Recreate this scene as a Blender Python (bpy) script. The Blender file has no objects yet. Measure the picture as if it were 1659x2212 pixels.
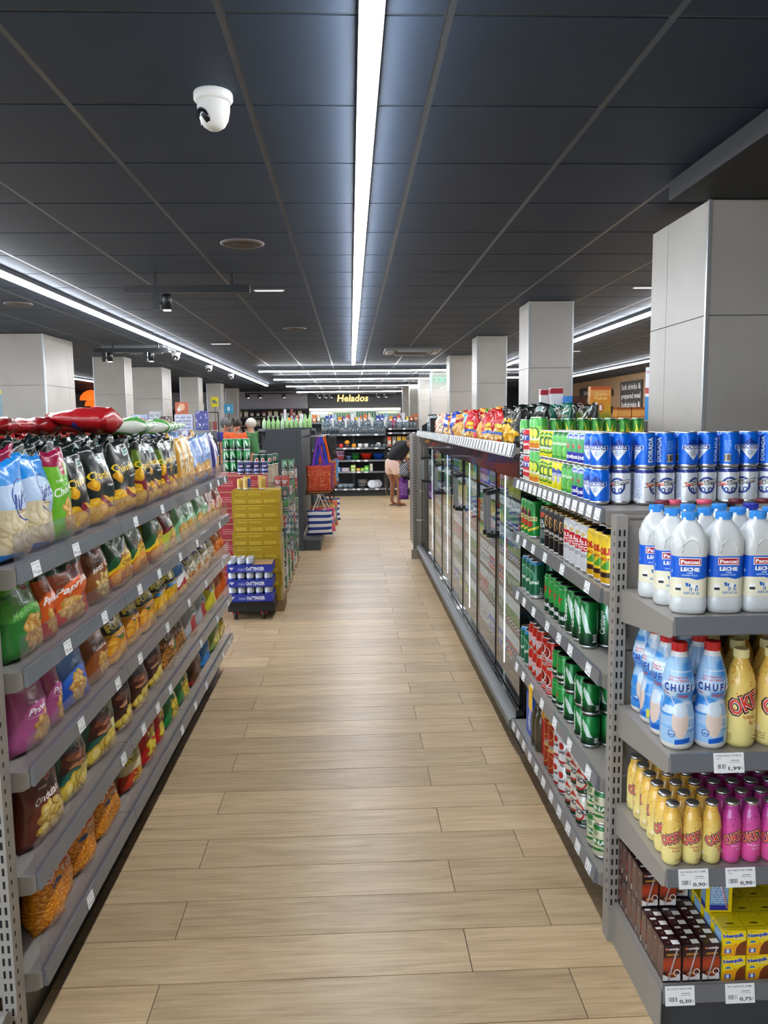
import bpy, bmesh, math, random
import numpy as np
from mathutils import Vector, Matrix
random.seed(7)
SC = bpy.context.scene
COL = SC.collection
PI = math.pi

# ---------------------------------------------------------------- camera
def cam_axes(yaw, pitch, roll):
    f = np.array([math.sin(yaw)*math.cos(pitch), math.cos(yaw)*math.cos(pitch), math.sin(pitch)])
    r = np.array([math.cos(yaw), -math.sin(yaw), 0.0])
    u = np.cross(r, f)
    return r*math.cos(roll)+u*math.sin(roll), -r*math.sin(roll)+u*math.cos(roll), f
cr, cu, cf = cam_axes(0.04123624, -0.1160312, -0.01170826)
cd = bpy.data.cameras.new('camera')
cam = bpy.data.objects.new('camera', cd); COL.objects.link(cam)
cam.matrix_world = Matrix(((cr[0], cu[0], -cf[0], 0), (cr[1], cu[1], -cf[1], 0), (cr[2], cu[2], -cf[2], 1.62), (0, 0, 0, 1)))
cd.sensor_fit = 'HORIZONTAL'; cd.sensor_width = 36; cd.lens = 36*1695.9/1659
cd.clip_start = 0.05; cd.clip_end = 120
SC.camera = cam

# ---------------------------------------------------------------- world: bright daylight outside the shop windows
W = bpy.data.worlds.new('daylight'); SC.world = W; W.use_nodes = True
bg = W.node_tree.nodes['Background']
bg.inputs[0].default_value = (0.68, 0.84, 1.0, 1); bg.inputs[1].default_value = 3.8
SC.view_settings.view_transform = 'Standard'; SC.view_settings.look = 'None'
SC.view_settings.gamma = 1; SC.view_settings.use_curve_mapping = False
SC.view_settings.exposure = 0.58
TUBE = 34.0                      # strength of the ceiling strip lights
SC.cycles.use_denoising = True
SC.cycles.transparent_max_bounces = 24
SC.cycles.max_bounces = 7
SC.cycles.sample_clamp_indirect = 6.0
SC.cycles.caustics_reflective = False; SC.cycles.caustics_refractive = False

# ---------------------------------------------------------------- materials
def lin(c):
    if isinstance(c, str):
        c = c.lstrip('#'); c = [int(c[i:i+2], 16)/255 for i in (0, 2, 4)]
    return tuple(((v+0.055)/1.055)**2.4 if v > 0.04045 else v/12.92 for v in c[:3])
MATS = {}
def mat(name, col, rough=0.5, metal=0.0, emit=None, es=0.0, spec=0.5, coat=0.0, bump=None, vary=0.0, varscale=4.0):
    if name in MATS: return MATS[name]
    m = bpy.data.materials.new(name); m.use_nodes = True; MATS[name] = m
    nt = m.node_tree; b = nt.nodes['Principled BSDF']
    b.inputs['Base Color'].default_value = (*lin(col), 1)
    b.inputs['Roughness'].default_value = rough; b.inputs['Metallic'].default_value = metal
    b.inputs['Specular IOR Level'].default_value = spec
    b.inputs['Coat Weight'].default_value = coat
    if emit is not None:
        b.inputs['Emission Color'].default_value = (*lin(emit), 1); b.inputs['Emission Strength'].default_value = es
    if vary:
        g = nt.nodes.new('ShaderNodeNewGeometry'); n = nt.nodes.new('ShaderNodeTexNoise'); n.inputs['Scale'].default_value = varscale; n.inputs['Detail'].default_value = 5
        r = nt.nodes.new('ShaderNodeValToRGB'); c = lin(col)
        r.color_ramp.elements[0].position = 0.3; r.color_ramp.elements[1].position = 0.7
        r.color_ramp.elements[0].color = (*[v*(1-vary) for v in c], 1); r.color_ramp.elements[1].color = (*[min(1, v*(1+vary)) for v in c], 1)
        nt.links.new(g.outputs['Position'], n.inputs['Vector']); nt.links.new(n.outputs['Fac'], r.inputs['Fac']); nt.links.new(r.outputs['Color'], b.inputs['Base Color'])
    if bump:
        addbump(nt, b, *bump)
    return m
def addbump(nt, b, scale, strength, dist=0.01):
    n = nt.nodes.new('ShaderNodeTexNoise'); n.inputs['Scale'].default_value = scale; n.inputs['Detail'].default_value = 3
    tc = nt.nodes.new('ShaderNodeTexCoord'); bp = nt.nodes.new('ShaderNodeBump')
    bp.inputs['Strength'].default_value = strength; bp.inputs['Distance'].default_value = dist
    nt.links.new(tc.outputs['Object'], n.inputs['Vector']); nt.links.new(n.outputs['Fac'], bp.inputs['Height']); nt.links.new(bp.outputs['Normal'], b.inputs['Normal'])
def glass_mat(name, tint='#ffffff', refl=1.0, rough=0.0, ior=1.5, haze=0.0, hazecol='#ffffff'):
    """clear sheet: see-through with a mirror layer that grows at grazing angles"""
    if name in MATS: return MATS[name]
    m = bpy.data.materials.new(name); m.use_nodes = True; MATS[name] = m
    nt = m.node_tree; nt.nodes.clear()
    o = nt.nodes.new('ShaderNodeOutputMaterial'); mx = nt.nodes.new('ShaderNodeMixShader')
    t = nt.nodes.new('ShaderNodeBsdfTransparent'); g = nt.nodes.new('ShaderNodeBsdfGlossy'); f = nt.nodes.new('ShaderNodeFresnel')
    f.inputs[0].default_value = ior; g.inputs['Roughness'].default_value = rough
    t.inputs[0].default_value = (*lin(tint), 1); g.inputs[0].default_value = (refl, refl, refl, 1)
    gm = nt.nodes.new('ShaderNodeNewGeometry'); mt = nt.nodes.new('ShaderNodeMath'); mt.operation = 'MULTIPLY_ADD'; mt.inputs[1].default_value = -1; mt.inputs[2].default_value = 1
    mu = nt.nodes.new('ShaderNodeMath'); mu.operation = 'MULTIPLY'; nt.links.new(gm.outputs['Backfacing'], mt.inputs[0]); nt.links.new(mt.outputs[0], mu.inputs[0]); nt.links.new(f.outputs[0], mu.inputs[1])
    nt.links.new(mu.outputs[0], mx.inputs[0])
    src = t
    if haze:
        d = nt.nodes.new('ShaderNodeBsdfDiffuse'); d.inputs[0].default_value = (*lin(hazecol), 1)
        m2 = nt.nodes.new('ShaderNodeMixShader'); m2.inputs[0].default_value = haze
        nt.links.new(t.outputs[0], m2.inputs[1]); nt.links.new(d.outputs[0], m2.inputs[2]); src = m2
    nt.links.new(src.outputs[0], mx.inputs[1]); nt.links.new(g.outputs[0], mx.inputs[2])
    nt.links.new(mx.outputs[0], o.inputs[0])
    return m
def emis(name, col, s):
    m = mat(name, '#000000', emit=col, es=s); m.cycles.emission_sampling = 'FRONT_BACK' if False else 'AUTO'
    return m

# ---------------------------------------------------------------- flat print: painted in code, used only for printed wrappers and labels
_G = {}
def glyphs(s, bold=0.0, slant=0.0):
    k = (s, bold, slant)
    if k not in _G:
        c = bpy.data.curves.new('t', 'FONT'); c.body = s; c.resolution_u = 2; c.offset = bold; c.shear = slant
        o = bpy.data.objects.new('t', c); m = o.to_mesh(); m.calc_loop_triangles()
        v = np.array([p.co[:2] for p in m.vertices]); t = np.array([q.vertices[:] for q in m.loop_triangles])
        o.to_mesh_clear(); bpy.data.objects.remove(o); bpy.data.curves.remove(c)
        if len(v): v[:, 0] -= (v[:, 0].min()+v[:, 0].max())/2
        _G[k] = (v, t)
    return _G[k]
class Art:
    def __init__(s, w, h, bg='#ffffff', asp=None):
        s.w, s.h = w, h; s.asp = asp or w/h      # asp: real width / real height of the printed face
        s.a = np.ones((h, w, 3)); s.a[:] = s.c(bg); s.rng = np.random.RandomState(len(IMG)+11)
        yy, xx = np.mgrid[0:h, 0:w]; s.X = (xx+.5)/w; s.Y = (yy+.5)/h
    def c(s, c): 
        if isinstance(c, str): c = c.lstrip('#'); return np.array([int(c[i:i+2], 16)/255 for i in (0, 2, 4)])
        return np.array(c)
    def put(s, m, c, al=1.0): s.a[m] = s.a[m]*(1-al)+s.c(c)*al
    def rect(s, x0, y0, x1, y1, c, al=1.0):
        i0, i1 = int(max(0, y0)*s.h), int(min(1, y1)*s.h+.5); j0, j1 = int(max(0, x0)*s.w), int(min(1, x1)*s.w+.5)
        s.a[i0:i1, j0:j1] = s.a[i0:i1, j0:j1]*(1-al)+s.c(c)*al
    def grad(s, y0, y1, c0, c1):
        i0, i1 = int(y0*s.h), int(y1*s.h); t = np.linspace(0, 1, max(i1-i0, 1))[:, None, None]
        s.a[i0:i1] = s.c(c0)*(1-t)+s.c(c1)*t
    def ell(s, x, y, rx, ry, c, al=1.0, rot=0.0):   # rx, ry as parts of the height
        dx = (s.X-x)*s.asp; dy = s.Y-y
        if rot: dx, dy = dx*math.cos(rot)+dy*math.sin(rot), -dx*math.sin(rot)+dy*math.cos(rot)
        s.put((dx/rx)**2+(dy/ry)**2 < 1, c, al)
    def sell(s, x, y, rx, ry, c, rot=0.0):          # small ellipse, boxed for speed
        r = max(rx, ry); i0, i1 = max(0, int((y-r)*s.h)), min(s.h, int((y+r)*s.h)+2); q = r/s.asp; j0, j1 = max(0, int((x-q)*s.w)), min(s.w, int((x+q)*s.w)+2)
        if i1 <= i0 or j1 <= j0: return
        dx = (s.X[i0:i1, j0:j1]-x)*s.asp; dy = s.Y[i0:i1, j0:j1]-y
        dx, dy = dx*math.cos(rot)+dy*math.sin(rot), -dx*math.sin(rot)+dy*math.cos(rot)
        s.a[i0:i1, j0:j1][(dx/rx)**2+(dy/ry)**2 < 1] = s.c(c)
    def ring(s, x, y, r, w, c, ry=None):
        ry = ry or r; dx = (s.X-x)*s.asp; dy = (s.Y-y)*r/ry; d = np.sqrt(dx**2+dy**2); s.put(abs(d-r) < w, c)
    def poly(s, pts, c, al=1.0):
        m = np.zeros(s.X.shape, bool); n = len(pts)
        for k in range(n):
            x1, y1 = pts[k]; x2, y2 = pts[(k+1) % n]
            if y1 == y2: continue
            cnd = (s.Y > min(y1, y2)) & (s.Y <= max(y1, y2)); m ^= cnd & (s.X < x1+(s.Y-y1)*(x2-x1)/(y2-y1))
        s.put(m, c, al)
    def star(s, x, y, r, c):
        s.poly([(x+(r if k % 2 == 0 else r*.4)*math.sin(k*PI/5)/s.asp, y+(r if k % 2 == 0 else r*.4)*math.cos(k*PI/5)) for k in range(10)], c)
    def line(s, x0, y0, x1, y1, w, c):
        ax, ay, bx, by = x0*s.asp, y0, x1*s.asp, y1; d = math.hypot(bx-ax, by-ay) or 1; nx, ny = -(by-ay)/d*w/2, (bx-ax)/d*w/2
        s.poly([((ax+nx)/s.asp, ay+ny), ((bx+nx)/s.asp, by+ny), ((bx-nx)/s.asp, by-ny), ((ax-nx)/s.asp, ay-ny)], c)
    def text(s, t, x, y, h, c, w=None, bold=0.02, slant=0.0, rot=0.0, out=None, ow=0.06):
        """h: capital height as part of face height; w: full width as part of face width; out: outline colour"""
        if out is not None: s.text(t, x, y, h, out, w, bold+ow, slant, rot)
        v, tr = glyphs(t, bold, slant)
        if not len(tr): return
        base = glyphs(t, 0.0, slant)[0]
        k = h/0.7; kx = k if w is None else w*s.asp/max(base[:, 0].max()-base[:, 0].min(), 1e-3)
        px, py = v[:, 0]*kx, (v[:, 1]-0.35)*k
        cx, sx = math.cos(rot), math.sin(rot); qx, qy = px*cx-py*sx, px*sx+py*cx
        X = (x+qx/s.asp)*s.w; Y = (y+qy)*s.h; col = s.c(c)
        for a, b, d in tr:
            x0, x1, x2, y0, y1, y2 = X[a], X[b], X[d], Y[a], Y[b], Y[d]
            j0, j1 = max(0, int(min(x0, x1, x2))), min(s.w, int(max(x0, x1, x2))+2); i0, i1 = max(0, int(min(y0, y1, y2))), min(s.h, int(max(y0, y1, y2))+2)
            if j1 <= j0 or i1 <= i0: continue
            D = (y1-y2)*(x0-x2)+(x2-x1)*(y0-y2)
            if abs(D) < 1e-9: continue
            gx = np.arange(j0, j1)+.5; gy = (np.arange(i0, i1)+.5)[:, None]
            l0 = ((y1-y2)*(gx-x2)+(x2-x1)*(gy-y2))/D; l1 = ((y2-y0)*(gx-x2)+(x0-x2)*(gy-y2))/D
            e = 0.02
            s.a[i0:i1, j0:j1][(l0 >= -e) & (l1 >= -e) & (l0+l1 <= 1+e)] = col
    def lines(s, x0, x1, y0, y1, n, c, al=0.8):      # small print too small to read
        for i in range(n):
            y = y0+(y1-y0)*(i+.5)/n; t = (y1-y0)/n*.25; x = x0
            while x < x1:
                q = min(x1, x+s.rng.uniform(.02, .07)); s.rect(x, y-t, q, y+t, c, al); x = q+.012
    def bars(s, x0, x1, y0, y1, c='#202020', bgc='#f4f4f4'):
        s.rect(x0, y0, x1, y1, bgc); n = 17
        for i in range(n):
            if s.rng.rand() < .75: s.rect(x0+(x1-x0)*(i+.2)/n, y0+(y1-y0)*.12, x0+(x1-x0)*(i+.2+s.rng.uniform(.25, .7))/n, y1-(y1-y0)*.08, c)
    def chips(s, x, y, rx, ry, n, cols=('#c8791a', '#eab04a', '#f6cf72'), size=.05, flat=.7):
        for i in range(n):
            a = s.rng.uniform(0, 2*PI); r = math.sqrt(s.rng.rand()); cx = x+rx*r*math.cos(a)/1.0; cy = y+ry*r*math.sin(a)
            q = size*s.rng.uniform(.7, 1.25); rot = s.rng.uniform(0, PI)
            s.sell(cx, cy, q, q*flat, cols[0], rot); s.sell(cx+.1*q, cy+.12*q, q*.86, q*flat*.84, cols[1], rot); s.sell(cx+.15*q, cy+.2*q, q*.5, q*flat*.42, cols[2], rot)
    def puff(s, x, y, rx, ry, n, cols=('#b85c08', '#f39a1c', '#ffc04d'), L=.05):
        for i in range(n):
            cx = x+s.rng.uniform(-rx, rx); cy = y+s.rng.uniform(-ry, ry); rot = s.rng.uniform(0, PI); q = L*s.rng.uniform(.7, 1.2)
            s.sell(cx, cy, q, q*.4, cols[0], rot); s.sell(cx, cy+.004, q*.9, q*.31, cols[1], rot); s.sell(cx, cy+.01, q*.6, q*.12, cols[2], rot)
    def clouds(s, c, n, th, y0, y1, al=.85):       # streaky soft patches
        g = s.rng.rand(n*2, max(3, n//2)); yy = np.linspace(0, n*2-1.001, s.h); xx = np.linspace(0, g.shape[1], s.w, endpoint=False)
        yi = yy.astype(int)[:, None]; xi = xx.astype(int)[None]; fy = yy[:, None]-yi; fx = xx[None]-xi; fy = fy*fy*(3-2*fy); fx = fx*fx*(3-2*fx); m = g.shape[1]
        v = (g[yi, xi % m]*(1-fx)+g[yi, (xi+1) % m]*fx)*(1-fy)+(g[yi+1, xi % m]*(1-fx)+g[yi+1, (xi+1) % m]*fx)*fy
        w = np.clip((v-th)*6, 0, 1)*al*((s.Y >= y0) & (s.Y <= y1)); s.a = s.a*(1-w[..., None])+s.c(c)*w[..., None]
    def speck(s, n, c, size=.01, y0=0, y1=1):
        for i in range(n): s.sell(s.rng.rand(), s.rng.uniform(y0, y1), size*s.rng.uniform(.5, 1.5), size*s.rng.uniform(.3, .8), c, s.rng.uniform(0, PI))
IMG = {}
def print_mat(name, art, rough=0.35, metal=0.0, coat=0.0, bump=None, alpha=None):
    h, w = art.a.shape[:2]
    im = bpy.data.images.new(name, w, h); px = np.ones((h, w, 4), np.float32); px[..., :3] = art.a
    im.pixels.foreach_set(px.ravel()); im.update(); im.pack(); IMG[name] = im
    m = bpy.data.materials.new(name); m.use_nodes = True; MATS[name] = m
    nt = m.node_tree; b = nt.nodes['Principled BSDF']; t = nt.nodes.new('ShaderNodeTexImage'); t.image = im; t.extension = 'EXTEND'
    nt.links.new(t.outputs[0], b.inputs['Base Color'])
    b.inputs['Roughness'].default_value = rough; b.inputs['Metallic'].default_value = metal; b.inputs['Coat Weight'].default_value = coat
    if bump: addbump(nt, b, *bump)
    return m

# ---------------------------------------------------------------- mesh building
class MB:
    def __init__(s): s.v = []; s.f = []; s.m = []; s.uv = []; s.sm = []
    def face(s, idx, m=0, uv=None, smooth=False):
        s.f.append(tuple(idx)); s.m.append(m); s.uv.append(uv or [(0, 0)]*len(idx)); s.sm.append(smooth)
    def box(s, x0, x1, y0, y1, z0, z1, m=0, uvs=None, skip=''):
        b = len(s.v); s.v += [(x0, y0, z0), (x1, y0, z0), (x1, y1, z0), (x0, y1, z0), (x0, y0, z1), (x1, y0, z1), (x1, y1, z1), (x0, y1, z1)]
        F = {'f': (0, 1, 5, 4), 'r': (1, 2, 6, 5), 'k': (2, 3, 7, 6), 'l': (3, 0, 4, 7), 't': (4, 5, 6, 7), 'b': (3, 2, 1, 0)}
        for k, q in F.items():
            if k in skip: continue
            uv = None
            if uvs and k in uvs: u0, v0, u1, v1 = uvs[k]; uv = [(u0, v0), (u1, v0), (u1, v1), (u0, v1)]
            s.face([b+i for i in q], (m[k] if isinstance(m, dict) and k in m else (m.get('', 0) if isinstance(m, dict) else m)), uv)
        return s
    def prism(s, pts, axis, a0, a1, m=0):
        """closed outline pts extruded along axis x / y / z from a0 to a1"""
        n = len(pts); b = len(s.v)
        P = {'x': lambda p, a: (a, p[0], p[1]), 'y': lambda p, a: (p[0], a, p[1]), 'z': lambda p, a: (p[0], p[1], a)}[axis]
        s.v += [P(p, a0) for p in pts]+[P(p, a1) for p in pts]
        for i in range(n): j = (i+1) % n; s.face((b+i, b+j, b+n+j, b+n+i), m)
        s.face([b+i for i in range(n)][::-1], m); s.face([b+n+i for i in range(n)], m)
        return s
    def lathe(s, prof, n=20, m=0, cx=0, cy=0, z=0, smooth=True, caps=True, uvf=None, sq=0.0, mf=None):
        """prof: list of (r, z) from the bottom up; sq > 0 squares the section; mf(i): material of ring i; uvf(a, k) -> uv"""
        b = len(s.v)
        for r, h in prof:
            for i in range(n):
                a = 2*PI*i/n; k = 1.0
                if sq: k = (abs(math.cos(a))**(2/(1-sq*.8))+abs(math.sin(a))**(2/(1-sq*.8)))**(-(1-sq*.8)/2)
                s.v.append((cx+r*k*math.cos(a), cy+r*k*math.sin(a), z+h))
        for k in range(len(prof)-1):
            for i in range(n):
                j = (i+1) % n; uv = None
                if uvf: uv = [uvf(i/n, k), uvf((i+1)/n, k), uvf((i+1)/n, k+1), uvf(i/n, k+1)]
                s.face((b+k*n+i, b+k*n+j, b+(k+1)*n+j, b+(k+1)*n+i), mf(k) if mf else m, uv, smooth)
        if caps:
            if prof[0][0] > 1e-4: s.face([b+i for i in range(n)][::-1], mf(0) if mf else m)
            if prof[-1][0] > 1e-4: s.face([b+(len(prof)-1)*n+i for i in range(n)], mf(len(prof)-2) if mf else m)
        return s
    def tube(s, pts, r, n=8, m=0):
        pts = [Vector(p) for p in pts]; b = len(s.v); up = Vector((0, 0, 1))
        for i, p in enumerate(pts):
            d = (pts[min(i+1, len(pts)-1)]-pts[max(i-1, 0)]).normalized(); a = up if abs(d.z) < .9 else Vector((1, 0, 0))
            u = d.cross(a).normalized(); w = d.cross(u); rr = r[i] if isinstance(r, (list, tuple)) else r
            for k in range(n): t = 2*PI*k/n; s.v.append(tuple(p+u*rr*math.cos(t)+w*rr*math.sin(t)))
        for i in range(len(pts)-1):
            for k in range(n): j = (k+1) % n; s.face((b+i*n+k, b+i*n+j, b+(i+1)*n+j, b+(i+1)*n+k), m, None, True)
        s.face([b+k for k in range(n)], m); s.face([b+(len(pts)-1)*n+k for k in range(n)][::-1], m)
        return s
    def mesh(s, name, mats):
        me = bpy.data.meshes.new(name); me.from_pydata(s.v, [], s.f)
        if not isinstance(mats, (list, tuple)): mats = [mats]
        for m in mats: me.materials.append(m)
        me.polygons.foreach_set('material_index', s.m); me.polygons.foreach_set('use_smooth', s.sm)
        uvl = me.uv_layers.new(name='uv'); uvl.data.foreach_set('uv', [c for q in s.uv for p in q for c in p])
        bm = bmesh.new(); bm.from_mesh(me); bmesh.ops.recalc_face_normals(bm, faces=bm.faces); bm.to_mesh(me); bm.free()
        me.update(); return me
    def obj(s, name, mats, parent=None, loc=None):
        return ob(name, s.mesh(name, mats), parent, loc)
def ob(name, me, parent=None, loc=None, rz=0.0, rot=None, sc=None):
    o = bpy.data.objects.new(name, me); COL.objects.link(o)
    if parent is not None: o.parent = parent
    if loc is not None: o.location = loc
    if rot is not None: o.rotation_euler = rot
    elif rz: o.rotation_euler = (0, 0, rz)
    if sc is not None: o.scale = sc if isinstance(sc, (tuple, list)) else (sc, sc, sc)
    return o
def empty(name, loc=(0, 0, 0), rz=0.0):
    return ob(name, None, None, loc, rz)
ORD = 'first second third fourth fifth sixth seventh eighth ninth tenth eleventh twelfth thirteenth fourteenth fifteenth sixteenth seventeenth eighteenth nineteenth twentieth'.split()
PEND = {}
def tag(o, label, cat, group=None, kind=None):
    o['label'] = label; o['category'] = cat
    if group: o['group'] = group
    if kind: o['kind'] = kind
    return o
def queue(o, base, where, cat, order, group):
    """label given at the end: base alone when single, else 'base, third <where>' along the sort order"""
    o['category'] = cat; o['group'] = group
    PEND.setdefault((base, where), []).append((order, o))
def flush_labels():
    for (base, where), L in PEND.items():
        L.sort(key=lambda q: q[0])
        n = len(L)
        for i, (_, o) in enumerate(L):
            if n == 1 or n > 20: o['label'] = f'{base}, {where[1]}'
            else: o['label'] = f'{base}, {ORD[i]} {where[0]}'
def struct(name, mb, mats, label=None, cat=None, parent=None):
    o = mb.obj(name, mats, parent)
    if parent is None: o['kind'] = 'structure'; o['label'] = label or name; o['category'] = cat or name.split('_')[0]
    return o
def copy_tree(o, parent=None):
    c = o.copy(); COL.objects.link(c)
    if parent is not None: c.parent = parent
    for ch in KIDS.get(o.name, []): copy_tree(ch, c)
    return c
KIDS = {}
def kid(o, parent): KIDS.setdefault(parent.name, []).append(o); o.parent = parent; return o
def B(*a, **k): return MB().box(*a, **k)
# ================================================================ materials of the place
M_TILE = mat('ceiling_board', '#2a3a4e', 0.62, spec=.35, bump=(220, 0.15, 0.002), vary=.06, varscale=3)
M_TBAR = mat('ceiling_bar', '#4b545e', 0.34, metal=0.4)
M_VOID = mat('ceiling_void', '#0c0d0f', 0.9)
M_SOFF = mat('soffit_paint', '#2b2c2f', 0.7)
M_GREY = mat('grey_steel', '#918d87', 0.42, vary=.03, varscale=2)
M_GREYD = mat('dark_steel', '#5c5e61', 0.4)
M_ANTH = mat('anthracite_steel', '#3b4045', 0.5)
M_BLACK = mat('black_plastic', '#131417', 0.35)
M_HOLE = mat('slot_dark', '#0a0b0e', 0.9)
M_RAIL = mat('price_rail_plastic', '#6c7077', 0.2, coat=.3)
M_WHITE = mat('white_plastic', '#e6e8e8', 0.35)
M_ALU = mat('aluminium', '#d8dadd', 0.28, metal=0.9)
M_CHROME = mat('chrome', '#e8e8e8', 0.12, metal=1)
M_LAMP = emis('strip_light', '#fafcff', TUBE)
M_SPOT = emis('spot_light', '#fff6e0', 14)
M_CONC = mat('concrete_tile', '#afaba5', 0.42, vary=.10, varscale=2.2, bump=(14, .06, .004))
M_GROUT = mat('pillar_core', '#6f6e6b', 0.9)
M_EDGE = mat('pillar_edge_metal', '#c3c8cc', 0.3, metal=.6)
M_ACRYL = glass_mat('clear_acrylic', '#f4f3f7', .75, .05, 1.45, .06, '#b9b6c4')
M_GLASS = glass_mat('fridge_glass', '#eef3f2', 1.0, 0.0, 1.85)
M_GLASSW = glass_mat('drinking_glass', '#e4edf2', 1.0, 0.02, 1.8, .12, '#dfe8ee')

# wood-look floor planks: grain runs along each plank, tone differs from plank to plank
def plank_mat():
    m = bpy.data.materials.new('oak_look_plank'); m.use_nodes = True; nt = m.node_tree; b = nt.nodes['Principled BSDF']; L = nt.links.new
    g = nt.nodes.new('ShaderNodeNewGeometry'); oi = nt.nodes.new('ShaderNodeObjectInfo'); mp = nt.nodes.new('ShaderNodeMapping'); ad = nt.nodes.new('ShaderNodeVectorMath'); ad.operation = 'ADD'
    sc = nt.nodes.new('ShaderNodeVectorMath'); sc.operation = 'SCALE'; sc.inputs[0].default_value = (31, 17, 5)
    L(oi.outputs['Random'], sc.inputs['Scale']); L(g.outputs['Position'], ad.inputs[0]); L(sc.outputs[0], ad.inputs[1]); L(ad.outputs[0], mp.inputs[0])
    mp.inputs['Scale'].default_value = (1.1, 9.0, 1.0)
    n1 = nt.nodes.new('ShaderNodeTexNoise'); n1.inputs['Scale'].default_value = 2.2; n1.inputs['Detail'].default_value = 6; n1.inputs['Distortion'].default_value = 1.4; L(mp.outputs[0], n1.inputs[0])
    mp2 = nt.nodes.new('ShaderNodeMapping'); mp2.inputs['Scale'].default_value = (3, 90, 1); L(ad.outputs[0], mp2.inputs[0])
    n2 = nt.nodes.new('ShaderNodeTexNoise'); n2.inputs['Scale'].default_value = 1.6; n2.inputs['Detail'].default_value = 4; L(mp2.outputs[0], n2.inputs[0])
    r = nt.nodes.new('ShaderNodeValToRGB'); e = r.color_ramp.elements
    e[0].position = .25; e[0].color = (*lin('#b69a78'), 1); e[1].position = .75; e[1].color = (*lin('#d9bf9b'), 1); e.new(.5).color = (*lin('#c9ae89'), 1)
    L(n1.outputs['Fac'], r.inputs['Fac'])
    mx = nt.nodes.new('ShaderNodeMix'); mx.data_type = 'RGBA'; mx.blend_type = 'MULTIPLY'; mx.inputs[0].default_value = .38
    r2 = nt.nodes.new('ShaderNodeValToRGB'); r2.color_ramp.elements[0].color = (.55, .52, .48, 1); r2.color_ramp.elements[0].position = .33; r2.color_ramp.elements[1].color = (1, 1, 1, 1); r2.color_ramp.elements[1].position = .55
    L(n2.outputs['Fac'], r2.inputs['Fac']); L(r.outputs[0], mx.inputs[6]); L(r2.outputs[0], mx.inputs[7])
    # knots
    vo = nt.nodes.new('ShaderNodeTexVoronoi'); vo.inputs['Scale'].default_value = 1.3; mp3 = nt.nodes.new('ShaderNodeMapping'); mp3.inputs['Scale'].default_value = (1, 2.4, 1); L(ad.outputs[0], mp3.inputs[0]); L(mp3.outputs[0], vo.inputs['Vector'])
    kr = nt.nodes.new('ShaderNodeValToRGB'); kr.color_ramp.elements[0].position = .02; kr.color_ramp.elements[0].color = (.45, .38, .3, 1); kr.color_ramp.elements[1].position = .06; kr.color_ramp.elements[1].color = (1, 1, 1, 1)
    L(vo.outputs['Distance'], kr.inputs['Fac'])
    m3 = nt.nodes.new('ShaderNodeMix'); m3.data_type = 'RGBA'; m3.blend_type = 'MULTIPLY'; m3.inputs[0].default_value = .8; L(mx.outputs[2], m3.inputs[6]); L(kr.outputs[0], m3.inputs[7])
    hs = nt.nodes.new('ShaderNodeHueSaturation'); mr = nt.nodes.new('ShaderNodeMapRange'); mr.inputs[3].default_value = .88; mr.inputs[4].default_value = 1.12
    L(oi.outputs['Random'], mr.inputs[0]); L(mr.outputs[0], hs.inputs['Value']); L(m3.outputs[2], hs.inputs['Color']); L(hs.outputs[0], b.inputs['Base Color'])
    b.inputs['Roughness'].default_value = .36
    bp = nt.nodes.new('ShaderNodeBump'); bp.inputs['Strength'].default_value = .12; bp.inputs['Distance'].default_value = .002; L(n2.outputs['Fac'], bp.inputs['Height']); L(bp.outputs[0], b.inputs['Normal'])
    return m
M_PLANK = plank_mat()

# ================================================================ the room
CZ = 2.679; XL, XR, YB, YF = -9.5, 6.95, -3.0, 29.0
fl = struct('floor', B(XL, XR, YB, YF, -.06, -.004), mat('floor_grout', '#6d5c49', .8), 'oak-look plank floor running through the shop', 'floor')
PW, PL = 0.1985, 1.2
planks = []
r0 = int((YB-2.133)/PW)-1
for k in range(r0, int((YF-2.133)/PW)+1):
    y0 = 2.133+k*PW
    if y0 < YB or y0+PW > YF: continue
    xs = .335 if k % 2 == 0 else -.58+1.2
    j0 = math.floor((XL-xs)/PL)
    for j in range(j0, j0+16):
        x0 = max(xs+j*PL, XL); x1 = min(xs+(j+1)*PL, XR)
        if x1-x0 < .02: continue
        planks.append((x0, x1, y0))
def seen_plank(p):
    xc = (p[0]+p[1])/2; return -1.6 < xc < 1.35 and 1.6 < p[2] < 17
inn = sorted([p for p in planks if seen_plank(p)], key=lambda p: p[2])[:290]
st = set(inn); gap = .0016; meshes = {}
for x0, x1, y0 in inn:
    L = round(x1-x0, 3)
    if L not in meshes: meshes[L] = B(gap, L-gap, gap, PW-gap, -.004, 0).mesh('plank', M_PLANK)
    ob('plank', meshes[L], fl, (x0, y0, 0))
mb = MB()
for p in planks:
    if p in st: continue
    mb.box(p[0]+gap, p[1]-gap, p[2]+gap, p[2]+PW-gap, -.004, 0, skip='b')
o = mb.obj('plank', M_PLANK, fl); o['kind'] = 'stuff'

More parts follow.
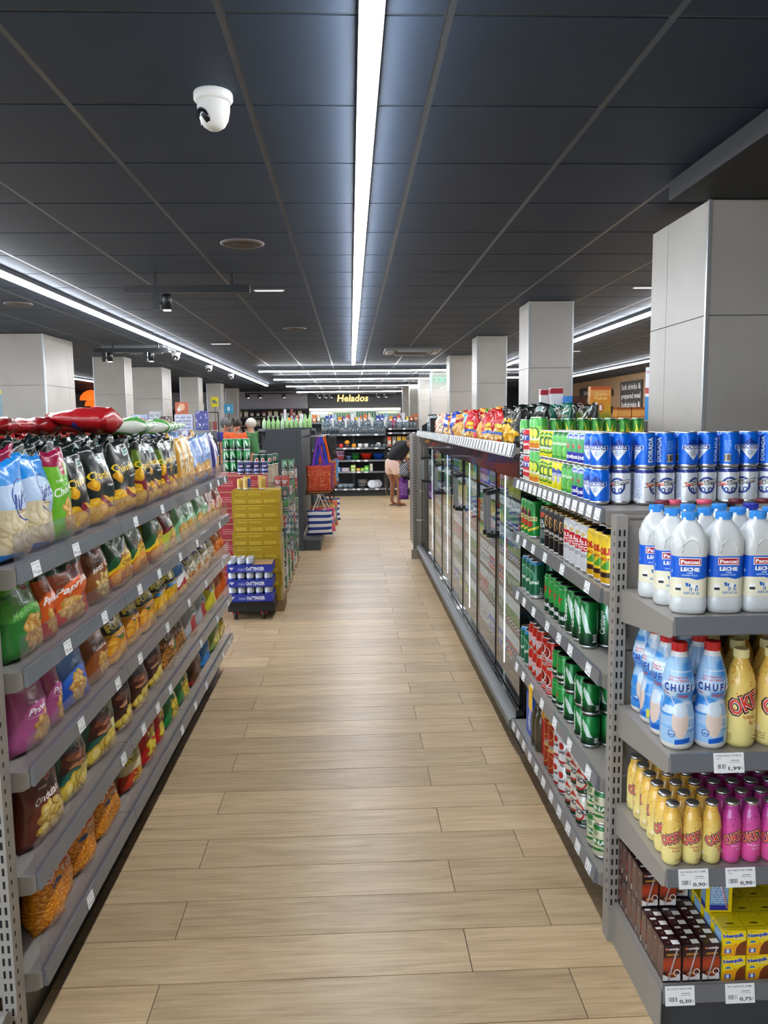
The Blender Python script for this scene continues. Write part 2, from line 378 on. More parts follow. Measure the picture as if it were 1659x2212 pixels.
# ceiling: dark boards laid in a bar grid
GX, GY = -.3208, 2.1948
ce = struct('ceiling', B(XL, XR, YB, YF, CZ+.03, CZ+.1), M_VOID, 'dark suspended ceiling of square boards in a metal bar grid', 'ceiling')
mb = MB()
i0, i1 = int((XL-GX)/.6)-1, int((XR-GX)/.6)+1; k0, k1 = int((YB-GY)/.6)-1, int((YF-GY)/.6)+1
for i in range(i0, i1+1):
    x = GX+.6*i
    if XL < x < XR: mb.box(x-.0125, x+.0125, YB, YF, CZ, CZ+.03, skip='t')
for k in range(k0, k1+1):
    y = GY+.6*k
    if YB < y < YF: mb.box(XL, XR, y-.009, y+.009, CZ+.002, CZ+.028, skip='t')
o = mb.obj('ceiling_bar', M_TBAR, ce); o['kind'] = 'stuff'
cells = []
for i in range(i0-1, i1+1):
    for k in range(k0-1, k1+1):
        x0, y0 = GX+.6*i, GY+.6*k
        if x0 < XL-.01 or x0+.6 > XR+.3 or y0 < YB-.01 or y0+.6 > YF+.3: continue
        xc = x0+.3; yc = y0+.3
        vis = 1.2 < yc and abs(xc-.04*yc) < .56*yc+.6
        cells.append((0 if vis else 1, math.hypot(xc, yc-1), x0, y0))
cells.sort(); meT = B(.0105, .5895, .0085, .5905, CZ-.001, CZ+.012).mesh('ceiling_tile', M_TILE); mb = MB()
for n, (v, d, x0, y0) in enumerate(cells):
    if n < 290: ob('ceiling_tile', meT, ce, (x0, y0, 0), None, (0, 0, 0))
    else: mb.box(x0+.0125, x0+.5875, y0+.0095, y0+.5905, CZ-.001, CZ+.012, skip='t')
o = mb.obj('ceiling_tile', M_TILE, ce); o['kind'] = 'stuff'

struct('ceiling_soffit', B(1.46, XR-.02, YB+.02, 3.645, 2.592, CZ-.003), M_SOFF, 'dark lowered ceiling box over the dairy end shelf', 'ceiling')

# walls
M_WGREY = mat('grey_wall_panel', '#8f8f97', .5); M_WDARK = mat('dark_wall', '#24272c', .6); M_WOODW = mat('wood_wall', '#a98a66', .6, vary=.08)
struct('wall_right', B(XR, XR+.1, YB, YF, 0, CZ+.1), M_WOODW, 'wood-coloured side wall carrying dark department signs', 'wall')
struct('wall_far', B(XL, XR, YF, YF+.1, 0, CZ+.1), M_WDARK, 'dark end wall behind the ice cream freezers', 'wall')
mb = MB()   # shop front behind the camera: glazed
mb.box(XL, XR, YB-.1, YB, 0, .35); mb.box(XL, XR, YB-.1, YB, 2.55, CZ+.1)
mb.box(-1.6, XR, YB-.1, YB, .35, 2.55)
for i in range(4): x = XL+(-1.6-XL-.1)*i/3; mb.box(x, x+.1, YB-.1, YB, .35, 2.55)
struct('wall_front', mb, mat('pale_front_wall', '#c9c6c0', .7), 'glazed shop front facing the pavement', 'wall')
mb = MB(); mb.box(XL-.1, XL, YB, YF, 0, .35); mb.box(XL-.1, XL, YB, YF, 2.55, CZ+.1); mb.box(XL-.1, XL, 16, YF, .35, 2.55)
for i in range(8): y = YB+19*i/7; mb.box(XL-.1, XL, y, y+.1, .35, 2.55)
struct('wall_left', mb, mat('pale_wall', '#a9a3ae', .6), 'pale side wall with windows beyond the pillars', 'wall')
struct('pavement', B(-30, 25, -30, 45, -.3, -.15), mat('pavement_grey', '#a9a59e', .8), 'pale pavement outside the shop windows', 'pavement')

# concrete-tiled pillars with metal corner strips
def pillar(x0, x1, y0, y1, z1, label):
    core = MB().box(x0+.012, x1-.012, y0+.012, y1-.012, 0, z1)
    p = struct('pillar', core, M_GROUT, label, 'pillar')
    zs = [(z, min(z+.6, z1)) for z in np.arange(-.32, z1, .6)]
    for z, zz in zs:
        z = max(z, 0.0)
        if zz < .8: continue
        g = .002
        B(x0+.012, x1-.012, y0, y0+.012, z+g, zz-g).obj('pillar_tile', M_CONC, p)
        n = 1 if (y1-y0) < .5 else 2
        for q in range(n):
            ya, yb = (y0+.012, y1-.012) if n == 1 else ((y0+.012, y1-.22), (y1-.22, y1-.012))[q]
            B(x0, x0+.012, ya+g, yb-g, z+g, zz-g).obj('pillar_tile', M_CONC, p); B(x1-.012, x1, ya+g, yb-g, z+g, zz-g).obj('pillar_tile', M_CONC, p)
    for x, y in ((x0-.002, y0-.002), (x1-.014, y0-.002)):
        B(x, x+.016, y, y+.016, .5, z1).obj('corner_strip', M_EDGE, p)
    return p
PR = [(1.63, 2.6, 3.6, 4.28), (1.63, 2.04, 7.2, 7.62), (1.63, 2.02, 10.15, 10.55), (1.65, 2.03, 13.1, 13.5), (1.66, 2.04, 16.1, 16.5), (1.66, 2.04, 19.0, 19.4), (1.66, 2.04, 22, 22.4), (1.66, 2.04, 25, 25.4)]
for n, q in enumerate(PR):
    pillar(*q, CZ-.004 if n else 2.59, 'broad concrete-tiled pillar rising behind the blue cans' if n == 0 else f'square concrete-tiled pillar, {ORD[n-1]} beyond the broad one behind the fridge row')
PLs = [(-4.75, -3.57, 9.5, 10.5), (-4.06, -3.57, 12.8, 13.25), (-4.35, -3.55, 15.25, 16.0), (-3.95, -3.52, 18.65, 19.2), (-3.9, -3.5, 21.8, 22.3), (-3.9, -3.5, 25, 25.4)]
for n, q in enumerate(PLs):
    pillar(*q, CZ-.004, 'broad concrete-tiled pillar beyond the crisp shelves' if n == 0 else f'square concrete-tiled pillar, {ORD[n-1]} beyond the broad one past the crisp shelves')

# ================================================================ ceiling lights and fittings
def strip(name, x0, x1, y0, y1, label, ztop=CZ-.001, w=.058):
    t = tag(empty(name, ((x0+x1)/2, (y0+y1)/2, ztop)), label, 'strip light')
    X, Y, Z = t.location; along = (y1-y0) > (x1-x0); Ln = (y1-y0) if along else (x1-x0); n = max(2, int(Ln/1.2))
    drop = CZ-.001-ztop
    def bx(mb, a0, a1, b, z0, z1):
        if along: mb.box(-b, b, a0-Ln/2, a1-Ln/2, z0, z1)
        else: mb.box(a0-Ln/2, a1-Ln/2, -b, b, z0, z1)
        return mb
    bx(MB(), 0, Ln, w/2+.004, -.035, 0).obj('housing', M_GREYD, t)
    mb = MB()
    for i in range(n): bx(mb, Ln*i/n, Ln*(i+1)/n, w/2, -.058, -.036)
    mb.obj('diffuser', M_LAMP, t)
    if drop > .03:
        for i in range(4):
            q = (i+.5)*Ln/4-Ln/2; c = MB(); c.box(q-.006, q+.006, -.006, .006, 0, drop) if not along else c.box(-.006, .006, q-.006, q+.006, 0, drop); c.obj('hanger', M_BLACK, t)
    return t
strip('strip_light', .038, .104, -2.6, 14.4, 'long straight white ceiling strip light running above the middle of the aisle')
strip('strip_light', -2.37, -2.30, -2.6, 22.6, 'long white ceiling strip light above the crisp shelving, ending before the far wall')
strip('strip_light', 2.93, 2.99, 3.75, 15.0, 'white ceiling strip light just beyond the row of pillars behind the fridge')
strip('strip_light', 5.38, 5.44, 6, 20.0, 'white ceiling strip light nearest the wood-coloured side wall')
strip('strip_light', -6.2, -6.14, 2, 20.0, 'white ceiling strip light over the area past the broad crisp-side pillar')
for i, y in enumerate((15.45, 18.45, 22.0, 26.3)):
    strip('strip_light', -1.75, 4.35, y-.03, y+.03, f'white strip light hung crosswise over the aisle end, {ORD[i]} along the aisle', CZ-.05)

def track(x0, x1, y, label, spots, z=2.55):
    t = tag(empty('spotlight_track', ((x0+x1)/2, y, z)), label, 'spotlight')
    h = (x1-x0)/2
    B(-h, h, -.024, .024, -.012, .04).obj('track', M_BLACK, t)
    for q in (-h*.5, h*.72): B(q-.01, q+.01, -.01, .01, .04, CZ-z).obj('hanger', M_BLACK, t)
    for s in spots:
        a = MB(); a.box(s-.025, s+.025, -.02, .02, -.13, 0); o = a.obj('adapter', M_BLACK, t)
        c = MB(); c.lathe([(.034, -.13), (.036, -.03), (.03, -.02)], 16, 0, s+.07, 0); h1 = c.obj('spot_head', M_BLACK, t)
        c = MB(); c.lathe([(.028, -.134), (.028, -.128)], 16, 0, s+.07, 0); c.obj('lens', M_SPOT, h1)
        B(s+.02, s+.05, -.008, .008, -.09, -.07).obj('joint', M_BLACK, h1)
track(-1.585, -.70, 5.79, 'black ceiling track with one spotlight near the crisp shelves', [-.22])
track(-3.3, -2.35, 10.5, 'black ceiling track with two spotlights between pillars past the crisp shelves', [-.35, .18])
track(-3.5, -1.6, 26.6, 'black ceiling track with spotlights near the far grey wall panel', [-.9, -.5, .3])
track(-1.2, 1.6, 27.2, 'black ceiling track with spotlights in front of the ice cream sign', [-1.3, -1.08, -.9, .72, .98])

def camera_dome(x, y, label, r=.06, rz=2.5):
    t = tag(empty('security_camera', (x, y, CZ-.001), rz), label, 'security camera')
    MB().lathe([(0, -.032), (r*.86, -.032), (r, -.022), (r, -.004), (r*.97, 0)], 28).obj('mounting_ring', M_WHITE, t)
    MB().lathe([(0, -.115), (r*.3, -.113), (r*.56, -.102), (r*.74, -.082), (r*.83, -.055), (r*.84, -.032)], 28, caps=False).obj('housing', M_WHITE, t)
    m = MB(); m.lathe([(0, .004), (r*.38, .002), (r*.5, -.006)], 20, 0); o = m.obj('lens', mat('camera_lens', '#10131c', .08), t, (r*.64, 0, -.084)); o.rotation_euler = (0, math.radians(122), 0); o.scale = (1, 1.2, 1)
    m = MB(); m.lathe([(0, -.112), (.006, -.112), (.006, -.03)], 8, 0); 
    return t
camera_dome(-.426, 2.70, 'white dome security camera on the ceiling above the crisp aisle', .063, -2.6)
for i, (x, y) in enumerate(((-2.62, 12.2), (-2.62, 15.0), (-2.6, 17.6))): camera_dome(x, y, f'small white dome security camera over the far crisp-side area, {ORD[i]} one along', .07, -1.6)

def vent(x, y, r, label):
    t = tag(empty('round_vent', (x, y, CZ-.001)), label, 'vent')
    MB().lathe([(r*.82, -.004), (r*.86, -.012), (r, -.004), (r, 0)], 32, caps=False).obj('rim', mat('vent_rim', '#6c6769', .4), t)
    for k in range(3): q = r*(.24+.24*k); MB().lathe([(q-.02, -.003), (q, -.009), (q+.008, -.003)], 28, caps=False).obj('cone', mat('vent_cone', '#4a4748', .5), t)
    B(-.01, .01, -.01, .01, -.006, 0).obj('hub', M_BLACK, t)
vent(-.625, 4.86, .13, 'round dark ceiling air vent between the security camera and the spotlight track')
vent(-.62, 9.2, .13, 'small round ceiling vent farther along the aisle near the middle strip light')
vent(-2.9, 7.2, .12, 'round dark ceiling vent on the far side of the long strip above the crisps')
def slot(x, y, w, label):
    t = tag(empty('ceiling_lamp', (x, y, CZ-.001)), label, 'ceiling lamp')
    B(-w/2-.012, w/2+.012, -.022, .022, -.006, 0).obj('frame', M_WHITE, t); B(-w/2, w/2, -.012, .012, -.009, -.006).obj('diffuser', mat('dim_lamp', '#dddddd', .4, emit='#ffffff', es=.7), t)
slot(-.64, 6.55, .22, 'small white emergency light bar on the ceiling past the spotlight track')
slot(2.45, 6.5, .22, 'small white emergency light bar on the ceiling beyond the broad pillar')
slot(-1.73, 10.9, .24, 'small white emergency light bar on the ceiling beside the long crisp-side strip')
slot(3.5, 12.5, .3, 'small emergency light bar between the two far side strip lights')

def cassette(x, y, s, label):
    t = tag(empty('air_conditioner', (x, y, CZ-.001)), label, 'air conditioner')
    MB().box(-s/2, s/2, -s/2, s/2, -.03, 0).obj('panel', mat('ac_grey', '#74787d', .4), t)
    MB().box(-s*.3, s*.3, -s*.3, s*.3, -.04, -.03).obj('grille', mat('ac_dark', '#2c2d30', .5), t)
    for a in range(4):
        f = MB(); f.prism([(-s*.3, -.03), (s*.3, -.03), (s*.27, -.055), (-s*.27, -.055)], 'y', -s*.46, -s*.36); o = f.obj('flap', mat('ac_flap', '#9a9da0', .4), t); o.rotation_euler = (0, 0, a*PI/2)
cassette(.95, 12.1, .84, 'square dark ceiling air conditioner over the fridge end of the aisle')
cassette(-2.95, 11.4, .84, 'square dark ceiling air conditioner between the strip light and the crisp-side pillars')
# ================================================================ shelving kit
# local frame: runs along +x from 0 to L, front face towards -y, back at y = D
def price_art(name, title, price, sub=''):
    a = Art(200, 128, '#f2f5f8', 1.56)
    a.text(title, .5, .86, .085, '#6a6d78', w=.84, bold=.012)
    if sub: a.text(sub, .16, .72, .05, '#8a8d96', w=.16)
    a.rect(.56, .60, .84, .64, '#a0a4aa'); a.rect(.52, .51, .86, .54, '#b4b7bc')
    a.bars(.10, .40, .18, .46, '#50535e', '#f2f5f8')
    if price: a.text(price, .68, .22, .17, '#3a3e48', w=.40, bold=.02); a.text('€', .94, .22, .13, '#9a9ea6', w=.05)
    return print_mat(name, a, .45)
P_GEN = [price_art('price_card_a', 'PATATAS FRITAS 150G', '2,50'), price_art('price_card_b', 'CERVEZA LATA 33CL', '1,05'), price_art('price_card_c', 'SNACK MAIZ 120G', '1,99')]
P_MILK = price_art('price_card_milk', 'LECHE SEM.PASCUAL BOT-1,2L-PE', '1,60', 'PASCUAL')
P_HORCH = price_art('price_card_horchata', 'HORCHATA CHUFI 1L', '1,99', 'CHUFI')
P_VAN = price_art('price_card_vanilla', 'BAT.VAINILL.OKEY 200ML', '0,90', 'OKEY')
P_FRE = price_art('price_card_strawberry', 'BAT.FRESA OKEY 200ML', '0,90', 'OKEY')
P_CAC = price_art('price_card_cocoa', 'BAT.CACAO UNIDE 200ML', '0,30')
P_NES = price_art('price_card_shake', 'BAT.NESQUIK 200ML', '0,75')
FULL = {'f': (0, 0, 1, 1)}
_lab = {}
def card_mesh(m, w, h):
    k = (m.name, w, h)
    if k not in _lab: _lab[k] = B(-w/2, w/2, -.0012, 0, -h/2, h/2, {'f': 0, '': 1}, FULL).mesh('price_label', [m, M_WHITE])
    return _lab[k]
def upright_mesh(h, w=.034, d=.05, step=.033):
    mb = B(-w/2, w/2, 0, d, 0, h)
    z = .12
    while z < h-.05:
        for q in (-.007, .007): mb.box(q-.0028, q+.0028, -.0006, .0004, z, z+.019, 1)
        mb.box(-w/2-.0006, -w/2+.0004, d*.3, d*.4, z, z+.012, 1); mb.box(w/2-.0004, w/2+.0006, d*.3, d*.4, z, z+.012, 1)
        z += step
    return mb.mesh('upright', [M_GREY, M_HOLE])
def gondola(label, loc, rz, mods, D, levels, top, steel=M_GREY, railh=.045, guard=0.0, cards=None, backh=None, kick=.09, brackets=True, kickm=None, name='shelving_unit', posts=True, backpanel=True, cardw=(.052, .036), uprightat=None, shelfD=None, cat='shelving'):
    """mods: x positions of module joints; levels: bottom edge of each price rail, top first; cards(level, module, length) -> [(x, material)]"""
    t = tag(empty(name, (loc[0], loc[1], 0), rz), label, cat)
    L = mods[-1]-mods[0]; backh = backh or top
    if backpanel:
        z = .12
        while z < backh-.01:
            zz = min(z+.4, backh); B(mods[0]+.005, mods[-1]-.005, D-.02, D-.008, z+.004, zz-.004).obj('back_panel', steel, t); z = zz
    if posts:
        um = upright_mesh(backh)
        for x in mods: ob('upright', um, t, (x+(0 if x not in (mods[0], mods[-1]) else (.0 if x == mods[0] else 0)), D-.055, 0))
    # plinth
    B(mods[0]+.004, mods[-1]-.004, kick, kick+.015, 0, levels[-1]-.004).obj('plinth', kickm or (M_BLACK if steel is M_GREY else steel), t)
    for n, z in enumerate(levels):
        d0 = D if shelfD is None or n == len(levels)-1 else min(D, shelfD)
        for a, b in zip(mods[:-1], mods[1:]):
            s = MB().box(a+.003, b-.003, .004, D-.058, z+.022, z+.036)
            s.box(a+.003, b-.003, .004, .016, z+.004, z+.022)
            s.prism([(.004, z+.036), (.004, z-.002), (.02, z-.012), (D-.058, z-.062), (D-.058, z+.036)], 'x', a+.0004, a+.0029) if brackets and (a == mods[0] or brackets == 2) else None
            s.prism([(.004, z+.036), (.004, z-.002), (.02, z-.012), (D-.058, z-.062), (D-.058, z+.036)], 'x', b-.0029, b-.0004) if brackets and (b == mods[-1] or brackets == 2) else None
            sh = s.obj('shelf', steel, t)
            pr = MB().prism([(.003, z+railh), (-.004, z+railh), (-.011, z+.004), (-.008, z), (.003, z)], 'x', a+.002, b-.002).obj('price_rail', M_RAIL, sh)
            if guard: MB().box(a+.004, b-.004, .006, .0085, z+.036, z+.036+guard).obj('guard', M_ACRYL, sh)
            for x, m in (cards(n, a, b) if cards else ()):
                o = ob('price_label', card_mesh(m, *cardw), sh, (x, -.0085, z+railh/2), rot=(math.radians(-9.7), 0, 0))
    return t
def to_world(loc, rz, x, y, z):
    c, s = math.cos(rz), math.sin(rz); return (loc[0]+c*x-s*y, loc[1]+s*x+c*y, z)

# ================================================================ products
def bag_mesh(name, m, w, h, d, seed=0, crush=.5, nx=12, ny=16):
    """pillow bag standing on z = 0, front towards -y, sealed ends top and bottom"""
    R = random.Random(seed); ph = [R.uniform(0, 6.28) for _ in range(10)]; mb = MB()
    def P(u, v, s):
        fx = max(0.0, 1-abs(u)**2.6)**.50; fz = min(1.0, max(v, 0)/.09)**.5*min(1.0, max(.985-v, 0)/.42)**.6
        wob = 1+crush*(.14*math.sin(5*u+ph[0]+3*v)+.12*math.sin(9*v+ph[1]+2*u)+.08*math.sin(13*u-7*v+ph[2]))
        y = s*d/2*fx*fz*wob*(1.0-.25*v)
        ed = 1-.10*math.sin(PI*v)+crush*.03*math.sin(11*v+ph[3])
        x = u*w/2*ed*(1-.06*max(0, v-.75)*4*crush)
        z = v*h+crush*.012*math.sin(3*u+ph[4])*v+(.004*math.sin(24*u+ph[5]) if v > .97 else 0)
        lean = (v**2)*.06*h*math.sin(ph[6])*crush+crush*.05*max(0, v-.82)*math.sin(4*u+ph[7])*2.0
        if v > .92: y += crush*.012*math.sin(7*u+ph[8])
        y += crush*.004*s*(math.sin(17*u+9*v+ph[9])+math.sin(21*v-6*u+ph[3]))*fx*fz
        return (x, y+lean, z)
    for s in (-1, 1):
        b = len(mb.v)
        for j in range(ny+1):
            for i in range(nx+1): mb.v.append(P(-1+2*i/nx, j/ny, s))
        for j in range(ny):
            for i in range(nx):
                q = (b+j*(nx+1)+i, b+j*(nx+1)+i+1, b+(j+1)*(nx+1)+i+1, b+(j+1)*(nx+1)+i)
                u0, u1 = i/nx, (i+1)/nx
                if s > 0: u0, u1 = 1-u0, 1-u1
                mb.face(q, 0, [(u0, j/ny), (u1, j/ny), (u1, (j+1)/ny), (u0, (j+1)/ny)], True)
    me = mb.mesh(name, m)
    bm = bmesh.new(); bm.from_mesh(me); bmesh.ops.remove_doubles(bm, verts=bm.verts, dist=.0004); bmesh.ops.recalc_face_normals(bm, faces=bm.faces); bm.to_mesh(me); bm.free()
    return me
BAGM = {}
def bag(key, base, w, h, d, loc, rz, where, order, group, seed=0, rot=None, crush=.5, cat='crisp bag', name='crisp_bag'):
    k = (key, w, h, d, seed % 3, crush)
    if k not in BAGM: BAGM[k] = bag_mesh(name, MATS[key], w, h, d, seed % 3+len(BAGM)*7, crush)
    o = ob(name, BAGM[k], None, loc, rz, rot)
    if where: queue(o, base, where, cat, order, group)
    return o
FOIL = dict(rough=.28, coat=.2, bump=(26, .30, .012))
def A_bag(name, bg, ops, px=300, py=408):
    a = Art(px, py, bg, px/py)
    for op in ops: getattr(a, op[0])(*op[1:-1] if isinstance(op[-1], dict) else op[1:], **(op[-1] if isinstance(op[-1], dict) else {}))
    a.rect(0, 0, 1, .02, bg); print_mat(name, a, **FOIL); return name

# cans ------------------------------------------------------------
def can_mesh(m, r=.033, h=.115, n=24, lid=None):
    mb = MB()
    pb = [(r*.80, 0), (r*.86, .003), (r, .012)]; pm = [(r, .012), (r, h-.015)]; pt = [(r, h-.015), (r*.83, h-.003)]
    f0, f1 = 0.0, 1.0
    mb.lathe(pb, n, 1, smooth=True)
    k = len(mb.v)
    mb.lathe(pm+[(r*.84, h-.0035)], n, 0, caps=False, uvf=lambda a, q: ((a+.75) % 1.0, (0, .93, 1)[q]))
    me = mb.mesh('can', [m, M_ALU])
    # mend the uv seam
    uv = me.uv_layers[0].data
    for p in me.polygons:
        us = [uv[l].uv[0] for l in p.loop_indices]
        if max(us)-min(us) > .5:
            for l in p.loop_indices:
                if uv[l].uv[0] < .5: uv[l].uv[0] += 1.0
    return me
def lid_mesh(r, h, m):
    mb = MB().lathe([(r*.84, h-.0036), (r*.855, h), (r*.80, h), (r*.77, h-.004), (0, h-.004)], 24, 0, smooth=True, caps=False)
    mb.box(-.006, .006, -.004, .016, h-.004, h-.0022); mb.lathe([(.009, h-.0039), (.009, h-.0032)], 10, 0, 0, -.010)
    return mb.mesh('lid', m)
M_LIDB = mat('dark_lid', '#22262b', .25, metal=.7); M_LIDG = mat('gold_lid', '#c9a868', .25, metal=.9)
CANM = {}
def can(key, base, loc, rz, where, order, group, r=.033, h=.115, lid=M_ALU, cat='drink can', name='drink_can', lo=False):
    k = (key, r, h)
    if k not in CANM:
        c = can_mesh(MATS[key], r, h, 12 if lo else 24)
        for im in (MATS[key].node_tree.nodes,):
            for nd in im:
                if nd.type == 'TEX_IMAGE': nd.extension = 'REPEAT'
        CANM[k] = c
    kl = ('lid', r, h, lid.name)
    if kl not in CANM: CANM[kl] = lid_mesh(r, h, lid)
    o = ob(name, CANM[k], None, loc, rz); ob('lid', CANM[kl], o)
    queue(o, base, where, cat, order, group)
    return o
CANF = dict(rough=.30, metal=.25, coat=.15)
def A_can(name, bg, ops, px=320, py=176, tall=False):
    """label centre (facing -y) is at x = .5"""
    asp = .2073/(.163 if tall else .112)
    a = Art(px, 248 if tall else py, bg, asp)
    for op in ops: getattr(a, op[0])(*op[1:-1] if isinstance(op[-1], dict) else op[1:], **(op[-1] if isinstance(op[-1], dict) else {}))
    print_mat(name, a, **CANF); return name
Dk = dict
# ---- crisp bag artwork
CH = ('#b98236', '#dcab5a', '#efcb84'); YC = ('#d0920f', '#f0b420', '#fbcc48')
def flower(x, y, r, n=46): return [('chips', x, y, r, r*.95, n, CH, r*.42, .5)]
def brandmark(x, y): return [('ell', x, y, .085, .10, '#e8b8b0'), ('ell', x, y, .078, .092, '#b5182a'), ('text', 'FRIT', x, y+.025, .045, '#ffffff', Dk(w=.15)), ('text', 'RAVICH', x, y-.035, .028, '#ffffff', Dk(w=.17))]
def fr(name, bg, top, title, ty, food, titlec='#ffffff', w=.66, extra=()):
    return A_bag(name, bg, [('rect', 0, .84, 1, 1, top)]+brandmark(.55, .82)+[('text', 'CHIPS', .36, ty+.10, .026, titlec, Dk(w=.2)), ('text', title, .47, ty, .085, titlec, Dk(w=w, slant=.35, rot=.12, bold=.015))]+food+list(extra))
A_bag('bag_light', '#bcd6f4', [('rect', 0, 0, 1, .10, '#1b84dc'), ('grad', .10, .52, '#dccfae', '#d8cba9'), ('chips', .5, .31, .42, .19, 60, ('#c7b78e', '#e0d3ae', '#efe6ca'), .10, .5), ('rect', 0, .52, 1, .80, '#b9d3f2'), ('poly', [(0, .74), (.5, .78), (1, .74), (1, 1), (0, 1)], '#1d8ee6'), ('ring', .62, .60, .20, .008, '#1b3f9a'), ('rect', .66, .40, 1, .52, '#b9d3f2'), ('text', 'light', .58, .62, .12, '#203f96', Dk(w=.5, slant=.4, rot=.1)), ('text', 'Cubierta', .55, .50, .03, '#9a6a4a', Dk(w=.3))])
fr('bag_cheese', '#6db92e', '#9c1545', 'Cheese', .58, flower(.55, .30, .17))
cf = [('chips', .16, .50, .05, .04, 3, YC, .09, .8), ('chips', .35, .22, .33, .16, 22, YC, .11, .75), ('poly', [(.28, .42), (.95, .14), (.95, .05), (.28, .33)], '#8c1226'), ('chips', .52, .08, .40, .07, 10, YC, .10, .7), ('poly', [(.50, .80), (.78, .83), (.76, .92), (.52, .90)], '#e9f2ef'), ('poly', [(.53, .82), (.75, .845), (.735, .905), (.55, .89)], '#2f7f74'), ('text', 'funny-frisch', .64, .865, .022, '#ffffff', Dk(w=.18, rot=.1))]
A_bag('bag_black', '#101c1a', cf+[('text', 'Chipsfrisch', .52, .66, .10, '#f6cf1c', Dk(w=.92, rot=.06, bold=.012)), ('text', 'ungarisch', .72, .53, .034, '#ffffff', Dk(w=.34))])
A_bag('bag_black2', '#131a18', [('rect', 0, 0, .3, .5, '#7e1024'), ('rect', 0, .6, .3, .85, '#5b7a1e')]+cf+[('text', 'Chipsfrisch', .5, .64, .10, '#f6cf1c', Dk(w=.92, bold=.012)), ('text', 'oriental', .66, .52, .03, '#ffffff', Dk(w=.3))])
def stripes(name, a, b, chipy=.3, t='CHIPS', tc='#9a6a1e', ex=()): return A_bag(name, a, [('rect', x, 0, x+.10, 1, b) for x in (.05, .32, .60, .86)]+[('chips', .5, chipy, .30, .14, 18, CH, .11, .7), ('text', t, .5, .58, .06, tc, Dk(w=.5)), ('text', 'PATATAS', .5, .70, .04, tc, Dk(w=.5))]+list(ex))
stripes('bag_cream', '#f1e3c2', '#d9a23f'); stripes('bag_sky', '#9db8e6', '#6f93d2', t='JUAN', tc='#3c5aa0'); stripes('bag_navy', '#d8d4e4', '#3b3a86', t='JUAN', tc='#2a2a70')
stripes('bag_mint', '#b9dcbb', '#7fb98a', tc='#2f6a48'); stripes('bag_rose', '#e8c6bb', '#cf8378', tc='#9c3a34')
A_bag('bag_greenstripe', '#eef6ea', [('rect', 0, y, 1, y+.07, '#5fae55') for y in (.05, .22, .39, .56, .73, .90)]+[('chips', .5, .5, .2, .1, 8, CH, .1, .7)])
fr('bag_medit', '#2f7a33', '#5cb82c', 'Mediterranean', .60, [('rect', 0, .5, 1, .80, '#55a83a', .7)]+flower(.50, .28, .19), w=.8)
A_bag('bag_paprika', '#e2601c', [('rect', 0, .82, 1, 1, '#173f2a'), ('rect', 0, 0, 1, .26, '#d32a1a')]+brandmark(.5, .76)+[('text', 'CHIPS', .26, .68, .026, '#ffffff', Dk(w=.2)), ('text', 'Paprika', .46, .58, .10, '#ffffff', Dk(w=.74, slant=.35, rot=.15, bold=.02)), ('ell', .66, .36, .07, .06, '#a3301c'), ('chips', .40, .25, .24, .14, 60, CH, .075, .55)])
fr('bag_rustic', '#8f5424', '#4f2412', 'Rustic Cut', .60, [('chips', .5, .30, .30, .20, 34, ('#9a7430', '#d8b669', '#efdca0'), .09, .6)], w=.7)
A_bag('bag_ofen', '#f0c81c', [('poly', [(0, .3), (.45, .62), (.3, 1), (0, 1)], '#1f5a32'), ('poly', [(.45, .62), (1, .85), (1, 1), (.3, 1)], '#2a6b3a'), ('poly', [(0, 0), (.5, 0), (0, .3)], '#a51f34'), ('chips', .5, .22, .34, .13, 12, ('#b9661c', '#e8952c', '#f6b854'), .13, .75), ('text', 'Ofen', .52, .60, .11, '#7c2314', Dk(w=.55, slant=.3, rot=.2)), ('text', 'Chips', .6, .48, .07, '#7c2314', Dk(w=.4, slant=.3, rot=.2)), ('ell', .8, .32, .05, .05, '#f2f2ee')])
A_bag('bag_ofen2', '#c9d24a', [('poly', [(0, .4), (1, .7), (1, 1), (0, 1)], '#7c1424'), ('rect', .2, .55, .9, .75, '#1d3a22'), ('chips', .5, .25, .34, .16, 16, CH, .11, .75), ('text', 'Linsen', .52, .64, .08, '#f0e05a', Dk(w=.55, slant=.3, rot=.1))])
fr('bag_prawn', '#b0558a', '#f08a1c', 'Prawn', .54, flower(.55, .28, .18), w=.55, extra=[('line', .2, .44, .85, .46, .006, '#f0d0e0')])
fr('bag_salt', '#1c50b8', '#143f9c', 'Salt & Vinegar', .62, [('grad', .3, .8, '#1c50b8', '#4a86d8')]+flower(.50, .32, .19)+[('ell', .84, .46, .05, .07, '#8a2230')], w=.85)
fr('bag_roast', '#8e4a18', '#f09a1c', 'Roast', .60, flower(.6, .28, .17), w=.5)
RF = [('rect', 0, .60, 1, 1, '#10160f'), ('poly', [(0, .5), (1, .62), (1, .58), (0, .46)], '#9c1a22')]
A_bag('bag_riffel', '#d9a020', RF+[('rect', 0, .30, .5, .5, '#4a7a2a'), ('ell', .7, .40, .08, .09, '#a8242a'), ('chips', .45, .20, .42, .18, 10, ('#b9741a', '#f2a326', '#fbc250'), .19, .8), ('text', 'Riffels', .5, .74, .14, '#f0d850', Dk(w=.86, rot=.08, bold=.03)), ('text', 'Chili & Paprika', .5, .54, .03, '#ffffff', Dk(w=.5, rot=.1))])
A_bag('bag_riffel2', '#e6b92a', RF+[('rect', .1, .50, .9, .58, '#2a8fd0'), ('chips', .5, .22, .42, .20, 9, YC, .19, .8), ('text', 'Riffels', .5, .74, .14, '#f4e23a', Dk(w=.86, bold=.03)), ('text', 'Naturell', .5, .54, .035, '#ffffff', Dk(w=.4))])
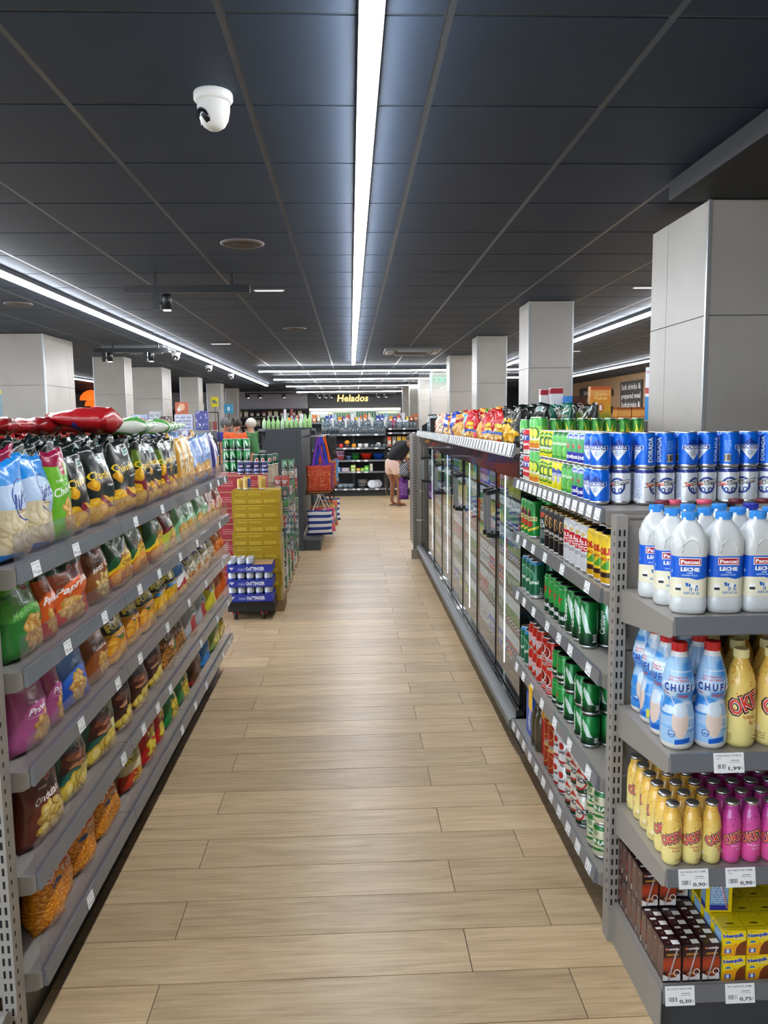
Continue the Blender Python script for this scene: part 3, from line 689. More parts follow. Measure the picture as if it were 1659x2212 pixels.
A_bag('bag_salted', '#f2f4f6', [('rect', 0, .55, 1, 1, '#2f7fd0'), ('poly', [(0, .25), (1, .5), (1, .3), (0, .05)], '#b81a24'), ('text', 'S', .6, .55, .22, '#ffffff', Dk(bold=.05)), ('chips', .4, .12, .3, .08, 6, YC, .12, .8)])
A_bag('bag_nic', '#f0e6cc', [('rect', 0, .70, 1, 1, '#2b2466'), ('text', 'NicNac’s', .5, .72, .11, '#f2e7a4', Dk(w=.85, rot=.15, bold=.03, out='#16150f')), ('text', 'TATTIS', .5, .50, .13, '#f4ead0', Dk(w=.8, rot=.3, bold=.05, out='#16150f')), ('chips', .5, .22, .38, .17, 40, ('#a8551c', '#e09a40', '#f6cf80'), .07, .7)])
A_bag('bag_bacon', '#e8852a', [('chips', .5, .35, .35, .25, 20, ('#b8551c', '#ee7c1e', '#fba850'), .12, .7), ('text', 'BITS', .5, .8, .10, '#3a1a0c', Dk(w=.6, bold=.03))])
fr('bag_ondulada', '#6c3326', '#43160f', 'Onduladas', .58, [('chips', .5, .28, .26, .17, 30, ('#b0862c', '#e4c25a', '#f6e39a'), .10, .55)], w=.7)
KS = [('poly', [(.05, .42), (.75, .42), (.82, .58), (.6, .74), (.1, .70)], '#3a1410'), ('ell', .38, .56, .22, .12, '#6a2a1e'), ('ell', .34, .60, .14, .05, '#b8704a'), ('ell', .40, .46, .16, .03, '#c08a5a'), ('chips', .5, .18, .42, .16, 18, ('#a98a22', '#e3c54a', '#f2de84'), .12, .7)]
A_bag('bag_kessel', '#17695a', KS+[('rect', .66, .36, .80, .50, '#e8e2a0'), ('text', 'Kessel', .52, .86, .09, '#c9b48c', Dk(w=.7, bold=.0, rot=.15)), ('text', 'Chips', .66, .74, .08, '#c9b48c', Dk(w=.5, bold=.0, rot=.15))])
A_bag('bag_kessel2', '#3a1a14', KS+[('text', 'Kessel', .5, .84, .09, '#bfae90', Dk(w=.7, bold=.0, rot=.2)), ('rect', .0, .0, 1, .10, '#8c1a20')])
A_bag('bag_peanut', '#7a5a24', [('puff', .5, .3, .45, .28, 120, ('#7a4a12', '#c8822c', '#e8b460'), .06), ('ell', .7, .45, .14, .08, '#3f7a28'), ('rect', 0, .85, 1, 1, '#a01a24'), ('text', 'Erdnuss', .5, .76, .08, '#f4ecd8', Dk(w=.7, rot=.3, out='#3a1408')), ('text', 'Flippies', .5, .62, .10, '#f6dcc0', Dk(w=.8, rot=.3, out='#6a1410'))])
A_bag('bag_silver', '#b9babd', [('poly', [(.2, .0), (.8, 0), (.7, .5), (.3, .55)], '#b83a34'), ('ell', .5, .62, .09, .08, '#dfe8ee'), ('ell', .5, .62, .05, .045, '#4a78b0'), ('poly', [(0, .8), (.5, .9), (1, .8), (1, 1), (0, 1)], '#d8d9db')])
A_bag('bag_lemon', '#e6dc30', [('poly', [(0, .7), (.5, .6), (1, .75), (1, 1), (0, 1)], '#c01a2a'), ('ell', .3, .62, .07, .06, '#e8eef2'), ('chips', .6, .3, .25, .2, 10, ('#b88a1a', '#f0e040', '#f8f080'), .12, .7)])
A_bag('bag_tortilla', '#e0661a', [('poly', [(.2, .1), (.9, .3), (.5, .75)], '#f09a2c'), ('poly', [(.3, .2), (.8, .33), (.5, .65)], '#e0661a'), ('text', 'Nachos', .5, .85, .08, '#ffe8b0', Dk(w=.7, bold=.03))])
A_bag('bag_puffs', '#f09a18', [('puff', .5, .30, .48, .32, 230, ('#b86008', '#f39c1e', '#ffc560'), .055), ('rect', 0, .62, 1, .84, '#ee6a14'), ('rect', 0, .84, 1, 1, '#f28a1a')]+brandmark(.5, .86)+[('text', 'GANCHI', .5, .70, .12, '#fdf2e2', Dk(w=.85, rot=.12, bold=.04, out='#d8400c')), ('text', 'TOS', .62, .58, .05, '#ffffff', Dk(w=.3, rot=.12, bold=.03, out='#d8400c')), ('ell', .30, .52, .09, .035, '#24408f')])
A_bag('bag_bolitas', '#e8dcae', [('rect', 0, .7, 1, 1, '#8e8a7c'), ('text', 'Bolitas', .5, .62, .10, '#e8e04a', Dk(w=.8, rot=.25, bold=.03, out='#1c1c14')), ('poly', [(0, .3), (.6, .4), (.3, 0), (0, 0)], '#c83a1a'), ('puff', .6, .2, .3, .15, 30, YC, .06)])
A_bag('bag_redyellow', '#c8161e', [('chips', .55, .35, .25, .30, 22, ('#b8901a', '#f0d428', '#f8ec70'), .10, .55), ('rect', 0, .85, 1, 1, '#e6c020')])
A_bag('bag_greenyellow', '#178a3a', [('chips', .6, .36, .24, .30, 22, ('#b8901a', '#f2d82a', '#f8ec70'), .10, .55), ('poly', [(0, .8), (1, .9), (1, 1), (0, 1)], '#e6b020'), ('text', 'GUSANOS', .5, .87, .06, '#c01a1a', Dk(w=.7, bold=.03))])
A_bag('bag_pretzel', '#5c3a20', [('rect', 0, 0, 1, .15, '#c01a22'), ('ring', .5, .55, .16, .03, '#8a5a28'), ('ring', .38, .42, .09, .025, '#7a4a1e'), ('rect', 0, .85, 1, 1, '#d8d8d4')])
A_bag('bag_blueplain', '#1f86d8', [('chips', .65, .45, .15, .2, 8, ('#a88a2a', '#d8b84a', '#ecd684'), .11, .7)])
A_bag('bag_palegreen', '#8fb45c', [('chips', .5, .35, .3, .25, 24, ('#a8a03a', '#d8cf6a', '#eee8a0'), .11, .7), ('rect', 0, .8, 1, 1, '#2c6a9a')])
A_bag('bag_cheetah', '#efdc3a', [('chips', .5, .3, .35, .25, 24, ('#b89a3a', '#f0dc80', '#f8f0c0'), .10, .6), ('rect', .1, .62, .9, .76, '#1f2a6a'), ('text', 'Pommes', .5, .69, .06, '#f8f060', Dk(w=.6, bold=.03))])
A_bag('bag_red', '#b3161f', [('text', 'EstrellaChips', .5, .60, .06, '#8a0d14', Dk(w=.7)), ('rect', .42, .3, .75, .5, '#c9ccd4'), ('lines', .45, .72, .32, .48, 6, '#6a6d78'), ('poly', [(.78, .35), (.98, .5), (.85, .6)], '#2a3d92'), ('line', .05, .7, .4, .4, .01, '#d85a5a')])
A_bag('bag_redgreen', '#a81a20', [('rect', 0, .70, 1, .92, '#2f6b2c'), ('lines', .05, .95, .74, .88, 3, '#9abf5a'), ('rect', 0, 0, 1, .2, '#8a1016')])
A_bag('bag_redsnack', '#c4161e', [('ell', .5, .5, .2, .12, '#e8d020'), ('text', 'Snack', .5, .5, .08, '#c4161e', Dk(w=.4, bold=.03)), ('chips', .5, .2, .35, .15, 20, CH, .09, .6), ('rect', 0, .3, 1, .38, '#2a5ab0')])
A_bag('bag_bluesnack', '#2c49b8', [('chips', .5, .25, .35, .2, 16, CH, .1, .6), ('rect', .2, .6, .8, .75, '#e8e8f4')])
A_bag('bag_pinkbeige', '#dcc0a8', [('rect', 0, .6, 1, 1, '#d8b59c'), ('ell', .5, .45, .16, .18, '#c86a6a'), ('ell', .5, .45, .1, .12, '#b0cfa0')])
A_bag('bag_orangesnack', '#ee9a24', [('chips', .5, .3, .35, .25, 20, CH, .1, .6), ('rect', .1, .65, .9, .8, '#8c1424')])
A_bag('bag_cyan', '#7cc8e8', [('chips', .5, .25, .3, .2, 14, CH, .1, .6), ('ring', .5, .65, .12, .01, '#ffffff')])
A_bag('bag_blackgold', '#15120e', [('chips', .5, .28, .42, .26, 30, YC, .1, .6), ('text', 'POM-BÄR', .5, .68, .09, '#f0c020', Dk(w=.75, bold=.04, rot=.1))])

# ---- can artwork
DB = '#0668e0'
def dorada(name, bg, tri='#e8ecf2', tx='#ffffff', badge='#0a3a9a'):
    return A_can(name, bg, [('poly', [(.36, .62), (.50, .86), (.64, .62)], badge), ('rect', .33, .50, .67, .64, '#f0f4f8'), ('rect', .34, .51, .66, .63, badge), ('poly', [(.36, .50), (.64, .50), (.50, .14)], tri), ('ell', .5, .38, .09, .10, '#b9c4d8'), ('text', 'DORADA', .5, .57, .085, tx, Dk(w=.27, bold=.03)), ('text', 'DORADA', .78, .5, .13, tx, Dk(rot=PI/2, bold=.03, w=.44)), ('text', 'DORADA', .04, .5, .13, tx, Dk(rot=PI/2, bold=.03, w=.44)), ('bars', .17, .27, .08, .34, Dk(c='#303030', bgc='#d8c9a8')), ('lines', .17, .27, .42, .8, 8, '#cfe0f8', .5)])
dorada('can_dorada', DB); dorada('can_doradared', '#c4301c', '#d8b8b0', '#ffffff', '#b8241a'); dorada('can_doradayel', '#e8df1e', '#f0ec80', '#ffffff', '#153f9c')
A_can('can_miguel', '#e4e7ec', [('ring', .5, .50, .21, .030, '#33478f', Dk(ry=.25)), ('text', '0,0', .5, .34, .20, '#33478f', Dk(w=.17, bold=.02)), ('poly', [(.30, .46), (.70, .60), (.72, .74), (.32, .60)], '#e8e8e4'), ('line', .29, .46, .71, .60, .016, '#222222'), ('line', .31, .60, .73, .74, .016, '#222222'), ('text', 'Miguel', .58, .625, .11, '#1d2a2a', Dk(w=.24, rot=.17, bold=.0)), ('text', 'San', .39, .555, .12, '#d8492a', Dk(w=.12, rot=.17, bold=.03)), ('lines', .08, .27, .10, .92, 22, '#5d74b4', .75), ('lines', .74, .94, .2, .9, 14, '#7f92c4', .6), ('rect', 0, .94, 1, 1, '#2b3c88')])
A_can('can_zero', '#4fa56a', [('rect', 0, 0, 1, .34, '#2a2fb0'), ('ring', .5, .36, .44, .06, '#2f52c0', Dk(ry=.56)), ('ring', .5, .36, .50, .012, '#dfe8f0', Dk(ry=.62)), ('star', .44, .56, .13, '#d42a22'), ('rect', 0, 0, 1, .33, '#2424a8'), ('text', '0.0 BEER', .5, .88, .09, '#e8eef8', Dk(w=.26)), ('text', 'Heineken', .5, .19, .17, '#ffffff', Dk(w=.46, bold=.03)), ('bars', .08, .16, .1, .4)])
A_can('can_shandy', '#5cb85a', [('ell', .46, .28, .22, .24, '#3a8a30'), ('ell', .50, .30, .16, .20, '#7fd05a'), ('ell', .56, .34, .12, .16, '#5cb85a'), ('text', 'Shandy', .48, .62, .15, '#dff0d8', Dk(w=.36, slant=.2)), ('bars', .68, .78, .4, .75, Dk(c='#555555')), ('rect', 0, .92, 1, 1, '#2d7a3a')])
A_can('can_tropyel', '#e6e01c', [('ell', .5, .55, .30, .42, '#2c7a22'), ('ell', .5, .55, .25, .36, '#b8d028'), ('ell', .5, .62, .17, .22, '#2f6a20'), ('ell', .53, .60, .10, .14, '#d8e040'), ('text', 'Tropical', .5, .38, .12, '#ffffff', Dk(w=.36, bold=.03, out='#225a1c')), ('bars', .14, .24, .12, .42), ('bars', .78, .88, .12, .42)])
A_can('can_tropgreen', '#3f9a3a', [('grad', 0, .5, '#d8d83a', '#8abf3a'), ('poly', [(.3, 0), (.45, .5), (.42, .95), (.52, .4), (.60, .9), (.58, .3), (.7, .7), (.64, 0)], '#e8dc3c'), ('bars', .14, .26, .3, .8), ('poly', [(.36, .1), (.4, .6), (.47, .1)], '#2d7a2c'), ('text', 'Tropical', .5, .16, .1, '#ffffff', Dk(w=.34, bold=.03)), ('rect', 0, .93, 1, 1, '#2d7a34')])
A_can('can_troptall', '#58b85a', [('grad', 0, .3, '#e8862a', '#d8d83a'), ('grad', .3, .75, '#d8d83a', '#7ccc5a'), ('ell', .5, .5, .17, .22, '#2d7a2c'), ('ell', .5, .5, .12, .17, '#d8e04a'), ('text', 'Tropical', .5, .32, .09, '#ffffff', Dk(w=.34, bold=.03)), ('rect', 0, .10, 1, .14, '#e0601c')], tall=True)
A_can('can_phu', '#20242c', [('ell', .5, .68, .12, .14, '#c8ccd0'), ('ell', .5, .68, .07, .09, '#20242c'), ('text', 'PHU', .5, .42, .12, '#f0f2f4', Dk(w=.3, bold=.03)), ('text', 'U', .5, .22, .12, '#f0f2f4', Dk(bold=.03)), ('rect', 0, .9, 1, 1, '#8a8e96')], tall=True)
A_can('can_redcola', '#cf1f26', [('rect', .34, .55, .66, .82, '#30409c'), ('text', 'TT', .5, .68, .16, '#e8ecf8', Dk(w=.2, bold=.03)), ('rect', 0, .0, 1, .14, '#e0dcd0'), ('text', 'TARRIPA', .5, .38, .1, '#ffffff', Dk(w=.4, bold=.03))], tall=True)
A_can('can_dodo', '#1f8a38', [('poly', [(.25, .1), (.75, .30), (.72, .22), (.3, .04)], '#e8d44a'), ('ell', .48, .62, .09, .16, '#5a1c30'), ('rect', .34, .44, .70, .56, '#e8dc90'), ('text', 'DODO', .52, .50, .075, '#201c14', Dk(w=.3, bold=.03)), ('ell', .52, .34, .10, .09, '#c8402a'), ('ell', .44, .74, .05, .06, '#d8c83a'), ('rect', 0, .93, 1, 1, '#2fa04a')], tall=True)
A_can('can_lion', '#1c3f3c', [('text', 'HELLES', .5, .62, .09, '#dfe8e4', Dk(w=.34, bold=.03)), ('text', 'TRUEB', .5, .50, .09, '#dfe8e4', Dk(w=.34, bold=.03)), ('lines', .3, .7, .15, .4, 6, '#b8c8c4'), ('ell', .5, .8, .1, .07, '#b8402a')], tall=True)
A_can('can_guinness', '#17151a', [('ell', .5, .70, .075, .15, '#b98a4a'), ('ell', .52, .69, .045, .11, '#17151a'), ('line', .47, .82, .56, .60, .012, '#d8b070'), ('text', 'GUINNESS', .5, .42, .08, '#e8e6e2', Dk(w=.42, bold=.02)), ('text', 'DRAUGHT', .5, .32, .035, '#c8b890', Dk(w=.24)), ('rect', 0, .95, 1, 1, '#2a2a30')], tall=True)
A_can('can_stella', '#d6d9dd', [('rect', .24, .42, .76, .68, '#bf1a22'), ('poly', [(.24, .68), (.5, .74), (.76, .68)], '#bf1a22'), ('text', 'STELLA', .5, .61, .085, '#ffffff', Dk(w=.40, bold=.03)), ('text', 'ARTOIS', .5, .49, .085, '#ffffff', Dk(w=.40, bold=.03)), ('lines', .4, .6, .28, .36, 2, '#6a6d74'), ('ell', .5, .80, .07, .05, '#c8b070'), ('rect', 0, .95, 1, 1, '#b9bcc0')], tall=True)
A_can('can_radler', '#eac522', [('rect', 0, .0, 1, .12, '#d8a81a'), ('rect', .2, .12, .8, .22, '#3a1c14'), ('poly', [(.3, .3), (.5, .55), (.42, .3), (.6, .5), (.6, .28)], '#4f9a30'), ('text', 'RADLER', .5, .66, .12, '#e84a28', Dk(w=.48, bold=.03, out='#6a1c10')), ('text', 'LIMON', .5, .5, .06, '#b8401c', Dk(w=.28, bold=.03)), ('ell', .72, .22, .05, .06, '#b8301c')], tall=True)
A_can('can_tropdark', '#1f6a4a', [('ring', .5, .55, .13, .012, '#8fc4a4', Dk(ry=.20)), ('ell', .5, .60, .08, .12, '#3a8a66'), ('text', 'Tropical', .5, .42, .095, '#eef6f0', Dk(w=.40, bold=.03)), ('rect', 0, .93, 1, 1, '#2f86b8'), ('bars', .72, .82, .08, .26), ('rect', 0, 0, 1, .05, '#b8c0c0')], tall=True)
HK = [('rect', 0, .0, 1, .34, '#123a24'), ('ell', .5, .66, .22, .25, '#2fa04a', .6), ('star', .42, .62, .15, '#cf2a22'), ('text', 'Heineken', .5, .20, .14, '#ffffff', Dk(w=.56, bold=.03)), ('text', 'ORIGINAL', .5, .90, .04, '#8fd09c', Dk(w=.3)), ('bars', .06, .14, .1, .3)]
A_can('can_heintall', '#2c9440', HK, tall=True); A_can('can_hein', '#2c9440', HK)
CB = [('grad', 0, .5, '#0c2418', '#15803a'), ('poly', [(.52, .95), (.60, .72), (.66, .40), (.70, .28), (.60, .30), (.54, .55), (.50, .80)], '#dfeae8', .9), ('text', 'Carlsberg', .44, .52, .13, '#f4f8f6', Dk(w=.42, rot=PI/2, bold=.03, slant=.15)), ('bars', .72, .81, .08, .26, Dk(c='#404040')), ('ell', .86, .78, .02, .03, '#c8d8d0')]
A_can('can_carltall', '#15823c', CB, tall=True); A_can('can_carl', '#15823c', CB)
A_can('can_estrella', '#c42a1c', [('ell', .46, .60, .20, .26, '#e8e4de'), ('ell', .46, .62, .16, .22, '#8a1c16'), ('rect', .40, .22, .62, .36, '#d8dce4'), ('text', 'Atami', .5, .29, .10, '#7a1a20', Dk(w=.2, bold=.02)), ('lines', .35, .65, .06, .2, 3, '#f0d8d0')])
A_can('can_amber', '#a8341a', [('ring', .45, .5, .3, .02, '#c8904a'), ('bars', .62, .72, .45, .8), ('rect', 0, .92, 1, 1, '#c8a060'), ('rect', .63, .2, .71, .36, '#c8c8c8')])
A_can('can_bud', '#e4e6ea', [('ell', .5, .72, .12, .14, '#c8362c'), ('text', 'Budweiser', .5, .48, .16, '#2a2a34', Dk(w=.5, slant=.3, rot=.2)), ('rect', 0, .0, 1, .10, '#b8202a')])
A_can('can_becks', '#d9d5c8', [('rect', 0, 0, 1, .22, '#1d3a2a'), ('ring', .5, .48, .26, .028, '#c8302a', Dk(ry=.32)), ('poly', [(.43, .78), (.5, .95), (.57, .78)], '#c8302a'), ('rect', .28, .42, .72, .60, '#14161a'), ('text', 'BECK’S', .5, .51, .12, '#f0f0ec', Dk(w=.36, bold=.03)), ('lines', .6, .7, .04, .2, 4, '#d8dcd8')])
A_can('can_reina', '#d8d4b4', [('rect', .2, .36, .8, .60, '#2a7a3a'), ('text', 'REINA', .5, .48, .16, '#f4f6f0', Dk(w=.40, bold=.03)), ('ell', .5, .80, .12, .12, '#8fa880'), ('poly', [(.3, .1), (.7, .2), (.6, .28), (.35, .2)], '#2a7a3a'), ('rect', 0, .92, 1, 1, '#2a7a3a')])
A_can('can_gold', '#c8a048', [('lines', .3, .7, .2, .8, 8, '#8a6a20', .5), ('rect', .55, .1, .75, .9, '#3a4a8a')])
A_can('can_otting', '#c4c8d2', [('rect', 0, .2, 1, .62, '#2f3f98'), ('lines', .3, .7, .3, .5, 3, '#e8eaf4')])
A_can('can_navy', '#23265c', [('star', .5, .66, .12, '#c8302a'), ('text', 'OE', .5, .66, .12, '#e8eaf4', Dk(w=.2, bold=.03)), ('rect', .3, .2, .7, .4, '#9aa0c8')])
A_can('can_astra', '#1e4a34', [('ell', .5, .5, .15, .22, '#e0e0d8'), ('ell', .5, .5, .10, .16, '#c0332c')])
# ================================================================ crisp shelving along the aisle
LX, LY, R90 = -.80, 1.88, PI/2
LLEV = [1.24, .985, .733, .46, .20]
LC = [[1.97, 2.26, 2.89, 3.30, 4.05, 4.45, 4.7, 4.95], [2.15, 2.48, 2.9, 3.2, 3.6, 4.0, 4.7], [2.22, 2.58, 2.86, 3.3, 3.75, 4.2, 4.75], [2.60, 2.86, 3.08, 3.3, 4.0, 4.5, 4.9], [2.21, 3.49, 3.8, 4.1, 4.65, 4.9]]
def lcards(n, a, b): return [(y-LY, P_GEN[(i+n) % 2*2]) for i, y in enumerate(LC[n]) if a <= y-LY < b]
gl = gondola('long grey crisp shelving unit with clear shelf guards beside the aisle', (LX, LY), R90, [0, .83, 1.83, 2.52, 3.2], .5, LLEV, 1.27, guard=.085, cards=lcards, backh=1.27)
gondola('grey shelving unit back to back with the crisp shelves, facing away from the aisle', (-1.80, 5.08), -R90, [0, 1.37, 2.37, 3.2], .49, [1.24, .12], 1.27, backh=1.27, posts=False, backpanel=False)
# perforated end posts and base of the end display next to the camera
t = tag(empty('shelving_unit', (-.853, 1.80, 0)), 'perforated grey end post and base of the shelf end at the crisp side', 'shelving')
ob('upright', upright_mesh(1.75, .034, .05), t, (0, .0, 0)); 
MB().prism([(-.36, 0), (0, 0), (0, .20), (-.02, .20), (-.36, .10)], 'x', -.62, -.004).obj('base', M_GREY, t)
ob('upright', upright_mesh(1.75, .034, .05), t, (-.6, .0, 0))
MB().box(-.58, -.02, .02, .035, .22, 1.7).obj('back_panel', M_GREY, t)

NEAR = 'from near end, '
def Yx(px, X=.86): return X*1696/(757-px)
ROWS = [
 ('top crisp shelf', .272, [(2, 'bag_light', -6, 62), (0, 'bag_light', 58, 122), (1, 'bag_cheese', 108, 150), (0, 'bag_black', 147, 197), (1, 'bag_black', 195, 248), (2, 'bag_black', 247, 300), (0, 'bag_black2', 296, 322), (1, 'bag_black', 318, 350), (2, 'bag_black2', 346, 364), (0, 'bag_black', 360, 386), (0, 'bag_cream', 385, 402), (1, 'bag_cream', 401, 418), (2, 'bag_sky', 417, 440), (0, 'bag_sky', 438, 459), (1, 'bag_navy', 458, 476)]),
 ('second crisp shelf', .212, [(0, 'bag_medit', 2, 82), (1, 'bag_paprika', 72, 104), (2, 'bag_paprika', 98, 186), (0, 'bag_rustic', 184, 228), (1, 'bag_ofen', 228, 275), (2, 'bag_ofen', 274, 312), (0, 'bag_ofen', 312, 350), (1, 'bag_ofen2', 348, 378), (2, 'bag_mint', 377, 398), (0, 'bag_mint', 397, 420), (1, 'bag_mint', 419, 444), (2, 'bag_rose', 443, 461), (0, 'bag_rose', 460, 476)]),
 ('third crisp shelf', .206, [(0, 'bag_prawn', 8, 78), (1, 'bag_prawn', 74, 104), (2, 'bag_salt', 100, 168), (0, 'bag_roast', 166, 218), (1, 'bag_riffel', 214, 258), (2, 'bag_riffel', 256, 288), (0, 'bag_riffel', 286, 322), (1, 'bag_riffel2', 320, 348), (2, 'bag_riffel2', 346, 370), (0, 'bag_salted', 368, 392), (1, 'bag_nic', 391, 410), (2, 'bag_nic', 409, 426), (0, 'bag_nic', 425, 440), (1, 'bag_nic', 439, 453), (2, 'bag_bacon', 452, 465), (0, 'bag_bacon', 464, 476)]),
 ('fourth crisp shelf', .226, [(0, 'bag_ondulada', 18, 98), (1, 'bag_kessel', 96, 166), (2, 'bag_kessel', 164, 226), (0, 'bag_kessel2', 224, 262), (1, 'bag_kessel2', 260, 300), (2, 'bag_kessel2', 298, 336), (0, 'bag_peanut', 334, 362), (1, 'bag_peanut', 360, 388), (2, 'bag_silver', 386, 412), (0, 'bag_silver', 410, 436), (1, 'bag_lemon', 434, 456), (2, 'bag_tortilla', 454, 466), (0, 'bag_tortilla', 464, 476)]),
 ('bottom crisp shelf', .214, [(0, 'bag_puffs', 32, 116), (1, 'bag_puffs', 112, 170), (2, 'bag_puffs', 168, 222), (0, 'bag_bolitas', 242, 276), (1, 'bag_redyellow', 275, 305), (2, 'bag_redyellow', 304, 332), (0, 'bag_greenyellow', 331, 360), (1, 'bag_greenyellow', 359, 390), (2, 'bag_pretzel', 392, 418), (0, 'bag_blueplain', 417, 442), (1, 'bag_palegreen', 440, 460), (2, 'bag_cheetah', 458, 477)])]
BASE = {'bag_light': 'clear-fronted crisp bag with sky blue top', 'bag_cheese': 'lime green crisp bag with maroon top', 'bag_black': 'black crisp bag with yellow lettering', 'bag_black2': 'black and dark red crisp bag', 'bag_cream': 'cream and amber striped crisp bag', 'bag_sky': 'pale blue striped crisp bag', 'bag_navy': 'navy and lilac striped crisp bag', 'bag_mint': 'mint green striped crisp bag', 'bag_rose': 'rose pink striped crisp bag', 'bag_medit': 'two-tone green crisp bag', 'bag_paprika': 'orange Paprika crisp bag', 'bag_rustic': 'brown crisp bag with script lettering', 'bag_ofen': 'green and yellow oven crisp bag', 'bag_ofen2': 'light green snack bag with dark red top', 'bag_prawn': 'mauve Prawn crisp bag with orange top', 'bag_salt': 'blue Salt and Vinegar crisp bag', 'bag_roast': 'brown crisp bag with orange top', 'bag_riffel': 'black and orange ridged crisp bag', 'bag_riffel2': 'black and yellow ridged crisp bag', 'bag_salted': 'blue, red and white crisp bag', 'bag_nic': 'navy and cream peanut snack bag', 'bag_bacon': 'orange snack bag with brown lettering', 'bag_ondulada': 'dark brown Onduladas crisp bag', 'bag_kessel': 'teal kettle crisp bag', 'bag_kessel2': 'dark brown kettle crisp bag', 'bag_peanut': 'brown peanut puff bag', 'bag_silver': 'silver snack bag with red panel', 'bag_lemon': 'lemon yellow and red snack bag', 'bag_tortilla': 'orange tortilla chip bag', 'bag_puffs': 'clear bag of orange puffs', 'bag_bolitas': 'cream and red snack bag', 'bag_redyellow': 'red snack bag with yellow puffs', 'bag_greenyellow': 'green snack bag with yellow puffs', 'bag_pretzel': 'brown pretzel bag with red base', 'bag_blueplain': 'plain blue snack bag', 'bag_palegreen': 'pale green snack bag with blue top', 'bag_cheetah': 'yellow snack bag with navy stripe', 'bag_redgreen': 'red and green crisp bag', 'bag_red': 'large glossy red crisp bag with silver panel', 'bag_greenstripe': 'white and green striped crisp bag'}
rb = random.Random(3)
for lv, (where, hh, items) in zip(LLEV, ROWS):
    for i, (sd, key, a, b) in enumerate(items):
        ya, yb = max(Yx(a), 1.895), min(Yx(b), 5.06); w = min(yb-ya, .30)*.97; d = min(.118, .075+w*.15)
        h = hh*rb.uniform(.95, 1.0) if hh < .25 else hh*rb.uniform(.93, 1.03)
        bag(key, BASE[key], round(w, 3), round(h, 3), round(d, 3), to_world((LX, LY), R90, (ya+yb)/2-LY, .013+d*.58+w*.03+.006*(i % 2), lv+.037), R90+rb.uniform(-.08, .05), (NEAR+where, where), (ya,), 'bags on the '+where, sd)
        if hh < .25 and rb.random() < .8:      # the bag behind it
            bag(key, BASE[key]+' in second row', round(w*.95, 3), round(h*.97, 3), round(d, 3), to_world((LX, LY), R90, (ya+yb)/2-LY+rb.uniform(-.01, .01), .035+d*1.75, lv+.037), R90, (NEAR+where, where), (ya,), 'second row bags on the '+where, sd)
# rows behind on the top deck
for r, (xx, key, hh, base) in enumerate(((-1.01, 'bag_black', .285, None), (-1.13, 'bag_black', .29, None), (-1.25, 'bag_black2', .295, None), (-1.44, 'bag_redgreen', .30, None), (-1.60, 'bag_redgreen', .31, None))):
    n = 15
    for i in range(n):
        y = 2.02+i*.212
        k = key
        if i < 2 and r == 0: k = 'bag_cheese'
        if i > 10 and r < 3: k = ('bag_sky', 'bag_navy', 'bag_cream')[i % 3]
        bag(k, BASE[k]+f', {ORD[r+1]} row back', .195, hh, .085, (xx+rb.uniform(-.015, .015), y+rb.uniform(-.015, .015), 1.277), R90+rb.uniform(-.25, .25), (NEAR+'top deck', 'top deck'), (y,), 'upright bags behind the front row of the crisp top deck', i, None, 1.0)
def lying(key, label, w, h, d, loc, yaw, sd=0, tilt=0.0, grp=None):
    """bag lying flat on its back: front up, length along its own y turned by yaw"""
    m = bag_mesh('crisp_bag', MATS[key], w, h, d, sd, .6)
    m.transform(Matrix.Translation((0, -h/2, d*.42)) @ Matrix.Rotation(-PI/2, 4, 'X'))
    o = ob('crisp_bag', m, None, loc, rot=(tilt, 0, yaw)); tag(o, label, 'crisp bag', grp); return o
lying('bag_red', 'large glossy red crisp bag lying on its side on top of the other bags', .22, .29, .11, (-1.18, 3.55, 1.590), 1.45, 1, .04)
lying('bag_greenstripe', 'white and green striped crisp bag lying flat on the upright black bags, nearer one', .22, .30, .09, (-1.08, 3.95, 1.565), .05, 0)
lying('bag_greenstripe', 'white and green striped crisp bag lying flat on the upright black bags, farther one', .20, .26, .08, (-1.04, 4.40, 1.565), -.2, 2)
for i in range(9):
    lying('bag_redgreen', f'red and green crisp bag lying at back of crisp deck, {ORD[i]} from near end', .20, .27, .07, (-1.44+.03*(i % 3), 2.05+i*.36, 1.585), 1.4+.3*(i % 2), i, 0, 'flat red and green bags')
# ================================================================ beer shelving facing the aisle
RX, RY1 = .76, 3.62
RLEV = [1.305, 1.058, .795, .457, .145]
RC = [[2.36+.082*i for i in range(15)], [2.45, 2.75, 3.0, 3.2, 3.36, 3.5], [2.42, 2.63, 2.78, 2.95, 3.18, 3.36, 3.5], [2.40, 2.62, 2.82, 3.02, 3.2, 3.36, 3.5], [2.38, 2.5, 2.62, 2.74, 2.86, 2.98, 3.1, 3.22, 3.34, 3.46, 3.56]]
gondola('grey beer shelving unit facing the aisle between fridge and dairy shelf end', (RX, RY1), -R90, [0, 1.30], .46, RLEV, 1.34, cards=lambda n, a, b: [(RY1-y, P_GEN[(i+n) % 3]) for i, y in enumerate(RC[n])], backh=1.33, posts=False, brackets=True)
t = tag(empty('top_deck', (1.5, 2.96, 0)), 'wide grey metal deck under the blue and white cans', 'shelving')
B(-.27, .32, -.66, .66, 1.318, 1.342).obj('deck_plate', M_GREY, t); B(-.27, .32, -.64, -.62, 0, 1.315).obj('end_panel', M_GREY, t); B(.30, .315, -.62, .66, 0, 1.31).obj('side_panel', M_GREY, t)

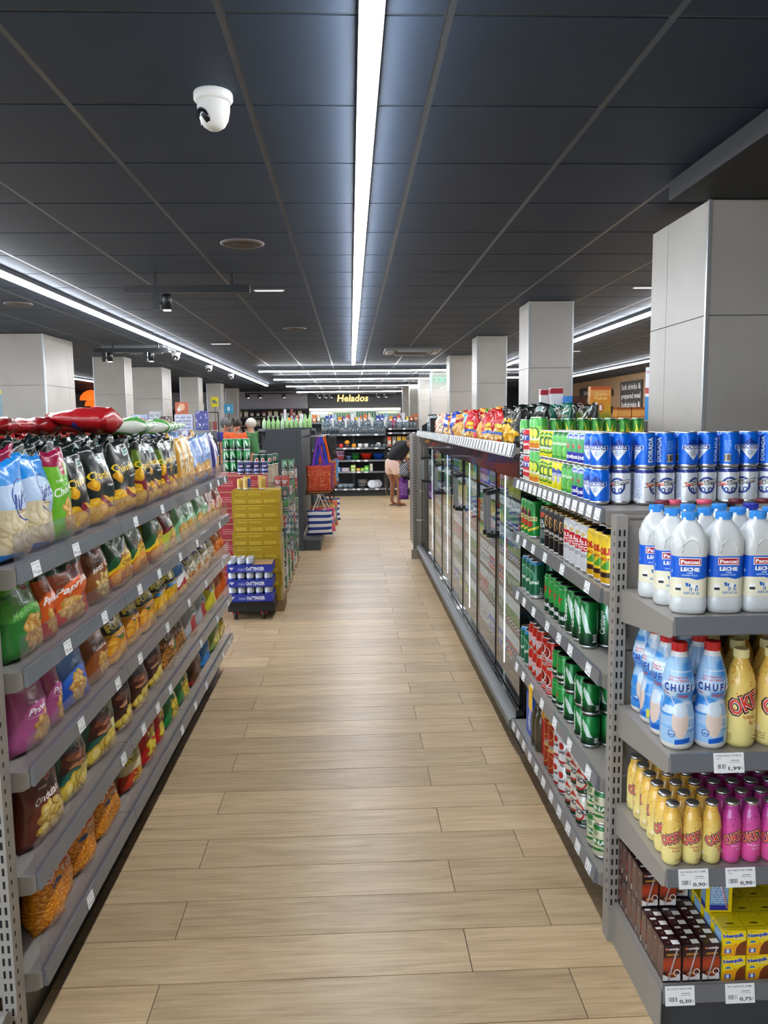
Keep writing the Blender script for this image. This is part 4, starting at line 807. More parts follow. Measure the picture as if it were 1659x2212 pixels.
def rowcan(key, base, y, z, shelf, tier, depth=3, **k):
    for j in range(depth):
        wh = f'from near end, {shelf}'
        b = base+('' if tier is None else f', {tier} layer')+('' if j == 0 else f', {ORD[j]} row')
        can(key, b, (RX+.052+.068*j, y, z), -R90+rb.uniform(-.12, .12)+(.40 if j == 0 else rb.uniform(-2, 2)), (wh, f'{shelf}'), (y,), f'cans on the {shelf}', name='beer_can', **k)
T = dict(h=.168); SZ = {'can_troptall': (.031, .142), 'can_redcola': (.029, .116), 'can_phu': (.029, .116)}
S2, S3, S4, S5 = 'second beer shelf', 'third beer shelf', 'fourth beer shelf', 'bottom beer shelf'
for i, (k, b) in enumerate([('can_radler', 'tall yellow shandy can')]*3+[('can_stella', 'tall white can with red band')]*4+[('can_guinness', 'tall black stout can')]*4+[('can_lion', 'tall dark teal beer can')]):
    rowcan(k, b, 2.40+.072*i, 1.0945, S2, None, 2, lid=M_LIDG if k != 'can_radler' else M_LIDB, **T)
for i in range(3): rowcan('can_dodo', 'tall green can with colourful stripes', 3.42+.07*i, 1.0945, S2, None, 2, lid=M_LIDB, **T)
for i in range(3): rowcan('can_carltall', 'tall green white-lettered can', 2.62+.088*i, .8315, S3, None, 3, lid=M_LIDB, **T)
for i in range(4): rowcan('can_heintall', 'tall green can with red star', 2.885+.074*i, .8315, S3, None, 3, lid=M_LIDB, **T)
for i in range(3): rowcan('can_tropdark', 'tall dark green blue-topped can', 3.38+.075*i, .8315, S3, None, 3, **T)
for tr, z in ((0, .4935), (1, .6085)):
    tn = ('lower', 'upper')[tr]
    for i, (k, b) in enumerate([('can_carl', 'green white-lettered can')]*3+[('can_hein', 'green can with red star')]*2+[('can_estrella', 'red can with white ring')]*2+[('can_doradared', 'red can with pale triangle')]*3):
        rowcan(k, b, (2.58, 2.66, 2.80, 2.90, 2.97, 3.07, 3.14, 3.24, 3.31, 3.38)[i], z, S4, tn, 2, lid=M_LIDB if k in ('can_carl', 'can_hein') else M_ALU)
for i in range(2): rowcan('can_tropdark', 'tall dark green blue-topped can', 3.47+.075*i, .4935, S4, None, 2, **T)
for tr, z in ((0, .1815), (1, .2965)):
    tn = ('lower', 'upper')[tr]
    for i, (k, b) in enumerate([('can_reina', 'cream and green beer can')]*2+[('can_becks', 'white can with red ring')]*3+[('can_bud', 'silver can with script lettering')]*2+[('can_amber', 'rust red gold-rimmed can')]*2):
        rowcan(k, b, (2.42, 2.49, 2.62, 2.69, 2.76, 2.86, 2.93, 3.02, 3.09)[i], z, S5, tn, 2)
# cartons and packs at the far end of the bottom beer shelf
def pack(name, label, cat, key, size, loc, rz, uvs=None, group=None, flap=True):
    w, d, h = size; mb = MB(); mb.box(-w/2, w/2, -d/2, d/2, 0, h, 0, uvs or {'f': (0, 0, .5, 1), 'k': (0, 0, .5, 1), 'r': (.5, 0, 1, 1), 'l': (.5, 0, 1, 1), 't': (.5, .9, 1, 1)})
    o = mb.obj(name, MATS[key], None, loc); o.rotation_euler = (0, 0, rz); tag(o, label, cat, group); return o
def A_box(name, bg, ops, px=240, py=160, asp=1.5, **k):
    a = Art(px, py, bg, asp)
    for op in ops: getattr(a, op[0])(*(op[1:-1] if isinstance(op[-1], dict) else op[1:]), **(op[-1] if isinstance(op[-1], dict) else {}))
    print_mat(name, a, k.get('rough', .4), coat=k.get('coat', 0)); return name
A_box('box_redgold', '#c8201c', [('rect', 0, .75, .5, 1, '#e8a82a'), ('ell', .25, .6, .13, .22, '#e8d8c0'), ('ell', .25, .6, .10, .18, '#c8201c'), ('lines', .55, .95, .3, .6, 6, '#e8c080')])
A_box('box_whitegrey', '#4a4440', [('rect', 0, .8, 1, 1, '#e8eaec'), ('lines', .1, .45, .4, .7, 8, '#c8c4bc', .6), ('lines', .6, .9, .4, .7, 8, '#c8c4bc', .6)])
A_box('box_bluepack', '#2456c4', [('text', 'DORADA', .25, .5, .16, '#ffffff', Dk(w=.4, rot=1.2, bold=.04)), ('ell', .25, .25, .1, .15, '#c8d4ec'), ('text', 'DORADA', .75, .5, .16, '#ffffff', Dk(w=.4, bold=.04))])
def label_or(o, l): o['label'] = l
pack('beer_box', 'red and gold upright beer carton on the bottom beer shelf', 'carton', 'box_redgold', (.13, .07, .21), (RX+.085, 3.17, .1815), -R90+.1)
pack('beer_box', 'shrink-wrapped blue beer six-pack on the bottom beer shelf', 'six-pack', 'box_bluepack', (.13, .10, .19), (RX+.085, 3.42, .1815), -R90)
pack('beer_box', 'dark grey beer carton with white lid beside the fridge side', 'carton', 'box_whitegrey', (.20, .10, .24), (RX+.12, 3.55, .1815), -R90)
def bottle_prof(r, h, neck=.35, rn=.013):
    return [(r*.85, 0), (r, .006), (r, h*(1-neck)*.9), (r*.93, h*(1-neck)), (rn*1.3, h*.78), (rn, h*.83), (rn, h*.965)]
M_OLIVE = mat('olive_glass', '#4a4630', .12, spec=.7)
def bottle(mb_prof, label, loc, m, cm, h, rcap=.015, name='bottle', cat='bottle', group=None, q=None):
    o = MB().lathe(mb_prof, 16).obj(name, m, None, loc); MB().lathe([(rcap, h*.955), (rcap, h), (rcap*.9, h+.001)], 14).obj('cap', cm, o)
    if q: queue(o, label, q[0], cat, q[1], group)
    else: tag(o, label, cat, group)
    return o
for i in range(4): bottle(bottle_prof(.03, .21), 'slim olive glass bottle', (RX+.05+.065*(i % 2), 3.255+.065*(i//2), .1815), M_OLIVE, M_LIDG, .21, q=(('among those behind the red carton', 'behind the red carton'), (i,)), group='olive bottles on the bottom beer shelf')
B(-.03, .03, -.002, 0, -.05, .05).obj('promo_card', [A_box('card_promo', '#f0c020', [('rect', 0, .7, 1, 1, '#3a3a8a'), ('text', 'OFERTA', .5, .5, .16, '#c01a1a', Dk(w=.8)), ('lines', .1, .9, .1, .35, 3, '#8a6010')], 60, 100, .6) and MATS['card_promo']], None, (RX-.012, 3.20, .44))
tag(bpy.context.scene.collection.objects[-1], 'yellow promotion card hanging from the fourth beer shelf rail', 'card'); bpy.context.scene.collection.objects[-1].rotation_euler = (0, 0, -R90)

# ---- the wide top deck: two layers of cans, drink kinds change along the aisle edge
KT = {'can_dorada': 'bright blue beer can', 'can_miguel': 'white and navy beer can', 'can_zero': 'green and blue alcohol-free beer can', 'can_shandy': 'light green shandy can', 'can_doradayel': 'yellow beer can with blue badge', 'can_tropyel': 'yellow beer can with green swirl', 'can_troptall': 'tall lime and orange beer can', 'can_redcola': 'tall red cola can', 'can_phu': 'tall dark grey energy can', 'can_tropgreen': 'green and gold beer can'}
alongL = ['can_dorada', 'can_dorada', 'can_zero', 'can_zero', 'can_shandy', 'can_shandy', 'can_doradayel', 'can_doradayel', 'can_tropyel', 'can_tropyel', 'can_tropyel']
alongU = ['can_dorada', 'can_dorada', 'can_zero', 'can_zero', 'can_zero', 'can_shandy', 'can_shandy', 'can_shandy', 'can_tropyel', 'can_tropyel', 'can_tropyel']
Z0 = 1.343
def deckcan(k, x, y, z, rz, row, order, layer, rowname):
    can(k, KT[k]+f', {layer} layer', (x, y, z), rz, (f'from {rowname}', f'at {rowname}'), order, 'cans on the wide top deck', r=SZ.get(k, (.033, .115))[0], h=SZ.get(k, (.033, .115))[1])
for tr in (0, 1):
    al = (alongL, alongU)[tr]; layer = ('lower', 'upper')[tr]; z = Z0+.1155*tr
    for i, k in enumerate(al):
        for j in range(2):
            y = 2.50+.0685*i; x = .803+.068*j
            if i == 0 and j == 1: k2 = 'can_miguel' if tr == 0 else 'can_dorada'
            else: k2 = k
            deckcan(k2, x, y, z, -R90+(.45 if i > 1 else .9)+rb.uniform(-.15, .15), 0, (y,), layer, 'near end, aisle edge of deck' if j == 0 else 'near end, second row of deck')
    for j in range(2, 11):       # front rows facing the dairy end
        for i in range(2):
            k = 'can_miguel' if tr == 0 else 'can_dorada'
            deckcan(k, .803+.0682*j, 2.475+.0685*i+.01*(j % 2), z, (rb.uniform(-1.2, 1.2) if tr == 0 else (0, 1.5, -1.6, 1.9, .2, -1.2, 1.2, -.3, 1.6, .1, -1.5)[j]), 0, (j,), layer, 'aisle side, deck front row' if i == 0 else 'aisle side, deck second row')
for i in range(2):
    for tr in (0, 1):
        deckcan('can_troptall', .80, 3.29+.07*i, Z0+.1425*tr, -R90+.3, 0, (i,), ('lower', 'upper')[tr], 'near end, aisle edge of deck')
        deckcan('can_redcola', .80, 3.43+.06*i, Z0, -R90+.3, 0, (i,), ('lower', 'upper')[tr], 'near end, aisle edge of deck') if tr == 0 else None
deckcan('can_phu', .80, 3.56, Z0, -R90+.3, 0, (0,), 'lower', 'near end, aisle edge of deck')
deckcan('can_phu', .80, 3.56, Z0+.1165, -R90+.3, 0, (0,), 'upper', 'near end, aisle edge of deck'); deckcan('can_redcola', .80, 3.49, Z0+.1165, -R90+.3, 0, (0,), 'upper', 'near end, aisle edge of deck')

# ================================================================ dairy shelf end facing the camera
EX, EY = .79, 1.865
ELEV = [1.082, .728, .419, .095]
EC = [[(.278, P_MILK)], [(.15, P_HORCH)], [(.07, P_VAN), (.193, P_FRE)], [(.045, P_CAC), (.205, P_NES)]]
dairy = gondola('grey shelf end with milk and shakes facing the shop entrance', (EX, EY), 0, [0, 1.0], .435, ELEV, 1.34, cards=lambda n, a, b: EC[n], backh=1.335, cardw=(.078, .05), railh=.048, kick=.022, kickm=mat('plinth_slate', '#3d434b', .45))
o = MB().box(-.003, 0, .0, .42, 0, .125).box(-.006, .0, .42, .45, 0, .16).obj('base_side', M_GREY, dairy, (0, 0, 0))
# milk
M_MILK = mat('milk_plastic', '#d6dadb', .22, coat=.4, spec=.6)
am = Art(512, 200, '#f0ecd2', 4*.088/.098)
am.rect(0, .48, 1, 1, '#1560d8')
for q in range(4): am.poly([(q*.25, .48), (q*.25+.06, .44), (q*.25+.16, .50), (q*.25+.25, .48)], '#1560d8')
am.rect(.41, .78, .59, .96, '#ffffff'); am.rect(.415, .80, .585, .94, '#b81e2e'); am.text('Pascual', .5, .87, .085, '#ffffff', w=.15, bold=.04)
am.text('LECHE', .5, .69, .085, '#ffffff', w=.15, bold=.05); am.text('SEMI', .5, .60, .04, '#cfe2ff', w=.05); am.text('DESNATADA', .5, .545, .04, '#cfe2ff', w=.13)
am.ell(.53, .29, .09, .055, '#f8f8f4'); am.ell(.50, .30, .035, .04, '#2a6ac8'); am.ell(.56, .28, .03, .03, '#2a6ac8'); am.poly([(.46, .36), (.49, .36), (.485, .27), (.47, .27)], '#2a6ac8')
for q in (.50, .515, .55, .565): am.rect(q, .16, q+.006, .25, '#2a6ac8')
am.rect(.385, .16, .43, .32, '#f8f8f8'); am.rect(.388, .17, .428, .23, '#15181c'); am.lines(.45, .58, .08, .14, 2, '#5a86c0')
am.bars(.16, .24, .10, .34); am.lines(.02, .14, .08, .42, 7, '#6a7a9a'); am.lines(.66, .95, .08, .42, 7, '#6a7a9a'); am.ell(.34, .62, .03, .04, '#bcd4f8')
print_mat('milk_label', am, .35)
def milk_meshes():
    r, h = .0445, .245
    pr = [(r*.84, 0), (r*.96, .005), (r, .015), (r, .038), (r*.965, .043), (r*.965, .05), (r*.965, .148), (r*.99, .153), (r, .170), (r*.98, .186), (r*.88, .204), (r*.66, .222), (r*.45, .233), (r*.40, .237), (r*.40, .246)]
    body = MB(); body.lathe(pr, 48, 0, sq=.62)
    bm_ = body.mesh('milk_bottle', M_MILK)
    # pressed thumb arches on the shoulder
    for v in bm_.vertices:
        x, y, z = v.co
        if .155 < z < .205:
            for ax in (0, 1):
                p, q = (x, y) if ax else (y, x)
                k = (p/.022)**2+((z-.163)/.028)**2
                if k < 1 and abs(q) > abs(p): f = 1-.05*(1-k)**.5; 
                else: f = 1
                if ax: v.co.y *= f
                else: v.co.x *= f
    lab = MB(); lab.lathe([(r*.972, .044), (r*.972, .150)], 48, 0, sq=.62, caps=False, uvf=lambda a, q: ((a+.75) % 1.0, q))
    lm = lab.mesh('label', MATS['milk_label'])
    for nd in MATS['milk_label'].node_tree.nodes:
        if nd.type == 'TEX_IMAGE': nd.extension = 'REPEAT'
    uv = lm.uv_layers[0].data
    for p in lm.polygons:
        us = [uv[l].uv[0] for l in p.loop_indices]
        if max(us)-min(us) > .5:
            for l in p.loop_indices:
                if uv[l].uv[0] < .5: uv[l].uv[0] += 1.0
    return bm_, lm
def cap_mesh(r, z0, z1, m, ribs=40):
    mb = MB(); prof = [(1, z0), (1, z1-.003), (.93, z1)]
    b = 0
    for k, (q, z) in enumerate(prof):
        for i in range(ribs*2): a = PI*i/ribs; rr = r*q*(1 if i % 2 else .965); mb.v.append((rr*math.cos(a), rr*math.sin(a), z))
    n = ribs*2
    for k in range(2):
        for i in range(n): j = (i+1) % n; mb.face((k*n+i, k*n+j, (k+1)*n+j, (k+1)*n+i))
    mb.face([2*n+i for i in range(n)]); mb.face([i for i in range(n)][::-1])
    return mb.mesh('cap', m)
MM, ML = milk_meshes()
def arch_mesh():
    r0, nn = .0445, 2/(1-.62*.8); zr = [(.150, .97), (.153, .99), (.170, 1), (.186, .98), (.204, .88), (.222, .66)]
    mb = MB()
    for side in range(4):
        pts = []
        for k in range(15):
            t = PI*k/14; x = .021*math.cos(t); z = .158+.034*math.sin(t); r = r0*float(np.interp(z, [q[0] for q in zr], [q[1] for q in zr])); y = -r*(1-(abs(x)/r)**nn)**(1/nn)
            c, s = math.cos(side*PI/2), math.sin(side*PI/2); y += .0006; pts.append((c*x-s*y, s*x+c*y, z))
        mb.tube(pts, .0014, 6)
    return mb.mesh('shoulder_arch', M_MILK)
MA = arch_mesh()
MC = cap_mesh(.0205, .240, .259, mat('milk_cap_blue', '#2f8fe6', .35))
MCN = cap_mesh(.0205, .240, .259, mat('milk_cap_navy', '#2330a8', .35))
ez = [z+.0365 for z in ELEV]
for j in range(3):
    for i in range(9):
        x = EX+.078+.0895*i-(.008*j); y = 1.968+.0905*j
        o = ob('milk_bottle', MM, None, (x, y, ez[0]), (-.30 if i == 0 else -.05)+rb.uniform(-.04, .04)); ob('label', ML, o); ob('shoulder_arch', MA, o) if j == 0 or i == 0 else None; ob('cap', MCN if (i, j) in ((4, 1), (3, 2)) else MC, o)
        queue(o, f'white milk bottle with blue label in the {("front", "second", "third")[j]} row', ('from the aisle side', 'at the aisle side'), 'bottle', (x,), 'milk bottles on the top dairy shelf')
for i, (c, x) in enumerate((('#7a2a34', .92), ('#e8607a', .955), ('#e8607a', 1.045), ('#6a2430', 1.14), ('#6a2430', 1.22))):
    m = mat('yogurt_'+c, c, .35); pr = bottle_prof(.034, .24, .3, .017)
    bottle(pr, ('dark red' if c[1] in '67' else 'pink')+'-capped shake bottle behind the milk', (x-.02, 2.232, ez[0]), mat('yog_body', '#e8d8d4', .3), m, .262, .021, q=(('from the aisle side', 'by the back panel'), (x,)), group='shake bottles behind the milk')
# horchata
ah = Art(420, 420, '#3d8fe0', .264/.25)
ah.clouds('#b4d4f4', 7, .42, .0, 1.0); ah.clouds('#dfeaf6', 11, .62, .0, 1.0)
ah.clouds('#e6eef8', 9, .52, .62, .80); ah.grad(.93, 1.0, '#e8eef4', '#e8e8e6'); ah.rect(0, 0, 1, .07, '#e9e4dc')
for cx in (.5, 1.0, 0.0):
    ah.ell(cx+.03, .30, .085, .17, '#e2cfc4'); ah.ell(cx+.03, .41, .085, .07, '#cfe0f0'); ah.line(cx-.10, .56, cx+.02, .36, .012, '#d8d8e4'); ah.line(cx-.17, .585, cx-.10, .56, .012, '#b03a4a')
    ah.text('C H U F I', cx, .635, .07, '#1c3f9c', w=.29, bold=.05, out='#dfeaf6', ow=.03); ah.text('Horchata de', cx, .74, .022, '#c83a4a', w=.20); ah.text('100% con Valencia', cx, .71, .020, '#c83a4a', w=.22); ah.text('Original', cx+.06, .555, .035, '#c83a3a', w=.13, slant=.3)
    ah.ring(cx-.05, .17, .035, .003, '#1c3f9c'); ah.text('1979', cx-.05, .16, .018, '#1c3f9c', w=.05); ah.poly([(cx-.02, .06), (cx+.13, .09), (cx+.13, .14), (cx-.02, .11)], '#1a62c8')
ah.bars(.20, .31, .05, .12); ah.lines(.22, .30, .2, .38, 10, '#707a90'); ah.rect(.14, .08, .18, .17, '#e8d84a'); ah.text('1L', .235, .16, .02, '#203050'); ah.lines(.70, .78, .1, .5, 14, '#e0e8f4')
print_mat('horchata_print', ah, .25, coat=.5)
def shell(name, prof, hmax, m, n=32, uv0=0.0):
    hs = [p[1] for p in prof]
    me = MB().lathe(prof, n, 0, uvf=lambda a, q: ((a+.75+uv0) % 1.0, hs[q]/hmax)).mesh(name, m)
    for nd in m.node_tree.nodes:
        if nd.type == 'TEX_IMAGE': nd.extension = 'REPEAT'
    uv = me.uv_layers[0].data
    for p in me.polygons:
        if len(p.loop_indices) != 4: continue
        us = [uv[l].uv[0] for l in p.loop_indices]
        if max(us)-min(us) > .5:
            for l in p.loop_indices:
                if uv[l].uv[0] < .5: uv[l].uv[0] += 1.0
    return me
def smoothp(pts, n=26):
    zs = np.linspace(pts[0][1], pts[-1][1], n); z = [p[1] for p in pts]; r = [p[0] for p in pts]
    rr = np.interp(zs, z, r); rr[1:-1] = (rr[:-2]+2*rr[1:-1]+rr[2:])/4
    return [(float(a), float(b)) for a, b in zip(rr, zs)]
hp = smoothp([(.034, 0), (.042, .008), (.043, .06), (.0415, .075), (.0425, .085), (.039, .105), (.034, .125), (.0335, .135), (.040, .155), (.0415, .17), (.036, .20), (.026, .235), (.0185, .252), (.0185, .262)], 40)
HM = shell('horchata_bottle', hp, .262, MATS['horchata_print'])
HC = cap_mesh(.0195, .256, .279, mat('red_cap', '#c9201e', .35))
for j in range(4):
    for i in range(2):
        o = ob('drink_bottle', HM, None, (EX+.052+.087*i+.004*j, 1.945+.083*j, ez[1]), (.5, -.35, 1.7, .2, 1.3, .6, 2.4, 0)[j*2+i]-(.9 if i == 0 and j == 0 else 0)); ob('cap', HC, o)
        queue(o, f'blue and white bottle with red cap in the {ORD[j] if j else "front"} row', ('from the aisle side', 'at the aisle side'), 'bottle', (i,), 'red-capped bottles on the second dairy shelf')
# vanilla shakes, big and small
def okey(name, bg, top, sw, txt, flav, w=260, h=360, asp=.16/.155):
    a = Art(w, h, bg, asp); a.grad(.30, 1, bg, top); a.speck(120, sw, .013, .38, .98)
    for cx in (.5, 0.0, 1.0):
        a.text('OKEY', cx, .49, .15, txt, w=.40, rot=.42, bold=.04, out='#3a1410', ow=.07); a.text('OKEY', cx, .49, .15, '#d9352c', w=.40, rot=.42, bold=.015, out='#f8e8e0', ow=.03)
        a.text(flav[0], cx+.05, .33, .035, '#c8682c' if top != '#c0409c' else '#f4b8e0', w=.22, bold=.02); a.text(flav[1], cx+.08, .27, .035, '#c8682c' if top != '#c0409c' else '#f4b8e0', w=.14, bold=.02)
    a.ell(.68, .12, .05, .04, '#e09030' if top != '#c0409c' else '#f05a7a'); a.line(.55, .10, .66, .07, .008, '#5a3010'); a.line(.57, .13, .68, .09, .008, '#5a3010'); a.ell(.25, .18, .03, .04, '#f4ead0'); a.lines(.18, .34, .07, .15, 3, '#8a6a3a', .5)
    print_mat(name, a, .22, coat=.5)
okey('okey_van', '#f0df90', '#ecbc4e', '#d8842c', '#c8281e', ('VAINILLA', 'FLOW')); okey('okey_straw', '#e85aa4', '#c0409c', '#9c2a80', '#c8281e', ('FRESA', 'FLOW')); okey('okey_choc', '#7a4a34', '#4a2418', '#2a1208', '#c8281e', ('CHOCO', 'FLOW'))
sp = smoothp([(.020, 0), (.0245, .006), (.0255, .03), (.0243, .042), (.0255, .048), (.0255, .085), (.025, .105), (.0225, .125), (.0165, .142), (.0155, .146), (.0155, .158)], 30)
M_FOILC = mat('foil_lid', '#c9ccd0', .22, metal=.9); M_NECK = mat('clear_neck', '#e0cfa8', .2)
FL = MB().lathe([(.0165, .1565), (.0178, .1575), (.0176, .1635), (.0160, .1655), (0, .1655)], 22, caps=False).mesh('foil_lid', M_FOILC)
for kx, (key, x0, nc, wd) in enumerate((('okey_van', .826, 3, 'yellow'), ('okey_straw', .984, 7, 'pink'))):
    me = shell('shake_bottle', sp, .155, MATS[key], 26)
    for j in range(6):
        for i in range(nc):
            x = x0+.0525*i+.002*j; y = 1.918+.058*j
            o = ob('shake_bottle', me, None, (x, y, ez[2]), rb.uniform(-.5, .3)+(0 if j < 1 else rb.uniform(-1, 1))); ob('foil_lid', FL, o)
            queue(o, f'small {wd} shake bottle in the {ORD[j] if j else "front"} row', ('from the aisle side', 'at the aisle side'), 'bottle', (x,), f'small {wd} shake bottles on the third dairy shelf')
bp_ = smoothp([(.034, 0), (.040, .008), (.041, .06), (.040, .11), (.037, .13), (.0395, .15), (.036, .18), (.027, .21), (.018, .228), (.018, .24)], 34)
BM_ = shell('shake_bottle', bp_, .255, MATS['okey_van'], 30); BC = cap_mesh(.0195, .234, .256, mat('cream_cap', '#ece0a0', .4))
for j in range(4):
    for i in range(5):
        x = .99+.084*i+(.03 if j % 2 else 0); o = ob('shake_bottle', BM_, None, (x+.018, 1.948+.082*j, ez[1]), rb.uniform(-.2, .3)); ob('cap', BC, o)
        queue(o, f'large yellow shake bottle with cream cap in the {ORD[j] if j else "front"} row', ('from the aisle side', 'at the aisle side'), 'bottle', (x,), 'large yellow shake bottles on the second dairy shelf')
# cocoa cartons and yellow shake packs
ac = Art(360, 260, '#3a1a1c', 360/260.)
ac.rect(0, 0, .34, 1, '#2a1520'); ac.grad(0, .34, '#2a1418', '#4a1c12'); ac.rect(.34, 0, 1, 1, '#3c1a1c')
for q in range(40): y = .28+q*.01; ac.rect(0, y, .34, y+.011, (0.45+.25*math.sin(q/40*PI), .20+.05*math.sin(q/40*PI), .12))
ac.poly([(0, .05), (.34, .05), (.34, .18), (.24, .26), (.1, .16), (0, .22)], '#e8e0dc'); ac.ell(.17, .20, .15, .07, '#8a4018'); ac.ell(.16, .24, .10, .03, '#d88a3a'); ac.ring(.27, .26, .08, .012, '#f0ecea')
ac.rect(.04, .87, .08, .92, '#f0805a'); ac.text('unide', .2, .90, .06, '#ffffff', w=.20, bold=.03); ac.text('cacao.', .18, .76, .075, '#e8a02c', w=.24, slant=.3); ac.rect(0, 0, .34, .05, '#1c1020'); ac.rect(.27, .04, .32, .13, '#e0e0e0')
ac.lines(.37, .68, .1, .9, 16, '#b89a80', .5); ac.ell(.52, .86, .03, .03, '#c8b8a8')
ac.rect(.70, .5, 1, 1, '#30161a'); ac.rect(.86, .55, .99, .78, '#eceae8'); ac.rect(.74, .86, .84, .97, '#eceae8'); ac.ell(.80, .66, .025, .03, '#8a7a74')
print_mat('carton_cocoa', ac, .3, coat=.3)
M_STRAW = glass_mat('straw_wrap', '#f0f0f4', .8, .05, 1.5, .35, '#e8e0e0')
def carton(key, w, d, h, straw=True):
    u = {'f': (0, 0, .34, 1), 'k': (0, 0, .34, 1), 'r': (.35, 0, .69, 1), 'l': (.35, 0, .69, 1), 't': (.70, .5, 1, 1), 'b': (.7, 0, .72, .1)}
    b = MB().box(-w/2, w/2, -d/2, d/2, 0, h, 0, u).mesh('drink_carton', MATS[key])
    s = MB().tube([(-.010, -d/2-.002, .008), (.012, -d/2-.002, h-.012)], .0022, 6).mesh('straw', M_STRAW) if straw else None
    return b, s
cb, cs = carton('carton_cocoa', .047, .038, .106)
for tr in (0, 1):
    for j in range(9):
        for i in range(3):
            if tr and (j < 4 or (i == 2 and j < 5)): continue
            x = .826+.0525*i; y = 1.908+.0405*j
            o = ob('drink_carton', cb, None, (x, y, ez[3]+.1065*tr), rb.uniform(-.04, .04)); 
            if j == 0 or (tr and j < 6): ob('straw', cs, o)
            queue(o, f'small dark brown cocoa carton in {ORD[j] if j else "front"} row, {("lower", "upper")[tr]} layer', ('from the aisle', 'at the aisle side'), 'carton', (i,), 'small cocoa cartons on the bottom dairy shelf')
an = Art(300, 200, '#f4d814', 1.5)
an.rect(0, 0, .4, .35, '#f0a81c'); an.poly([(0, .35), (.2, .5), (.4, .38), (.4, .2), (0, .2)], '#f0a81c'); an.poly([(.22, .0), (.40, .0), (.40, .60), (.30, .50), (.24, .3)], '#7a3a1c'); an.ell(.10, .50, .07, .07, '#3a7ad8'); an.rect(0, .42, .2, .48, '#f4d814'); an.rect(.04, .08, .15, .26, '#2458b8'); an.rect(.07, .1, .12, .24, '#e8ecf4')
an.text('Nesquik', .19, .80, .13, '#1c3fa8', w=.34, bold=.05, rot=.12, out='#ffffff', ow=.04); an.rect(.2, .64, .38, .68, '#e8dca0'); an.text('NESTLE', .09, .93, .03, '#7a5a10', w=.12)
an.rect(.42, .0, .7, 1, '#ecd010'); an.rect(.46, .15, .66, .85, '#5a9ad8'); an.rect(.46, .05, .66, .2, '#2a2a9a'); an.lines(.47, .65, .25, .8, 10, '#e8f0f8'); an.rect(.72, 0, 1, 1, '#ecd412'); an.ell(.86, .75, .08, .03, '#5a4a10'); an.lines(.74, .98, .6, .66, 1, '#8a7a20')
print_mat('carton_shake', an, .3, coat=.3)
u = {'f': (0, 0, .4, 1), 'k': (0, 0, .4, 1), 'r': (.42, 0, .7, 1), 'l': (.42, 0, .7, 1), 't': (.72, .5, 1, 1), 'b': (.72, .1, .74, .2)}
nb = MB().box(-.031, .031, -.03, .03, 0, .070, 0, u).mesh('drink_carton', MATS['carton_shake'])
for tr in (0, 1):
    for j in range(6):
        for i in range(5):
            x = .992+.065*i; y = 1.918+.063*j
            o = ob('drink_carton', nb, None, (x, y, ez[3]+.0715*tr), rb.uniform(-.05, .05)); queue(o, f'yellow shake multipack in {ORD[j] if j else "front"} row, {("lower", "upper")[tr]} layer', ('from the aisle', 'at the aisle side'), 'carton', (i,), 'yellow shake multipacks on the bottom dairy shelf')
nb2 = MB().box(-.035, .035, -.02, .02, 0, .10, 0, dict(u, f=(.42, 0, .7, 1))).mesh('drink_carton', MATS['carton_shake'])
o = ob('drink_carton', nb2, None, (.985, 1.985, ez[3]+.1435), -.06); tag(o, 'upright yellow shake carton turned sideways on top of the multipacks', 'carton'); MB().tube([(.0, -.022, .095), (.022, -.022, .012)], .002, 6).obj('straw', mat('striped_straw', '#e8a8b8', .4), o)
# ================================================================ row of glass-door fridges
FX, FY0, FY1, FT = .80, 3.64, 8.98, 1.43
ND = 8; DW = (FY1-FY0-.08)/ND
fr_ = tag(empty('glass_door_fridge', (FX, FY0, 0)), 'long black fridge row with eight glass doors facing the aisle', 'fridge')
LFY = FY1-FY0
M_FBLK = mat('fridge_black', '#0f1113', .18, coat=.5); M_FINS = mat('fridge_liner', '#3a3d42', .5); M_STEEL = mat('brushed_steel', '#9ea2a6', .3, metal=.8)
B(.02, .72, 0, .035, .10, FT).obj('side_panel', M_FBLK, fr_); B(.02, .72, LFY-.035, LFY, .10, FT).obj('side_panel', M_FBLK, fr_)
B(.68, .72, .035, LFY-.035, .10, FT).obj('back_panel', M_FINS, fr_)
B(.0, .72, 0, LFY, FT, FT+.03).obj('roof', M_FBLK, fr_); B(-.012, .03, 0, LFY, 1.355, FT).obj('fascia', M_FBLK, fr_)
B(.02, .68, .035, LFY-.035, .14, .21).obj('well', M_FINS, fr_)
B(-.02, .05, 0, LFY, .165, .215).obj('sill', M_FBLK, fr_)
MB().prism([(-.045, .12), (-.055, .135), (-.055, .165), (-.035, .18), (0, .18), (0, .12)], 'y', 0, LFY).obj('bumper_rail', mat('bumper_grey', '#75797d', .42, metal=.3), fr_)
B(.015, .05, 0, LFY, 0, .12).obj('kick_plate', M_BLACK, fr_)
gm = MB()
for i in range(int(LFY/.03)): gm.box(-.018, -.0195, .01+i*.03, .03+i*.03, .19, .21)
o = gm.obj('drip_grille', M_GREYD, fr_); o['kind'] = 'stuff'
